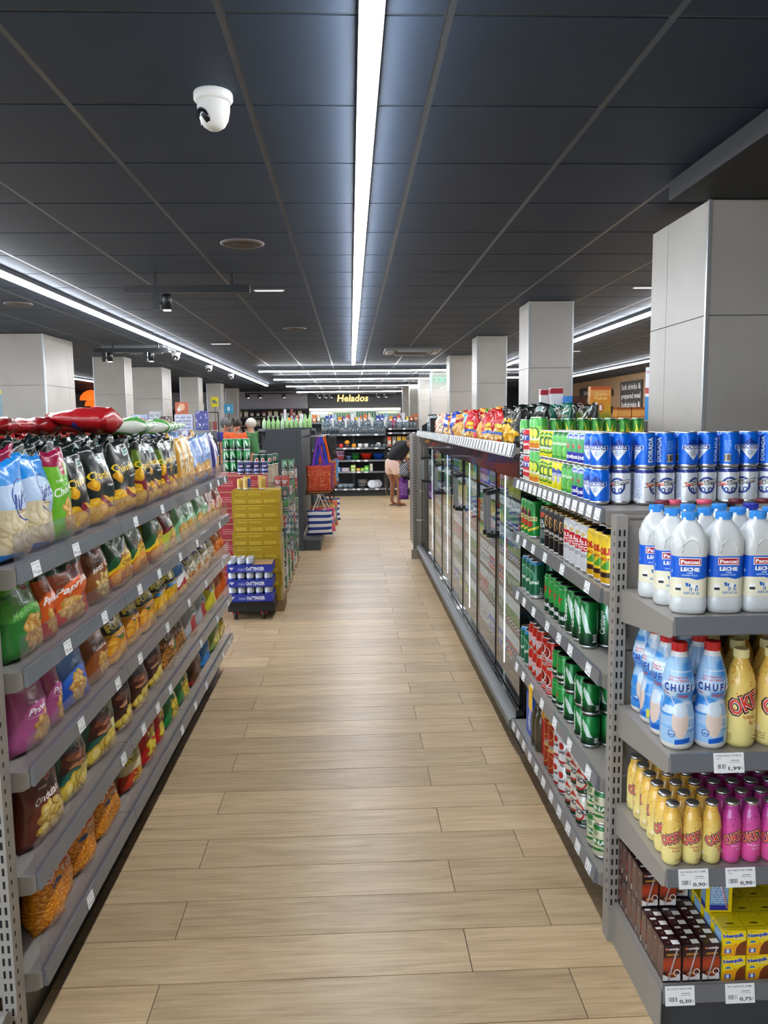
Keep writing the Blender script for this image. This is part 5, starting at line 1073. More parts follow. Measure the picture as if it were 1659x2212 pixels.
# price rail along the top edge, in two lengths
pr_ = MB()
for a, b in ((0, 2.4), (2.42, LFY)): 
    rl = MB().prism([(-.03, FT+.075), (-.038, FT+.075), (-.055, FT+.012), (-.045, FT+.008), (-.03, FT+.03)], 'y', a, b).obj('price_rail', mat('price_rail_bright', '#85898e', .25, coat=.3), fr_)
    y = a+.06
    while y < b-.06:
        ob('price_label', card_mesh(P_GEN[int(y*7) % 3], .05, .05), rl, (-.048, y, FT+.045), rot=(math.radians(-14), 0, -PI/2)); y += .105
B(-.03, .72, 0, LFY, FT+.03, FT+.045).obj('top_shelf', M_GREY, fr_)
FSZ = [.235, .44, .63, .82, 1.0, 1.18]
M_STRIPW = mat('shelf_strip_white', '#dfe0ea', .3); M_FSH = mat('fridge_shelf', '#55585e', .5)
for n, z in enumerate(FSZ):
    for d in range(4):
        a, b = .04+d*2*DW, .04+(d+1)*2*DW
        s = B(.09, .66, a+.01, b-.01, z-.018, z-.006).obj('shelf', M_FSH, fr_)
        if n: 
            p = MB().prism([(.068, z-.046), (.084, z-.004), (.090, z-.004), (.074, z-.048)], 'y', a+.01, b-.01).obj('price_strip', M_STRIPW, s); y = a+.06
            if d < 2:
                while y < b-.05: ob('price_label', card_mesh(P_GEN[int(y*9) % 3], .045, .03), s, (.0740, y, z-.028), rot=(math.radians(20), 0, -PI/2)); y += .11
M_LEDF = emis('fridge_led', '#f4f8ff', 1.6)
for i in range(1, ND, 2):
    y = .04+i*DW-.012; B(.052, .060, y-.002, y+.002, .24, 1.34).obj('door_lamp', M_LEDF, fr_)
DH0, DH1 = .222, 1.352
for i in range(ND):
    y0 = .04+i*DW+.002; y1 = .04+(i+1)*DW-.002
    d = MB(); t = .0035
    d.box(.004, .026, y0, y0+t, DH0, DH1); d.box(.004, .026, y1-t, y1, DH0, DH1); d.box(.002, .028, y0+t, y1-t, DH0, DH0+.008); d.box(0, .03, y0+t, y1-t, DH1-.022, DH1)
    d = d.obj('door', M_FBLK, fr_)
    B(.008, .022, y0+t, y1-t, DH0+.008, DH1-.022).obj('glass_pane', M_GLASS, d)
    hy = y1-.055 if i % 2 == 0 else y0+.055
    h = MB(); h.box(-.052, -.034, hy-.012, hy+.012, .99, 1.21, 0)
    h.prism([(-.056, .972), (.0, .965), (.0, .99), (-.056, .998)], 'y', hy-.017, hy+.017, 1); h.prism([(-.056, 1.205), (.0, 1.215), (.0, 1.24), (-.056, 1.228)], 'y', hy-.017, hy+.017, 1)
    h.obj('handle', [M_STEEL, M_BLACK], d)
# chilled cans behind the first two doors, one by one; the rest past them joined
FK = [('can_hein', 'green can with red star'), ('can_tropgreen', 'green and gold can'), ('can_estrella', 'red can with white ring'), ('can_redcola', 'red cola can'), ('can_zero', 'green and blue can'), ('can_tropyel', 'yellow can with green swirl'), ('can_dorada', 'bright blue can'), ('can_heintall', 'green can with red star'), ('can_miguel', 'white and navy can'), ('can_carl', 'green white-lettered can')]
FPL = {0: [9, 9, 3, 6, 4], 1: [4, 4, 0, 0, 0], 2: [0, 0, 9, 9, 4], 3: [0, 0, 4, 2, 2], 4: [2, 3, 4, 0, 0], 5: [1, 1, 1, 4, 5]}
SHN = ['bottom', 'fifth', 'fourth', 'third', 'second', 'top']
for n, z in enumerate(FSZ):
    for k in range(13):
        y = FY0+.075+.0685*k; key, b = FK[FPL[n][k // 4]]
        can(key, b, (FX+.135, y, z-.004), -R90+rb.uniform(-.3, .5), (f'from near end, {SHN[5-n] if False else SHN[n]} fridge shelf', f'{SHN[n]} fridge shelf'), (y,), f'chilled cans on the {SHN[n]} fridge shelf', name='chilled_can')
def joined(name, items, parent=None):
    """many alike small things past the first three hundred: one mesh, several materials"""
    ms = []; V = []; F = []; MI = []; UV = []; off = 0
    for me, mtx in items:
        mm = []
        for m in me.materials:
            if m not in ms: ms.append(m)
            mm.append(ms.index(m))
        n = len(me.vertices); co = np.empty(n*3); me.vertices.foreach_get('co', co); co = co.reshape(-1, 3) @ np.array(mtx.to_3x3()).T+np.array(mtx.translation)
        V.append(co); uvd = me.uv_layers[0].data if me.uv_layers else None
        for p in me.polygons:
            F.append([v+off for v in p.vertices]); MI.append(mm[p.material_index]); UV += [tuple(uvd[l].uv) for l in p.loop_indices]
        off += n
    me = bpy.data.meshes.new(name); me.from_pydata(np.concatenate(V).tolist(), [], F)
    for m in ms: me.materials.append(m)
    me.polygons.foreach_set('material_index', MI); me.polygons.foreach_set('use_smooth', [True]*len(F)); l = me.uv_layers.new(name='uv'); l.data.foreach_set('uv', [c for u in UV for c in u]); me.update()
    o = ob(name, me, parent); return o
lowcan = {}
def lc(key):
    if key not in lowcan: lowcan[key] = can_mesh(MATS[key], .033, .115, 12)
    return lowcan[key]
its = []
fk2 = [[0, 1, 6, 8], [4, 0, 9, 2], [0, 2, 3, 8], [2, 6, 4, 1], [4, 5, 1, 0], [1, 5, 4, 6]]
for n, z in enumerate(FSZ):
    for k in range(13, 75):
        y = FY0+.075+.0685*k; its.append((lc(FK[fk2[n][(k//7) % 4]][0]), Matrix.Translation((FX+.135, y, z-.004)) @ Matrix.Rotation(-R90+rb.uniform(-.3, .5), 4, 'Z')))
    for k in range(75):
        y = FY0+.075+.0685*k; its.append((lc(FK[fk2[n][(k//7) % 4]][0]), Matrix.Translation((FX+.21, y, z-.004)) @ Matrix.Rotation(rb.uniform(-3, 3), 4, 'Z')))
o = joined('chilled_cans', its); tag(o, 'rows of chilled drink cans farther along and deeper in the fridges', 'drink cans', None, 'stuff')

# bags and bottles on top of the fridges
FTZ = FT+.046
TK = [('bag_blackgold', 'black and gold snack bag'), ('bag_redsnack', 'red snack bag with yellow oval'), ('bag_orangesnack', 'orange snack bag'), ('bag_bluesnack', 'blue snack bag'), ('bag_cyan', 'light blue snack bag'), ('bag_pinkbeige', 'beige and pink snack bag'), ('bag_black', 'black crisp bag with yellow lettering'), ('bag_roast', 'brown crisp bag')]
seq = [0, 0, 1, 1, 1, 2, 1, 1, 4, 2, 2, 3, 7, 2, 3, 5, 5, 5]
for i, k in enumerate(seq):
    y = 4.06+.205*i+(0 if i < 15 else .0)
    bag(TK[k][0], TK[k][1], .19, .185+.02*rb.random(), .085, (FX+.07+rb.uniform(-.01, .01), y, FTZ), -R90+rb.uniform(-.3, .6), ('from near end, fridge top edge', 'on fridge top edge'), (y,), 'snack bags on top of the fridges', i, None, 1.0)
for r in range(3):
    for i in range(15):
        y = 4.12+.21*i; key = ('bag_black', 'bag_kessel', 'bag_black2')[r] if i < 5 else ('bag_redsnack', 'bag_medit', 'bag_roast')[(r+i) % 3]
        bag(key, {'bag_black': 'black', 'bag_kessel': 'teal', 'bag_black2': 'black and dark red', 'bag_redsnack': 'red', 'bag_medit': 'green', 'bag_roast': 'brown'}[key]+f' snack bag, {ORD[r+1]} row in', .19, .215, .09, (FX+.20+.13*r, y, FTZ), -R90+rb.uniform(-.5, .5), ('from near end, fridge top', 'on fridge top'), (y,), 'rows of bags behind on the fridge top', i, None, 1.0)
tag(B(.90, 1.48, 3.81, 3.91, FTZ, FTZ+.028).obj('cardboard_tray', mat('cardboard', '#a98a62', .8)), 'flat cardboard tray under the green and gold cans on the fridge top', 'tray')
for i in range(8):
    can('can_tropgreen', 'green and gold beer can', (.945+.068*i, 3.86, FTZ+.0285), rb.uniform(-.5, .5), ('from the aisle, fridge top', 'fridge top'), (i,), 'green and gold cans on the fridge top')
can('can_troptall', 'tall lime and orange can beside the green and gold cans', (.862, 3.84, FTZ), -.3, ('', 'on the fridge top'), (0,), 'tall can on fridge top', r=.031, h=.142)
for i in range(6):
    y = 7.95+.13*i
    bottle(bottle_prof(.026, .2, .4, .011), 'clear dark-capped glass bottle', (FX+.05+.03*(i % 2), y, FTZ), M_GLASSW, M_BLACK, .2, .014, q=(('from near end, far end of fridge top', 'fridge top'), (y,)), group='dark-capped bottles on the fridge top')
t = tag(empty('bottle_rack', (FX+.08, 7.80, FTZ+.001)), 'black slanted bottle rack at the far end of the fridge top', 'rack')
B(-.09, .09, -.01, 0, 0, .16).obj('rack_end', M_BLACK, t); MB().prism([(-.09, 0), (.09, 0), (.09, .19), (-.09, .08)], 'y', .9, .91).obj('rack_end', M_BLACK, t); B(-.10, -.09, 0, .9, 0, .03).obj('rack_lip', M_BLACK, t)

# ================================================================ cereal shelving beyond the fridges
gondola('grey shelving unit behind the fridges with cereal cartons on top', (1.545, 6.9), -R90, [0, 1.2, 2.4], .8, [1.563, 1.15, .8, .45, .12], 1.56, cards=None, backh=1.56, posts=False)
A_box('box_whitered', '#e4e6ea', [('rect', 0, .82, 1, .98, '#a8283a'), ('rect', .5, 0, .62, 1, '#e8eaf0'), ('lines', .65, .95, .2, .7, 8, '#c8a890', .5)])
A_box('box_flakes', '#d99a4a', [('grad', 0, .3, '#5a8a2a', '#c8a030'), ('grad', .3, .7, '#c8a030', '#e08a2a'), ('rect', 0, .9, 1, 1, '#b8541c'), ('text', 'Corn', .25, .78, .09, '#f0d080', Dk(w=.26, bold=.02)), ('text', 'Flakes', .25, .66, .09, '#f0d080', Dk(w=.3, bold=.02)), ('ell', .25, .38, .13, .13, '#b8641c'), ('text', '8', .25, .38, .15, '#ffffff', Dk(bold=.04)), ('rect', .5, 0, 1, 1, '#d99a62'), ('lines', .55, .9, .3, .8, 8, '#f0d8b8')], 240, 240, 1.6)
A_box('box_choco', '#4a2a22', [('ell', .25, .6, .2, .12, '#e8dcd0'), ('ell', .25, .6, .18, .10, '#4a2a22'), ('text', 'Choco', .25, .6, .08, '#ffffff', Dk(w=.3, bold=.03)), ('chips', .25, .2, .3, .1, 12, ('#2a1208', '#6a3a20', '#8a5a3a'), .08, .7)])
A_box('box_blue', '#3a8ad8', [('rect', 0, .1, 1, .3, '#e8f0f8'), ('text', 'Pillows', .25, .7, .1, '#ffffff', Dk(w=.36, bold=.03))])
A_box('box_orange', '#c8762a', [('rect', 0, .3, 1, .75, '#e0a050'), ('rect', 0, .85, 1, 1, '#8a4a1c')])
A_box('box_kellogg', '#eceef2', [('ell', .25, .70, .10, .12, '#c83a3a'), ('ell', .25, .70, .08, .10, '#eceef2'), ('text', 'Kellogg’s', .75, .85, .08, '#c01a3a', Dk(w=.4, slant=.3, bold=.02)), ('lines', .08, .42, .15, .45, 6, '#b8c0cc'), ('rect', .5, .1, 1, .3, '#c83a3a')])
A_box('box_rice', '#1f8ad0', [('text', 'Kellogg’s', .25, .88, .06, '#c01a3a', Dk(w=.36, slant=.3, bold=.02)), ('text', 'Rice', .25, .66, .09, '#ffffff', Dk(w=.3, bold=.03)), ('text', 'Krispies', .25, .52, .08, '#ffffff', Dk(w=.36, bold=.03)), ('chips', .25, .2, .3, .1, 20, CH, .05, .7)])
for key, lab_, x, y, w, h in (('box_whitered', 'white cereal carton with red band, nearer the fridge', 1.60, 6.5, .06, .26), ('box_whitered', 'white cereal carton with red band, beside its twin', 1.69, 6.45, .10, .27), ('box_blue', 'light blue cereal carton', 1.775, 6.4, .06, .20), ('box_choco', 'dark brown chocolate cereal carton', 1.865, 6.4, .11, .20), ('box_flakes', 'orange corn flakes carton marked 8', 2.005, 6.3, .165, .27)):
    pack('cereal_box', lab_+' on the shelf behind the fridges', 'carton', key, (w, .07, h), (x, y, 1.60 if key != 'box_flakes' else 1.60), 0)
for i in range(3): pack('cereal_box', f'flat orange cereal carton, {ORD[i]} from the orange corn flakes carton', 'carton', 'box_orange', (.11, .10, .10), (2.01+.118*i, 6.12, 1.6), 0) if i else None
pack('cereal_box', 'light blue rice cereal carton standing under the white one', 'carton', 'box_rice', (.12, .08, .17), (2.225, 5.7, 1.6), .5); pack('cereal_box', 'white cereal carton standing on the light blue rice carton', 'carton', 'box_kellogg', (.12, .08, .21), (2.225, 5.7, 1.771), .5)
# signs on the side wall
def sign(lines_, label, y, w=1.5, h=1.05, z=2.0):
    a = Art(300, 210, '#3a3533', w/h)
    for i, s in enumerate(lines_): a.text(s, .5, .86-.22*i, .13, '#e8e6e2', w=min(.88, .075*len(s)), bold=.02)
    print_mat('sign_'+label[:9], a, .5); o = B(-.03, 0, -w/2, w/2, -h/2, h/2, {'l': 0, '': 0}, {'l': (0, 0, 1, 1)}).obj('wall_sign', MATS['sign_'+label[:9]], None, (XR-.001, y, z)); tag(o, label, 'sign')
sign(['Soft drinks &', 'prepared meal', 'Softdrinks &', 'Fertiggerichte'], 'dark sign reading Soft drinks and prepared meal on the wood-coloured wall', 19.3, 1.5, 1.0, 2.02)
sign(['Juice', '& soft', 'drinks', ''], 'second dark sign on the wood-coloured wall partly behind cereal cartons', 23.0, 1.3, 1.0, 2.0)
def letters(s, label, loc, rot, size, m, cat='lettering', name='wall_lettering', ext=.01, bold=.02, slant=0.0, mirror=False):
    v, t_ = glyphs(s, bold, slant); v = v*size/.7
    mb = MB(); n = len(v); sx = -1 if mirror else 1
    mb.v = [(sx*x, 0, y) for x, y in v]+[(sx*x, ext, y) for x, y in v]
    from collections import Counter
    ed = Counter()
    for a, b, c in t_:
        mb.face((a, b, c)); mb.face((a+n, c+n, b+n))
        for e in ((a, b), (b, c), (c, a)): ed[tuple(sorted(e))] += 1
    for (a, b), k in ed.items():
        if k == 1: mb.face((a, b, b+n, a+n))
    o = mb.obj(name, m, None, loc); o.rotation_euler = rot; tag(o, label, cat); return o
M_LETD = mat('dark_lettering', '#1d1a18', .5)
letters('Nuevos', 'dark wall lettering beside the second wall sign', (XR-.02, 21.2, 2.2), (0, 0, -PI/2), .26, M_LETD); letters('sabores', 'dark wall lettering low beside the sign with prepared meal', (XR-.02, 21.2, 1.75), (0, 0, -PI/2), .26, M_LETD)
letters('Para', 'large dark wall lettering near the white cereal carton', (XR-.02, 17.6, 2.2), (0, 0, -PI/2), .3, M_LETD); letters('gozar', 'large dark wall lettering under the line near the white cereal carton', (XR-.02, 17.6, 1.75), (0, 0, -PI/2), .3, M_LETD)
# ================================================================ far end: housewares shelving
ANS = M_ANTH
M_CARDW = mat('blank_card', '#eceef0', .5)
def fcards(step=.13, w0=.1, only=None): 
    return lambda n, a, b: [(a+w0+step*i*(1+.25*((i*7+n*3) % 3)), M_CARDW) for i in range(int((b-a-w0)/step/1.25)) if (i*5+n) % 7 < 5]
BX, BY = -.62, 16.9
g = gondola('dark housewares shelving unit facing down the aisle', (BX, BY), 0, [0, .68, 1.36], .5, [1.30, 1.01, .745, .50, .13], 1.55, steel=ANS, railh=.04, cards=fcards(), backh=1.5, cardw=(.07, .034))
g2 = gondola('dark toy and gadget shelving unit at the end of the fridge side', (.79, BY), 0, [0, .69], .5, [1.42, 1.33, .99, .74, .50, .13], 1.6, steel=ANS, railh=.035, cards=fcards(.1, .06), backh=1.6, cardw=(.06, .034), shelfD=.2)
gondola('dark shelving unit with colourful goods behind the glassware shelves', (-1.6, 19.5), 0, [0, 1.3, 2.6, 3.7], .5, [1.55, 1.1, .7, .13], 1.7, steel=ANS, cards=None, backh=1.7, posts=False)
def lath(name, prof, m, loc, base, where, cat, order, group, n=16, sq=0.0, sm=True):
    k = (name, tuple(prof), m.name)
    if k not in CANM: CANM[k] = MB().lathe(prof, n, 0, sq=sq, smooth=sm, caps=True).mesh(name, m)
    o = ob(name, CANM[k], None, loc)
    if where: queue(o, base, where, cat, order, group)
    else: tag(o, base, cat, group)
    return o
GZ = 1.3375
def hollow(pr, t=.003): return pr+[(max(r-t, .0005), z) for r, z in pr[::-1] if z > pr[0][1]+.004]+[(0.0005, pr[0][1]+.006)]
tumbler = hollow([(.028, 0), (.034, .13)]); highball = hollow([(.028, 0), (.032, .17)]); wine = [(.032, 0), (.032, .004), (.005, .01), (.004, .07), (.02, .085), (.038, .11), (.036, .15), (.031, .165)]; jar = hollow([(.04, 0), (.042, .01), (.042, .12), (.034, .14), (.034, .155)])
for j in range(2):
    for i in range(26):
        x = BX+.04+.075*i*.70; pr, nm, bs = (wine, 'wine_glass', 'stemmed wine glass') if i < 7 else ((tumbler, 'drinking_glass', 'straight drinking glass'), (highball, 'drinking_glass', 'tall drinking glass'))[i % 3 != 0]
        lath(nm, pr, M_GLASSW, (x, BY+.07+.10*j, GZ), f'{bs} in the {("front", "second")[j]} row', ('from the bag display side, top housewares shelf', 'top housewares shelf'), 'glass', (i,), 'clear glassware on the top housewares shelf', 12)
B(0, 1.36, .30, .43, 1.3375, 1.47).obj('riser', ANS, g); 
for i in range(26):
    x = BX+.03+.071*i; nm, pr, m, bs = [('carafe', hollow([(.04, 0), (.045, .1), (.02, .16), (.025, .22)]), M_GLASSW, 'clear carafe'), ('storage_jar', jar, M_GLASSW, 'clear storage jar'), ('drinking_glass', highball, M_GLASSW, 'tall glass'), ('thermos', [(.03, 0), (.033, .01), (.033, .17), (.02, .2), (.02, .22)], M_WHITE, 'white and blue flask')][(i*5) % 4 if i > 2 else 0]
    lath(nm, pr, m, (x, BY+.365 if x < .72 else BY+.27, 1.4715 if x < .72 else 1.457), f'{bs} on raised row', ('from the bag display, top housewares shelf', 'top housewares shelf'), 'glass', (i,), 'glassware on the raised back row', 12)
# mugs, cups
mugp = hollow([(.038, 0), (.045, .005), (.045, .085)], .005); cupd = [(.03, 0), (.05, .02), (.058, .06), (.045, .10), (.02, .115), (0.001, .118)]
for i, (c, x, s, bs) in enumerate((('#54343f', -.34, 1, 'dark plum mug'), ('#d8382c', -.205, 1, 'red mug'), ('#54343f', -.075, .9, 'plum cup under an orange one'), ('#f0a01c', .07, .9, 'orange domed cup'), ('#e9ebec', .20, 1, 'white mug'), ('#e9ebec', .335, 1, 'second white mug'))):
    z = .745+.287+.0; z = 1.0465
    o = lath('mug', mugp if i != 3 else [(.045, 0), (.05, .03), (.045, .07), (.02, .09), (.001, .095)], mat('mug_'+c, c, .3, coat=.4), (x, BY+.07, z), bs+' on the second housewares shelf', None, 'mug', 0, 'mugs on the second housewares shelf', 18)
    if i != 3: MB().tube([(.042, 0, .07), (.068, 0, .066), (.072, 0, .042), (.066, 0, .022), (.042, 0, .018)], .005, 6).obj('handle', mat('mug_'+c, c, .3), o).rotation_euler = (0, 0, PI if i in (1, 5) else 0)
lath('bowl', [(.045, 0), (.056, .02), (.054, .05), (.03, .075), (.001, .08)], mat('mug_#f0a01c', '#f0a01c', .3), (-.075, BY+.07, 1.1265), 'orange upturned bowl resting on the plum cup', None, 'bowl', 0, None, 18)
for i in range(5): lath('glass_cup', hollow([(.035, 0), (.04, .07)]), M_GLASSW, (.46+.085*i, BY+.07+.01*(i % 2), 1.0465), 'clear glass cup', ('from the white mugs', 'beside the white mugs'), 'cup', (i,), 'clear glass cups', 14)
lath('white_cup', hollow([(.03, 0), (.042, .10)]), M_WHITE, (.60, BY+.15, 1.0465), 'white cup behind the glass cups on the second housewares shelf', None, 'cup', 0, None)
# plastic tubs and bowls
z3 = .7815
def tub(label, x, w, h, c, c2, loc_y=.09, z=z3):
    t_ = MB().lathe([(w*.42, 0), (w*.5, h*.9), (w*.53, h*.9), (w*.53, h)], 24, 0, sq=.75 if 'box' in label else 0).obj('plastic_tub', mat('tub'+c, c, .35), None, (x, BY+loc_y, z)); tag(t_, label, 'tub')
    MB().lathe([(w*.54, h*.96), (w*.54, h*1.05), (w*.4, h*1.07)], 24, 0, sq=.75 if 'box' in label else 0).obj('lid', mat('tub'+c2, c2, .35), t_); return t_
tub('pink plastic storage box with a clear lilac lid on the third housewares shelf', -.235, .18, .10, '#c86a86', '#b79cc0'); tub('second lilac storage box stacked on the pink storage box', -.235, .18, .08, '#a88ab0', '#b79cc0', z=z3+.112)
tub('small blue plastic tub with light blue lid beside the pink storage box', -.045, .10, .08, '#8aa6d8', '#6f9ae0')
tub('green plastic bowl on the third housewares shelf', .095, .16, .08, '#2f8a3a', '#2f7a34'); tub('dark green plastic bowl stacked in the green bowl', .095, .17, .05, '#1f6a34', '#1c5a2c', z=z3+.087)
lath('bowl', hollow([(.07, 0), (.13, .13), (.14, .135)], .006), mat('red_plastic', '#d8321e', .3), (.335, BY+.15, z3), 'red bowl with pale rim on the third housewares shelf', None, 'bowl', 0, None, 24, .5)
lath('bowl', hollow([(.07, 0), (.12, .12), (.13, .125)], .006), mat('blue_plastic', '#1f50c8', .3), (.60, BY+.15, z3), 'blue and red bowl partly behind the bending customer', None, 'bowl', 0, None, 24, .5)
# small boxes on the fourth shelf
z4 = .5365
cols = [('#4aa0dc', -.30, .14, .05, 'flat light blue box'), ('#3a86cc', -.29, .12, .045, 'flat blue box stacked on the light blue one'), ('#b8a4c0', -.12, .17, .04, 'lilac box'), ('#a890b4', -.12, .17, .04, 'lilac box stacked on another lilac box'), ('#9ac83a', .045, .10, .075, 'lime green box'), ('#a8d04a', .045, .10, .06, 'lime green box stacked on another'), ('#e8903a', .155, .08, .07, 'orange and white box'), ('#8ac840', .245, .08, .07, 'light green box'), ('#4ac040', .335, .09, .12, 'tall bright green box'), ('#e0e0e2', .435, .06, .08, 'white checked box'), ('#c8c8cc', .435, .06, .08, 'white checked box stacked on another')]
stk = {}
for c, x, w, h, l in cols:
    zb = stk.get(x if x != -.29 else -.30, z4); o = B(-w/2, w/2, -.045, .045, 0, h).obj('small_box', mat('bx'+c, c, .5), None, (x, BY+.06, zb)); tag(o, l+' on the fourth housewares shelf', 'box'); B(-w*.35, w*.35, -.046, -.0449, h*.3, h*.7).obj('label', mat('bxl'+c, '#f0f0e8' if w > .09 else '#d8e8a0', .5), o); stk[x] = zb+h+.001
# bottom shelf: glass bowls, buckets, plates
z5 = .1665
for i in range(8): lath('glass_bowl', hollow([(.03, 0), (.06, .03), (.068, .06), (.066, .10)]), M_GLASSW, (-.36+.115*(i % 4)+.02*(i//4), BY+.08+.14*(i//4), z5), f'clear glass bowl in the {("front", "back")[i//4]} row', ('from the bag display side, bottom housewares shelf', 'bottom housewares shelf'), 'bowl', (i,), 'clear glass bowls', 16)
o = lath('bucket', [(.09, 0), (.11, .18), (.115, .185), (.105, .185), (.09, .02), (0, .02)], mat('zinc', '#a8a9ab', .35, metal=.6), (.25, BY+.16, z5), 'ribbed grey metal bucket on the bottom housewares shelf', None, 'bucket', 0, None, 28)
for q in (.06, .12): MB().lathe([(.097+q*.09, q), (.102+q*.09, q+.006), (.098+q*.09, q+.012)], 28, caps=False).obj('rib', mat('zinc', '#a8a9ab', .35), o)
tag(o, 'ribbed grey metal bucket on the bottom housewares shelf', 'bucket')
for i in range(3): 
    o = lath('plate', [(.05, 0), (.085, .008), (.092, .014), (.08, .012), (0, .006)], mat('plate_blue', '#dfe4ee', .25, coat=.5), (.44+.07*i, BY+.07+.06*i, z5+.085), '', None, 'plate', 0, None, 28); o.rotation_euler = (math.radians(72), 0, .2); tag(o, f'white plate with blue pattern standing on the bottom housewares shelf, {ORD[i]} from the bucket', 'plate')
pack('toy_box', 'cream picture box on the bottom shelf beside the customer’s legs', 'box', A_box('box_cream', '#e0d2bc', [('ell', .25, .5, .16, .3, '#b06a3a'), ('ell', .27, .5, .1, .2, '#f4f0ea')]), (.15, .06, .16), (1.20, BY+.07, z5), 0)
# gadget packs hanging on the fridge-end shelving
PC = ['#d8602a', '#c89a2a', '#b0a49a', '#8a8078', '#9c2a34', '#b87a4a', '#e0b83a', '#c8c0b4']
for r, z in enumerate((1.055, .80, .555)):
    for i in range(6):
        c = PC[(i*3+r*2) % 8]; x = .835+.105*i; h = (.22, .14, .13)[r]
        o = B(-.042, .042, -.012, .012, 0, h).obj('blister_pack', mat('pk'+c, c, .4), None, (x, BY+.10, z-.0)); B(-.03, .03, -.0135, -.012, h*.2, h*.62).obj('window', mat('pkw', '#d8d4cc', .3), o); B(-.008, .008, -.004, .004, h, h+.02).obj('hang_tab', M_BLACK, o)
        queue(o, f'small {("orange", "ochre", "grey beige", "taupe", "dark red", "copper", "yellow", "pale")[(i*3+r*2) % 8]} gadget pack', (f'from the housewares side, {ORD[r]} hanging row', f'{ORD[r]} hanging row'), 'pack', (i,), 'hanging gadget packs')
for z in (1.277, .945, .69): B(.005, .68, .085, .095, z, z+.01).obj('hook_rail', M_BLACK, g2)
# pitchers and tubs above
for i in range(3): lath('jug', [(.05, 0), (.055, .12), (.05, .15), (.045, .17)], mat('pink_jug', '#d8286a', .3) if i == 0 else mat('white_jug', '#e8e8ec', .3), (.93+.13*i, BY+.12, 1.4565), ('pink jug with blue lid', 'white jug beside the pink one', 'white jug nearest the fridge side')[i]+' on the top gadget shelf', None, 'jug', 0, None)
for i in range(9): lath('drinking_glass', tumbler, M_GLASSW, (.80+.073*i, BY+.04, 1.4565), 'small clear tumbler on the top gadget shelf', ('from the housewares side', 'top gadget shelf'), 'glass', (i,), 'small tumblers', 12)
# colourful goods further back
GC = ['#e8962a', '#d8c8b0', '#c83a30', '#2a3a9a', '#e8c02a', '#8ab0d8', '#d87a3a', '#6a3a8a', '#5a9a4a', '#d0d4da', '#2f4ab0', '#e06a2a']
for i in range(34):
    c = GC[(i*7) % 12]; x = -1.52+.105*i; h = .10+.09*((i*5) % 4)/3
    o = (MB().lathe([(.035, 0), (.045, h*.3), (.045, h*.8), (.02, h), (.02, h+.03)], 12) if i % 3 else MB().box(-.045, .045, -.03, .03, 0, h+.03)).obj('household_item', mat('hh'+c, c, .4), None, (x, 19.62+.04*(i % 2), 1.5865)); B(-.03, .03, -.047, -.044, h*.3, h*.6).obj('label', M_WHITE, o)
    queue(o, f'{("orange", "beige", "red", "navy", "yellow", "light blue", "rust", "purple", "green", "pale grey", "blue", "bright orange")[(i*7) % 12]} household container', ('from the deli side, shelf behind the glassware', 'shelf behind the glassware'), 'container', (i,), 'colourful containers behind the glassware')

# ================================================================ ice cream wall
struct('trim_1', B(-1.50, 1.92, 28.6, 28.99, 2.10, CZ-.004), mat('helados_panel', '#2b3036', .45), 'dark header panel above the ice cream freezers', 'panel')
struct('trim_2', B(-6.9, -1.52, 28.2, 28.99, 2.08, CZ-.004), mat('pale_header', '#a6a5b0', .45), 'pale grey header panel beside the ice cream header', 'panel')
struct('trim_3', B(-6.9, -1.52, 28.1, 28.2, 2.02, 2.08), M_BLACK, 'dark edge under the pale header panel', 'panel')
letters('Helados', 'glowing warm yellow Helados lettering on the dark header panel', (.10, 28.58, 2.32), (0, 0, 0), .24, emis('sign_glow', '#ffd67a', 1.5), 'sign', 'shop_sign', .015, .02, .12)
fz = tag(empty('ice_cream_freezer', (-1.45, 28.2, 0)), 'upright ice cream freezer row with pale header and four glass doors', 'freezer')
B(0, 3.25, .0, .38, 0, .25).obj('base', ANS, fz); B(0, 3.25, .33, .38, .25, 2.0).obj('back_panel', M_WHITE, fz); B(0, 3.25, 0, .38, 1.99, 2.07).obj('header_light', mat('warm_header', '#f0ead8', .4, emit='#fff2d8', es=1.6), fz)
B(0, .04, 0, .33, .25, 1.99).obj('side_panel', M_WHITE, fz); B(3.21, 3.25, 0, .33, .25, 1.99).obj('side_panel', M_WHITE, fz)
for i in range(4):
    x = .04+i*.7925; d = MB(); d.box(x, x+.03, -.02, 0, .25, 1.99); d.box(x+.762, x+.79, -.02, 0, .25, 1.99); d.box(x+.03, x+.762, -.02, 0, .25, .29); d.box(x+.03, x+.762, -.02, 0, 1.95, 1.99); d = d.obj('door', M_EDGE, fz)
    B(x+.03, x+.762, -.014, -.006, .29, 1.95).obj('glass_pane', M_GLASS, d)
    for z in (.6, 1.0, 1.4, 1.75): 
        s = B(x+.02, x+.77, .03, .32, z-.01, z).obj('shelf', M_WHITE, fz); mb = MB()
        for k in range(8): mb.box(x+.04+.09*k, x+.115+.09*k, .06, .14, z+.001, z+.12+.05*((k*3+i) % 3), (k*5+i*3+int(z*7)) % 5)
        o = mb.obj('reflection_tint_boxes', [mat('fz'+c, c, .4) for c in ('#7fb08a', '#a8c8b8', '#e8e4d8', '#5f9a8a', '#c8b070')], s); o['kind'] = 'stuff'  # added boxes, coloured after the greenery reflected in the freezer glass
o = lath('wall_lamp', [(.10, 0), (.16, .15), (.12, .25)], emis('amber_lamp', '#ff9a20', 3), (2.15, 28.8, 1.75), 'glowing amber lamp at the far end beyond the freezers', None, 'lamp', 0, None)
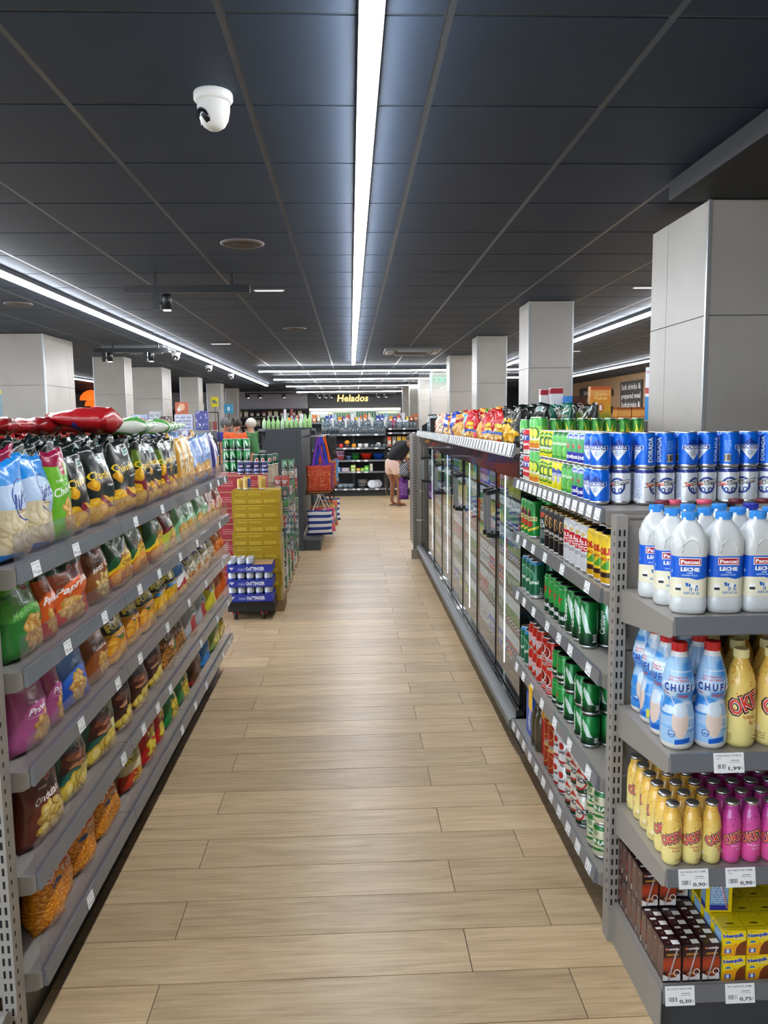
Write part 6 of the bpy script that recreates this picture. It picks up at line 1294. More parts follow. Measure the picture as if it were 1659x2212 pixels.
# dark deli counter wall left of the freezers
struct('wall_deli', B(-6.9, -1.52, 28.6, 28.99, 0, 2.02), mat('deli_wall', '#33343a', .6), 'dark wall below the pale header panel', 'wall')
gondola('dark shelving with snacks at the far wall beside the freezers', (-4.0, 28.0), 0, [0, 1.2, 2.4], .5, [1.75, 1.45, 1.15, .8, .45, .12], 1.95, steel=ANS, cards=None, backh=1.95, posts=False)
for r, z in enumerate((1.7865, 1.4865, 1.1865)):
    for i in range(11):
        c = ['#c8b07a', '#5a2a22', '#8a4a2a', '#d8c8a0', '#3a2a26'][(i*3+r) % 5]; o = B(-.07, .07, -.04, .04, 0, .20).obj('snack_box', mat('sn'+c, c, .5), None, (-3.88+.21*i, 28.12, z)); B(-.05, .05, -.042, -.04, .05, .13).obj('label', M_WHITE, o)
        queue(o, ('tan', 'dark red', 'brown', 'cream', 'black brown')[(i*3+r) % 5]+' snack box', (f'along the {ORD[r]} far snack shelf', f'{ORD[r]} far snack shelf'), 'box', (i,), 'snack boxes on the far wall shelving')
# neon word hung between the pillars, seen from its back
nt_ = letters('entrs', 'green neon word seen mirrored, hanging in front of the far pillars', (1.86, 16.05, 2.37), (0, 0, 0), .17, emis('neon_green', '#5cf0a8', 1.6), 'neon sign', 'neon_sign', .008, -.02, 0, True)
B(1.4, 2.3, 0, .004, -.12, .31).obj('clear_backing', M_ACRYL if False else glass_mat('clear_sheet', '#fafcfc', .5, .02, 1.3), nt_, (-1.86, .012, 0))
for q in (-.40, .36): B(q-.004, q+.004, .012, .018, .31, .309+.0).obj('wire', M_BLACK, nt_) if False else B(q-.004, q+.004, .012, .018, .30, CZ-2.37).obj('wire', M_BLACK, nt_)
letters('ra', 'small glowing yellow lettering beyond the pillars on the dark end wall', (4.35, YF-.02, 2.2), (0, 0, 0), .22, emis('sign_glow', '#ffd67a', 1.5), 'sign', 'shop_sign', .015, .03, .28)

# ================================================================ dark end panel with hanging bags
DX, DY = -.42, 9.8
t = tag(empty('bag_display', (DX, DY, 0)), 'dark grey display unit with a tall end panel and hooks full of shopping bags', 'display')
B(-.63, -.19, 0, .03, 0, 1.525).obj('end_panel', ANS, t); B(-.62, -.19, 2.65, 2.68, 0, 1.525).obj('end_panel', ANS, t)
B(-.24, -.22, .03, 2.65, .14, 1.50).obj('back_panel', ANS, t); B(-.20, .02, .02, 2.66, 0, .13).obj('base', ANS, t); B(-.20, .03, .01, 2.67, .131, .15).obj('base_shelf', M_GREYD, t)
mb = MB()
for k in range(28): mb.box(-.252, -.246, -.0006, .0004, .07+.052*k, .085+.052*k)
o = mb.obj('slot_row', M_HOLE, t); o['kind'] = 'stuff'
TB = [('#6a2aa8', '#b8381c', 'violet-strapped tote bag with a red patterned body'), ('#2a3ac0', '#7a2a6a', 'blue-strapped tote bag with a plum body'), ('#1f86d8', '#5a2a5a', 'bright blue-strapped tote bag with a dark plum body'), ('#e8641c', '#a8421c', 'orange-strapped tote bag with a rust patterned body'), ('#7a5a34', '#8a6a34', 'brown woven tote bag with gold pattern'), ('#17181c', '#3a8ac8', 'black-strapped tote bag with a blue side'), ('#c02a5a', '#7a2a34', 'crimson-strapped tote bag')]
TL = [('#e8e8ea', '#1f3a8a', 'navy and white striped tote bag'), ('#e8e8ea', '#d8607a', 'multicoloured striped tote bag'), ('#17181c', '#e0a030', 'black, yellow and pink patterned tote bag'), ('#17181c', '#c86a4a', 'tote bag with a black and white swirl'), ('#8a1a3a', '#d8702a', 'orange fringed tote bag'), ('#17181c', '#22408a', 'navy and lime tote bag')]
def tote_mat(name, a_, kind, rng):
    a = Art(120, 120, a_, 1)
    if kind == 'stripe':
        for k in range(4): a.rect(0, .1+.24*k, 1, .22+.24*k, '#e9e9ee')
    elif kind == 'swirl':
        for k, c in enumerate(('#f0a030', '#e0507a', '#2a2a30', '#f0f0ea', '#3aa0a0')): a.ring(.5, .5, .10+.1*k, .03, c, Dk(ry=.16+.12*k)) if False else a.ring(.5, .5, .10+.1*k, .03, c)
    elif kind == 'multi':
        for k in range(26): a.poly([(random.random(), random.random()) for _ in range(3)], random.choice(['#e84a6a', '#f0c030', '#17181c', '#f4f0ea', '#3a8ac8', '#8a2a6a']), .9)
    else:
        a.speck(160, '#d8a04a', .02); a.speck(80, '#e8d8a0', .012); a.rect(0, .0, 1, .12, '#5a1c14'); a.lines(.05, .95, .03, .09, 1, '#e8c860'); a.rect(0, .88, 1, 1, a_)
    print_mat(name, a, .7); return MATS[name]
for r, (L_, zt, hb, sl) in enumerate(((TB, 1.42, .36, .36), (TL, .69, .32, .20))):
    for i, (sc, bc, lb) in enumerate(L_):
        y = 10.0+.30*i; out = .03+.10*(i/len(L_))+(.03 if i % 2 else 0); kind = 'gold' if r == 0 else ('stripe', 'multi', 'multi', 'swirl', 'gold', 'stripe')[i]
        root = tag(empty('tote_bag', (-.435+.7*out, y, zt)), lb+(', upper row of the bag display' if r == 0 else ', lower row of the bag display'), 'tote bag', 'hanging tote bags'); 
        bm_ = bag_mesh('body', tote_mat(f'tote{r}{i}', bc, kind, i), .34, hb, .06, i, .3); ob('body', bm_, root, (0, 0, -sl-hb), rz=.25-.02*i)
        sm_ = mat('strap'+sc, sc, .6)
        for q in (-1, 1):
            w = .035 if r == 0 else .012
            st_ = MB(); st_.prism([(-.09*1, -sl), (-.09+w, -sl), (.0+w*.3, 0), (-w*.3, 0)], 'y', q*.012-.003, q*.012+.003); st_.prism([(.09-w, -sl), (.09, -sl), (w*.3, 0), (-w*.3, 0)], 'y', q*.012-.003, q*.012+.003)
            o = st_.obj('strap', sm_, root); o.rotation_euler = (0, 0, .25)
        MB().tube([(-.6395+.435-.7*out, 0, .0), (.03, 0, .0), (.035, 0, .012)], .004, 6).obj('hook', M_CHROME, root)
for i, (c, lb, z) in enumerate((('#16171b', 'black soft bag hanging high at the far end of the bag display', 1.40), ('#6a2a8a', 'purple printed bag hanging from the far fridge-side shelf end', .90), ('#c8ccd4', 'black and white checked bag hanging above the purple printed bag', .97))):
    x, y = ((DX+.08, 12.2), (.650, 9.72), (.650, 9.66))[i]; a = Art(80, 80, c, 1)
    if i == 2:
        for p in range(10):
            for q in range(10): 
                if (p+q) % 2: a.rect(p*.1, q*.1, p*.1+.1, q*.1+.1, '#1c1e28')
    if i == 1: a.lines(.1, .9, .2, .8, 6, '#b894c8')
    print_mat(f'soft{i}', a, .6); root = tag(empty('soft_bag', (x, y, z)), lb, 'bag'); ob('body', bag_mesh('body', MATS[f'soft{i}'], .26 if i == 0 else .12, .34 if i == 0 else (.26, .16)[i-1], .10 if i == 0 else .05, i, 1.2), root, (0, 0, -.34 if i == 0 else (-.26, -.03)[i-1])); MB().tube([(-.06, 0, -.02 if i != 2 else .08), (0, 0, .10 if i != 2 else .16), (.06, 0, -.02 if i != 2 else .08)], .005, 6).obj('strap', M_BLACK, root)

# far fridge-side shelf end: grey unit past the fridges, its end panel towards the camera
t = tag(empty('shelf_end', (.735, 9.10, 0)), 'perforated grey shelf end standing beside the far end of the fridges', 'shelving')
ob('upright', upright_mesh(1.47, .036, .05), t, (0, 0, 0)); 
for k in range(4): B(.02, .42, .01, .03, .12+.34*k, .45+.34*k).obj('panel', M_GREY, t)
B(-.04, .42, -.03, .04, 0, .11).obj('foot', M_GREY, t); B(.0, .02, .06, .75, .12, 1.45).obj('side_panel', M_GREY, t)
for z in (1.10, .93): MB().tube([(0, .62, z), (-.09, .62, z), (-.10, .62, z+.015)], .004, 6).obj('hook', M_CHROME, t)
# ================================================================ beer pallet and stacked cans at the crisp side
pl = tag(empty('trolley', (-.84, 6.50, 0)), 'low flat trolley with a red caster under the blue beer trays', 'trolley')
B(-.19, .19, -.14, .14, .125, .15).obj('platform', M_BLACK, pl); B(-.19, .19, -.13, .13, .07, .125).obj('frame', mat('trolley_dark', '#1a1b1e', .5), pl)
for x in (-.13, .10):
    for y in (-.10, .10):
        w = MB().lathe([(.035, -.012), (.038, 0), (.035, .012)], 16).obj('wheel', M_BLACK, pl, (x, y, .038)); w.rotation_euler = (0, PI/2, 0); B(-.025, .025, -.02, .02, .0, .03).obj('caster_fork', mat('caster_red', '#b0202a', .4), pl, (x, y, .045))
A_box('tray_blue', '#2b3aa4', [('text', 'OeTTINGER', .62, .5, .42, '#f0f2fa', Dk(w=.40, bold=.04)), ('text', 'Original', .32, .45, .34, '#aab4e0', Dk(w=.16, slant=.3)), ('poly', [(.04, .7), (.10, .3), (.16, .7)], '#d8dcf0'), ('lines', .42, .8, .1, .2, 1, '#aab4e0')], 360, 70, 4.6)
TRX, TRY = -.845, 6.50
for k in range(3):
    z = .151+.122*k
    tr = tag(empty('beer_tray', (TRX, TRY, z)), f'blue cardboard beer tray, {("lowest", "middle", "topmost")[k]} of three on the trolley', 'tray', 'blue beer trays')
    B(-.185, .185, -.125, -.122, 0, .062, 0, {'f': (0, 0, 1, 1), 'k': (0, 0, 1, 1)}).obj('front', MATS['tray_blue'], tr)
    M_TB = mat('tray_side', '#2b3aa4', .5); B(-.185, .185, .122, .125, 0, .062).obj('rear', M_TB, tr); B(-.185, -.182, -.122, .122, 0, .062).obj('side', M_TB, tr); B(.182, .185, -.122, .122, 0, .062).obj('side', M_TB, tr); B(-.182, .182, -.122, .122, 0, .002).obj('floor', mat('cardboard', '#a98a62', .8), tr)
    for j in range(2 if k < 2 else 2):
        for i in range(5 if k < 2 else 3):
            can('can_otting', f'silver and blue beer can, {("front", "rear")[j]} row of the {("lowest", "middle", "topmost")[k]} tray', (TRX-.148+.073*i+(0 if k < 2 else .0), TRY-.085+.075*j, z+.003), rb.uniform(-1, 1), ('from the crisp side', 'in the tray'), (i,), 'silver cans in the blue trays', r=.033, h=.115, lo=True)
B(.02, .18, -.118, .118, .064, .066).obj('cardboard_lid', mat('cardboard', '#a98a62', .8), tr)
A_box('box_mustard', '#a88a14', [('lines', .10, .84, .86, .93, 1, '#e0d060'), ('lines', .08, .30, .62, .8, 1, '#dccb50', .6), ('lines', .35, .6, .62, .8, 1, '#dccb50', .6), ('lines', .06, .28, .08, .34, 4, '#e0d060', .7), ('lines', .36, .62, .05, .34, 3, '#e0d060', .7), ('lines', .68, .92, .08, .34, 4, '#e0d060', .7)], 320, 96, 3.4)
for k in range(8):
    z = .10+.1185*k; o = B(-.20, .20, -.14, .14, 0, .1165, 0, {'f': (0, 0, 1, 1), 'r': (0, 0, .7, 1), 'l': (0, 0, .7, 1)}).obj('beer_carton', MATS['box_mustard'], None, (-.815+.004*((k*3) % 4)-.004, 6.79+.003*(k % 2), z)); o.rotation_euler = (0, 0, .01*((k*5) % 3-1)); tag(o, f'mustard yellow flat beer carton, {ORD[7-k]} from the top of its stack', 'carton', 'mustard cartons')
B(-.22, .22, -.15, .15, 0, .098).obj('pallet', mat('pallet_wood', '#8a6f4a', .8), None, (-.815, 6.79, 0)); tag(COL.objects[-1], 'small wooden pallet under the mustard beer cartons', 'pallet')
for i, (x, y) in enumerate(((-.89, 6.72), (-.765, 6.74), (-.96, 6.80))): can('can_gold', ('gold beer can standing on the mustard cartons beside the blue trays’ side', 'gold beer can standing on the mustard cartons, aisle side', 'smaller gold can at the crisp side of the mustard cartons')[i], (x, y, 1.047), 1.4*i, ('', 'on top'), (i,), 'gold cans on the mustard cartons', r=.033 if i < 2 else .024, h=.115 if i < 2 else .09, lid=M_LIDG)
A_box('box_crimson', '#a8303e', [('poly', [(.45, .75), (.55, .85), (.65, .75), (.55, .6)], '#e8d8d0'), ('lines', .1, .35, .3, .7, 3, '#d89a9a'), ('lines', .7, .9, .3, .7, 3, '#d89a9a'), ('rect', 0, .95, 1, 1, '#c8a888')], 240, 80, 3)
def island(label, x0, x1, y0, y1, z1, m):
    o = B(x0, x1, y0, y1, 0, z1).obj('beer_stack', m, None); tag(o, label, 'stack'); return o
# low platform with cartons of beer behind the mustard stack
A_box('box_beige', '#b8a890', [('lines', .1, .9, .2, .8, 6, '#8a7a62'), ('rect', 0, .9, 1, 1, '#a08a6a')])
def cstack(x0, x1, y0, y1, n, h, key, base, z0=.0):
    for k in range(n):
        o = B(x0-(x0+x1)/2, x1-(x0+x1)/2, y0-(y0+y1)/2, y1-(y0+y1)/2, 0, h-.002, 0, {'f': (0, 0, 1, 1), 'r': (0, 0, 1, 1), 'l': (0, 0, 1, 1)}).obj('beer_carton', MATS[key], None, ((x0+x1)/2, (y0+y1)/2, z0+h*k)); tag(o, f'{base}, {ORD[n-1-k]} from the top', 'carton', base)
cstack(-1.20, -.785, 7.02, 7.42, 8, .144, 'box_crimson', 'crimson beer carton behind the mustard stack')
cstack(-1.34, -.98, 8.0, 8.5, 7, .158, 'box_beige', 'beige carton under the green can tower')
cstack(-.97, -.785, 8.0, 8.5, 7, .168, 'box_beige', 'beige carton under the cans near the bag display')
cstack(-1.30, -1.0, 7.46, 7.9, 6, .168, 'box_beige', 'beige carton behind the crimson cartons')
for k in range(3):
    for i in range(4):
        for j in range(2): can('can_carl', f'green beer can, {("lowest", "middle", "topmost")[k]} layer, {("front", "rear")[j]} row', (-1.27+.069*i, 8.06+.07*j, 1.107+.116*k), rb.uniform(-1, 1), ('from the crisp side of the green tower', 'in the tower'), (i,), 'green can tower')
for i in range(4): can('can_navy', 'navy can with red star on the crimson cartons', (-.99+.07*i, 7.12, 1.153), rb.uniform(-.3, .3), ('from the crisp side', 'there'), (i,), 'navy cans')
for i in range(4): can('can_astra', 'dark green can with red emblem beside the green tower', (-.965+.068*i, 8.06, 1.177) if i < 3 else (-.795, 8.30, 1.177), rb.uniform(-.3, .3), ('from the crisp side', 'there'), (i,), 'dark green emblem cans')
# shrink-wrapped packs stacked along the aisle edge
M_SHR = glass_mat('shrink_wrap', '#f0f4f4', 1, .12, 1.4, .10, '#d8dcdc')
def canpack(label, loc, key, nx=2, ny=3, h=.115, rz=0):
    t_ = tag(empty('can_pack', loc, rz), label, 'can pack', 'wrapped can packs at the aisle edge')
    for i in range(nx):
        for j in range(ny): ob('can', lc(key) if h < .12 else lc(key), t_, (-.033*(nx-1)+.066*i, -.033*(ny-1)+.066*j, 0))
    B(-.033*nx-.003, .033*nx+.003, -.033*ny-.003, .033*ny+.003, -.0005, .117).obj('shrink_wrap', M_SHR, t_); return t_
kk = ['can_hein', 'can_carl', 'can_hein', 'can_astra', 'can_miguel', 'can_hein', 'can_doradared', 'can_carl', 'can_becks', 'can_miguel']
for c_ in range(6):
    yy = 7.12+.42*c_; n = (5, 6, 9, 8, 10, 9)[c_]
    for k in range(n):
        canpack(f'wrapped pack of beer cans, {ORD[n-1-k]} down in the {ORD[c_]} column along the aisle edge', (-.70, yy, .02+.1185*k), kk[(k*3+c_) % 10], 2, 3)
    B(-.08, .08, -.15, .15, 0, .018).obj('base_board', mat('cardboard', '#a98a62', .8), None, (-.70, yy, 0)); tag(COL.objects[-1], f'cardboard base under the {ORD[c_]} column of beer packs', 'board')

# ================================================================ goods seen over the crisp shelving
gondola('dark shelving unit with toys and sunglasses beyond the crisp shelving', (-2.35, 8.0), 0, [0, .95], .4, [1.50, 1.1, .7, .13], 1.55, steel=ANS, cards=None, backh=1.5, posts=False)
for i, (x, w, h, c, lb) in enumerate(((-2.12, .16, .17, '#a8bcd8', 'pale blue toy card box'), (-1.97, .10, .20, '#b8bcc0', 'grey toy card box'), (-1.86, .09, .15, '#4a2a22', 'dark brown toy box'), (-1.68, .18, .17, '#c8cce0', 'white display of small blue glasses'), (-1.50, .12, .20, '#4a4a9a', 'blue and purple toy blister'))):
    a = Art(80, 80, c, 1); a.lines(.1, .9, .1, .9, 4, '#5a6a9a', .6); a.speck(20, '#e8e8f0', .05); print_mat(f'toy{i}', a, .4); MATSK = MATS[f'toy{i}']
    o = B(-w/2, w/2, -.04, .04, 0, h, 0, {'f': (0, 0, 1, 1)}).obj('toy_box', MATSK, None, (x, 8.09, 1.5365)); tag(o, lb+' over the crisp shelving', 'toy')
a = Art(80, 80, '#b8603a', 1); a.ell(.5, .6, .25, .3, '#e0b08a'); a.ell(.3, .4, .15, .2, '#d8d0c8'); print_mat('toy_poster', a, .4)
o = B(-.065, .065, -.01, .01, 0, .12, 0, {'f': (0, 0, 1, 1)}).obj('display_card', MATS['toy_poster'], None, (-1.70, 8.09, 1.7075)); tag(o, 'brown picture card standing on top of the white glasses display', 'card')
a = Art(80, 80, '#7aa8c0', 1); a.ell(.5, .4, .3, .2, '#3a9a5a'); a.ell(.5, .7, .2, .15, '#2a5ab0'); a.rect(0, .85, 1, 1, '#e8d84a'); print_mat('toy_blue', a, .4)
struct_ = tag(B(-1.99, -1.82, 3.8, 4.5, 0, 1.40).obj('counter_unit', M_GREY), 'grey cabinet behind the crisp shelving carrying toy boxes', 'cabinet')
for k in range(3):
    o = B(-.09, .09, -.06, .06, 0, .13, 0, {'f': (0, 0, 1, 1), 'r': (0, 0, 1, 1)}).obj('toy_box', MATS['toy_blue'], None, (-1.845-.02*(k % 2), 4.02, 1.402+.1315*k)); tag(o, f'blue and green toy box, {ORD[2-k]} from the top of its pile behind the crisps', 'toy')
# card racks
rk = tag(empty('card_rack', (-1.97, 11.0, 0)), 'black wire rack of magazines between the crisp-side pillars', 'rack')
for x in (-.15, .15): B(x-.008, x+.008, -.01, .01, 0, 1.75).obj('post', M_BLACK, rk)
B(-.158, .158, -.01, .01, 1.75, 1.766).obj('top_bar', M_BLACK, rk)
for r in range(4):
    z = 1.50-.17*r; s = B(-.15, .15, -.05, .05, z, z+.012).obj('rack_shelf', M_WHITE, rk)
for r in range(3):
    for i in range(4):
        c = ['#6a6a4a', '#4a5a3a', '#7a6a5a', '#8a3a3a'][(i+r) % 4]; o = B(-.028, .028, -.008, .008, 0, .12).obj('magazine', mat('mg'+c, c, .5), None, (-1.97-.105+.07*i, 10.97, 1.5125-.17*r)); queue(o, ('olive', 'green', 'taupe', 'dark red')[(i+r) % 4]+' magazine', (f'on the {ORD[r]} shelf of the magazine rack', f'{ORD[r]} shelf of the magazine rack'), 'magazine', (i,), 'magazines in the wire rack')
# green bottles and foods over the dark end panel
gondola('dark shelving unit with green bottles behind the bag display', (-1.55, 13.4), 0, [0, .95], .4, [1.46, 1.1, .7, .13], 1.5, steel=ANS, cards=None, backh=1.5, posts=False)
for i in range(11):
    m, b_ = ((mat('lime_bottle', '#a8d890', .25), 'lime green bottle') if i % 4 else (mat('mint_bottle', '#c8e8c0', .25), 'pale mint bottle')); h = .19 if i < 9 else .25
    bottle(bottle_prof(.034, h, .35, .014), b_, (-1.46+.077*i, 13.48+.0*(i % 2), 1.4965), m, mat('lime_cap', '#7ac850', .3), h, .016, q=(('from the crisp side, behind the bag display', 'behind the bag display'), (i,)), group='green bottles behind the bag display')
for i in range(9):
    bottle(bottle_prof(.03, .22, .35, .014), 'clear water bottle', (-1.40+.08*i, 13.60, 1.4965), M_GLASSW, M_WHITE, .22, .015, q=(('from the crisp side behind the green bottles', 'behind the green bottles'), (i,)), group='water bottles behind the green bottles')
for x, c, lb in ((-1.02, '#e4e4ee', 'white'), (-.93, '#8a3a3a', 'brown')):
    B(-.03, .03, -.03, .03, 0, .32).obj('tall_box', mat('tb'+c, c, .4), None, (x*1.9+.25, 20.6, 1.62)); tag(COL.objects[-1], f'tall slim {lb} carton standing up behind the green bottles', 'carton')
tag(B(-1.85, -1.25, 20.4, 20.8, 0, 1.619).obj('counter_unit', ANS), 'dark counter behind the green bottles carrying slim cartons', 'counter')
# checkout-side signs
for i, (x, z, w, h, c, tx) in enumerate(((-3.95, 2.02, .17, .24, '#e8dc2a', '99c'), (-3.55, 1.86, .22, .22, '#2f86b0', '0'), (-4.35, 1.90, .14, .2, '#e8eaec', ''), (-4.5, 2.05, .12, .18, '#8a8a3a', ''))):
    a = Art(80, 80, c, 1)
    if tx: a.text(tx, .5, .5, .4, '#2a5a8a' if c != '#2f86b0' else '#e8f0f8', w=.7 if len(tx) > 1 else None, bold=.04)
    print_mat(f'psign{i}', a, .5); o = B(-w/2, w/2, -.01, .01, 0, h, 0, {'f': (0, 0, 1, 1)}).obj('price_sign', MATS[f'psign{i}'], None, (x*.84-.0, 19.6, z-.02)); B(-.006, .006, .011, .02, -z+.03, h*.5).obj('stand', M_BLACK, o); tag(o, ('yellow price sign reading 99', 'blue sign with a white zero', 'small white notice', 'small olive notice')[i]+' on a stand beyond the shoppers', 'sign')
# orange lamps of the neighbouring bar
for i, (x, y, z) in enumerate(((-7.6, 24.0, 2.15), (-6.9, 21.5, 2.25), (-8.2, 26.0, 1.95))):
    t = tag(empty('pendant_lamp', (x, y, z)), f'orange half-dome pendant lamp beyond the crisp-side pillars, {ORD[i]} of three', 'pendant lamp')
    MB().lathe([(.30, 0), (.28, .10), (.20, .20), (.08, .26), (.01, .27)], 24, caps=False).obj('shade', mat('orange_shade', '#f0641c', .4, emit='#ff6a20', es=.8), t); B(-.004, .004, -.004, .004, .27, CZ-z).obj('cord', M_BLACK, t)
    MB().lathe([(.001, .0), (.04, .03), (.001, .07)], 12, caps=False).obj('bulb', M_SPOT, t, (0, 0, .05))
# ================================================================ people
def skin(name, P, E_, m, parent=None, sub=2, flat=None):
    """P: list of (x, y, z, rx, ry); E_: edges; grown with the skin modifier from joint 0"""
    me = bpy.data.meshes.new(name); me.from_pydata([p[:3] for p in P], E_, []); me.materials.append(m)
    o = ob(name, me, parent); o.modifiers.new('skin', 'SKIN').use_smooth_shade = True
    for i, p in enumerate(P):
        sv = me.skin_vertices[0].data[i]; sv.radius = (p[3], p[4] if len(p) > 4 else p[3]); sv.use_root = (i == 0)
    s = o.modifiers.new('sub', 'SUBSURF'); s.levels = sub; s.render_levels = sub
    return o
SK = mat('skin_tan', '#9c6c52', .5); SK2 = mat('skin_light', '#c99278', .5)
def lerp(a, b, t): return tuple(a[i]+(b[i]-a[i])*t for i in range(3))
def human(loc, rz, label, J, skinm, hairm, top, bottom, shoes, longhair=0, name='person', sleeve=0.5, topm2=None):
    """J: joints in metres, x forward, y to the person's left, z up"""
    root = tag(empty(name, loc, rz), label, 'person')
    P = []; E_ = []
    def add(p, r, par=None, r2=None):
        P.append((*p, r, r2 or r)); i = len(P)-1
        if par is not None: E_.append((par, i))
        return i
    pel = add(J['pelvis'], .115, None, .14); bel = add(lerp(J['pelvis'], J['chest'], .5), .092, pel, .12); ch = add(J['chest'], .092, bel, .13); nb = add(J['neck'], .055, ch); hb = add(lerp(J['neck'], J['head'], .45), .05, nb)
    hc = add(J['head'], .088, hb, .078); add(J['crown'], .07, hc, .065)
    for s in ('L', 'R'):
        sh = add(J['sh'+s], .055, ch); el = add(J['el'+s], .038, sh); wr = add(J['wr'+s], .025, el)
        d = Vector(J['wr'+s])-Vector(J['el'+s]); d.normalize(); pm = Vector(J['wr'+s])+d*.06; side = d.cross(Vector((1, 0, 0))); side = side.normalized() if side.length > .1 else Vector((0, 1, 0))
        pa = add(tuple(pm), .030, wr, .016)
        for k, (o_, L_) in enumerate(((-.026, .062), (-.009, .074), (.009, .069), (.026, .054))):
            b_ = pm+side*o_+d*.03; f1 = add(tuple(b_), .009, pa); f2 = add(tuple(b_+d*L_*.55+Vector((.008, 0, 0))), .008, f1); add(tuple(b_+d*L_+Vector((.022, 0, 0))), .007, f2)
        t1 = add(tuple(pm-d*.01+side*.035*(1 if s == 'L' else -1)+Vector((.01, 0, 0))), .010, pa); add(tuple(pm+d*.03+side*.045*(1 if s == 'L' else -1)+Vector((.02, 0, 0))), .008, t1)
        hp_ = add(J['hip'+s], .092, pel); kn = add(J['kn'+s], .056, hp_); cf_ = add(lerp(J['kn'+s], J['an'+s], .35), .052, kn); an = add(J['an'+s], .034, cf_); f = Vector(J['an'+s])+Vector((.05, 0, -.045)); m_ = add(tuple(f), .030, an); add(tuple(f+Vector((.11, 0, -.012))), .022, m_, .035)
    skin('body', P, E_, skinm, root)
    # clothes follow the same joints a little wider
    T = []; TE = []
    def ad(p, r, par=None, r2=None):
        T.append((*p, r, r2 or r)); i = len(T)-1
        if par is not None: TE.append((par, i))
        return i
    a0 = ad(lerp(J['pelvis'], J['chest'], -.02), .150, None, .178); a1 = ad(lerp(J['pelvis'], J['chest'], .45), .135, a0, .165); a2 = ad(J['chest'], .138, a1, .18); a3 = ad(lerp(J['chest'], J['neck'], .72), .085, a2, .12)
    for s in ('L', 'R'):
        q = ad(J['sh'+s], .074 if sleeve else .058, a2)
        if sleeve: ad(lerp(J['sh'+s], J['el'+s], sleeve), .064, q)
    skin('top', T, TE, top, root)
    T.clear(); TE.clear()
    b0 = ad(J['pelvis'], .150, None, .182); ad(lerp(J['pelvis'], J['chest'], .2), .125, b0, .152)
    ln = J.get('short', 1.0)
    for s in ('L', 'R'):
        h_ = ad(J['hip'+s], .114, b0)
        if ln < 1: m1 = ad(lerp(J['hip'+s], J['kn'+s], ln*.6), .104, h_); ad(lerp(J['hip'+s], J['kn'+s], ln), .106, m1)
        else: k_ = ad(J['kn'+s], .07, h_); ad(lerp(J['kn'+s], J['an'+s], .9), .055, k_)
    skin('shorts' if ln < 1 else 'trousers', T, TE, bottom, root)
    for s in ('L', 'R'):
        f = Vector(J['an'+s]); sh_ = MB().lathe([(.032, 0), (.042, .006), (.042, .016), (.036, .02)], 18).obj('sandal' if shoes == 'sandal' else 'shoe', mat('shoe_'+shoes, '#6a5040' if shoes == 'sandal' else '#2a2a2e', .6), root, (f.x+.07, f.y, max(0, f.z-.09))); sh_.scale = (3.0, 1.05, 1 if shoes == 'sandal' else 3)
    # head details
    hd = Vector(J['head']); cr_ = Vector(J['crown']); up = (cr_-hd).normalized(); fw = Vector(J.get('face', (1, 0, 0))).normalized(); fw = (fw-up*fw.dot(up)).normalized(); lf = up.cross(fw)
    def blob(nm, p, r, m, par=root, sc=(1, 1, 1)):
        b_ = MB().lathe([(0.0005, -r), (r*.6, -r*.8), (r*.92, -r*.4), (r, 0), (r*.92, r*.4), (r*.6, r*.8), (0.0005, r)], 14, caps=False).obj(nm, m, par)
        b_.matrix_local = Matrix.Translation(p) @ Matrix((fw, lf, up)).transposed().to_4x4() @ Matrix.Diagonal((*sc, 1)); return b_
    blob('hair', hd+up*.045-fw*.028, .108, hairm, sc=(1.0, .88, .98))
    if longhair == 1: blob('hair_bun', hd+up*.10-fw*.12, .045, hairm)
    blob('nose', hd+fw*.098-up*.012, .014, skinm, sc=(1, .8, 1.5)); 
    for q in (-1, 1): blob('eye', hd+fw*.084+lf*.032*q+up*.012, .010, mat('eye_dark', '#20160f', .3)); blob('ear', hd+lf*.083*q-up*.005, .022, skinm, sc=(.7, .4, 1.3))
    blob('mouth', hd+fw*.086-up*.045, .016, mat('lips', '#9c5a4c', .5), sc=(.5, 1.3, .35))
    return root
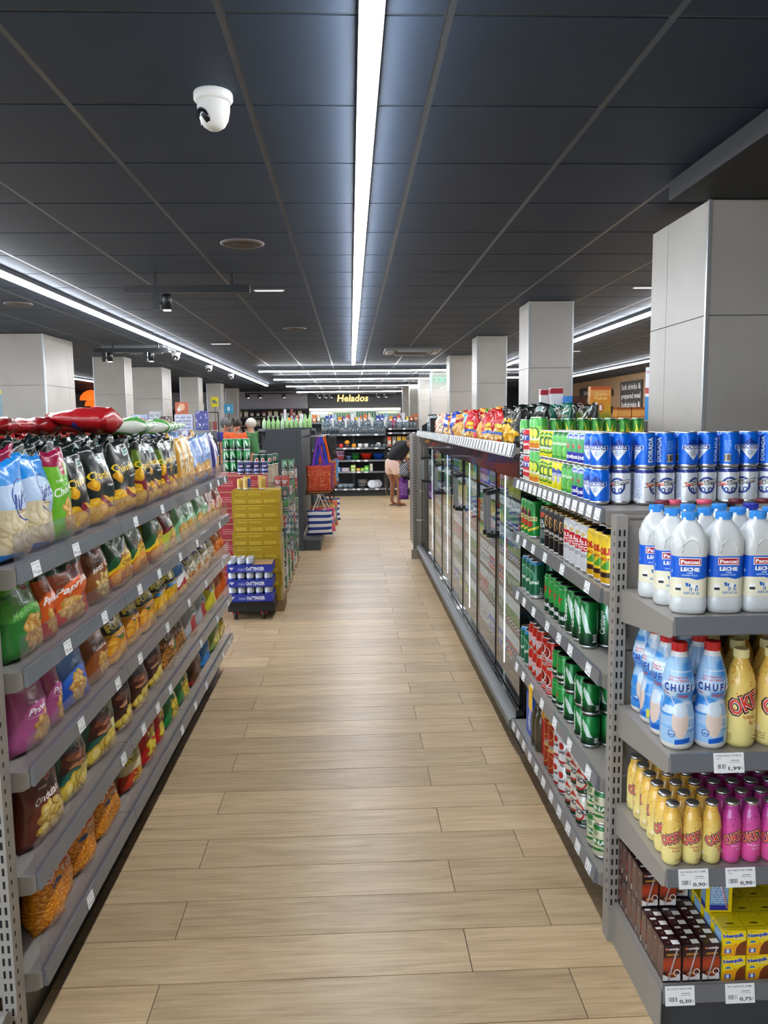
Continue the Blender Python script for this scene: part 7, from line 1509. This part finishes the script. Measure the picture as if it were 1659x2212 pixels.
STAND = dict(pelvis=(0, 0, .93), chest=(.02, 0, 1.27), neck=(.02, 0, 1.43), head=(.05, 0, 1.56), crown=(.04, 0, 1.64), shL=(.02, .17, 1.38), shR=(.02, -.17, 1.38), elL=(.03, .21, 1.10), elR=(.03, -.21, 1.10), wrL=(.16, .17, .92), wrR=(.16, -.17, .92),
             hipL=(0, .085, .88), hipR=(0, -.085, .88), knL=(.01, .09, .49), knR=(.01, -.09, .49), anL=(-.02, .09, .095), anR=(-.02, -.09, .095))
# bending customer: body faces the shelf end (towards +x), feet side by side
J = dict(pelvis=(-.08, 0, .80), chest=(.13, 0, 1.10), neck=(.27, .0, 1.19), head=(.37, .01, 1.20), crown=(.44, .01, 1.23), face=(.5, 0, -1), shL=(.20, .17, 1.17), shR=(.20, -.17, 1.17), elL=(.36, .19, .98), elR=(.33, -.21, .98), wrL=(.42, .12, .76), wrR=(.38, -.17, .79),
         hipL=(-.08, .09, .76), hipR=(-.06, -.09, .76), knL=(.0, .09, .44), knR=(.02, -.08, .44), anL=(-.02, .10, .085), anR=(.0, -.08, .085), short=.52)
human((.845, 14.90, 0), .62, 'person in a black sleeveless top and pale pink shorts bending over at the aisle end', J, SK, mat('hair_brown', '#3a2a22', .6), mat('top_navy', '#0d0f17', .8), mat('shorts_pink', '#e6c8ba', .8), 'sandal', 0, sleeve=0)
J1 = dict(STAND, head=(.08, 0, 1.55), crown=(.09, 0, 1.63), face=(1, 0, -.35))
human((-2.16, 14.9, 0), -1.0, 'person with dark tied-up hair in a white and orange shirt looking down', J1, SK2, mat('hair_dark', '#241a16', .5), mat('shirt_orange', '#e8622a', .7), mat('trouser_dark', '#2a2c34', .8), 'dark', 1)
human((-1.93, 15.6, 0), 2.8, 'person with short white hair in a green t-shirt', dict(STAND, face=(1, 0, -.2)), SK2, mat('hair_white', '#c8c4bc', .6), mat('shirt_green', '#3f7a4e', .8), mat('trouser_dark', '#2a2c34', .8), 'dark')
human((-2.45, 15.3, 0), -.3, 'person with grey hair in a blue shirt beside the crisp-side shelving', J1, SK2, mat('hair_grey', '#5a5a5e', .6), mat('shirt_blue', '#2b2f9a', .7), mat('trouser_dark', '#2a2c34', .8), 'dark')
flush_labels()
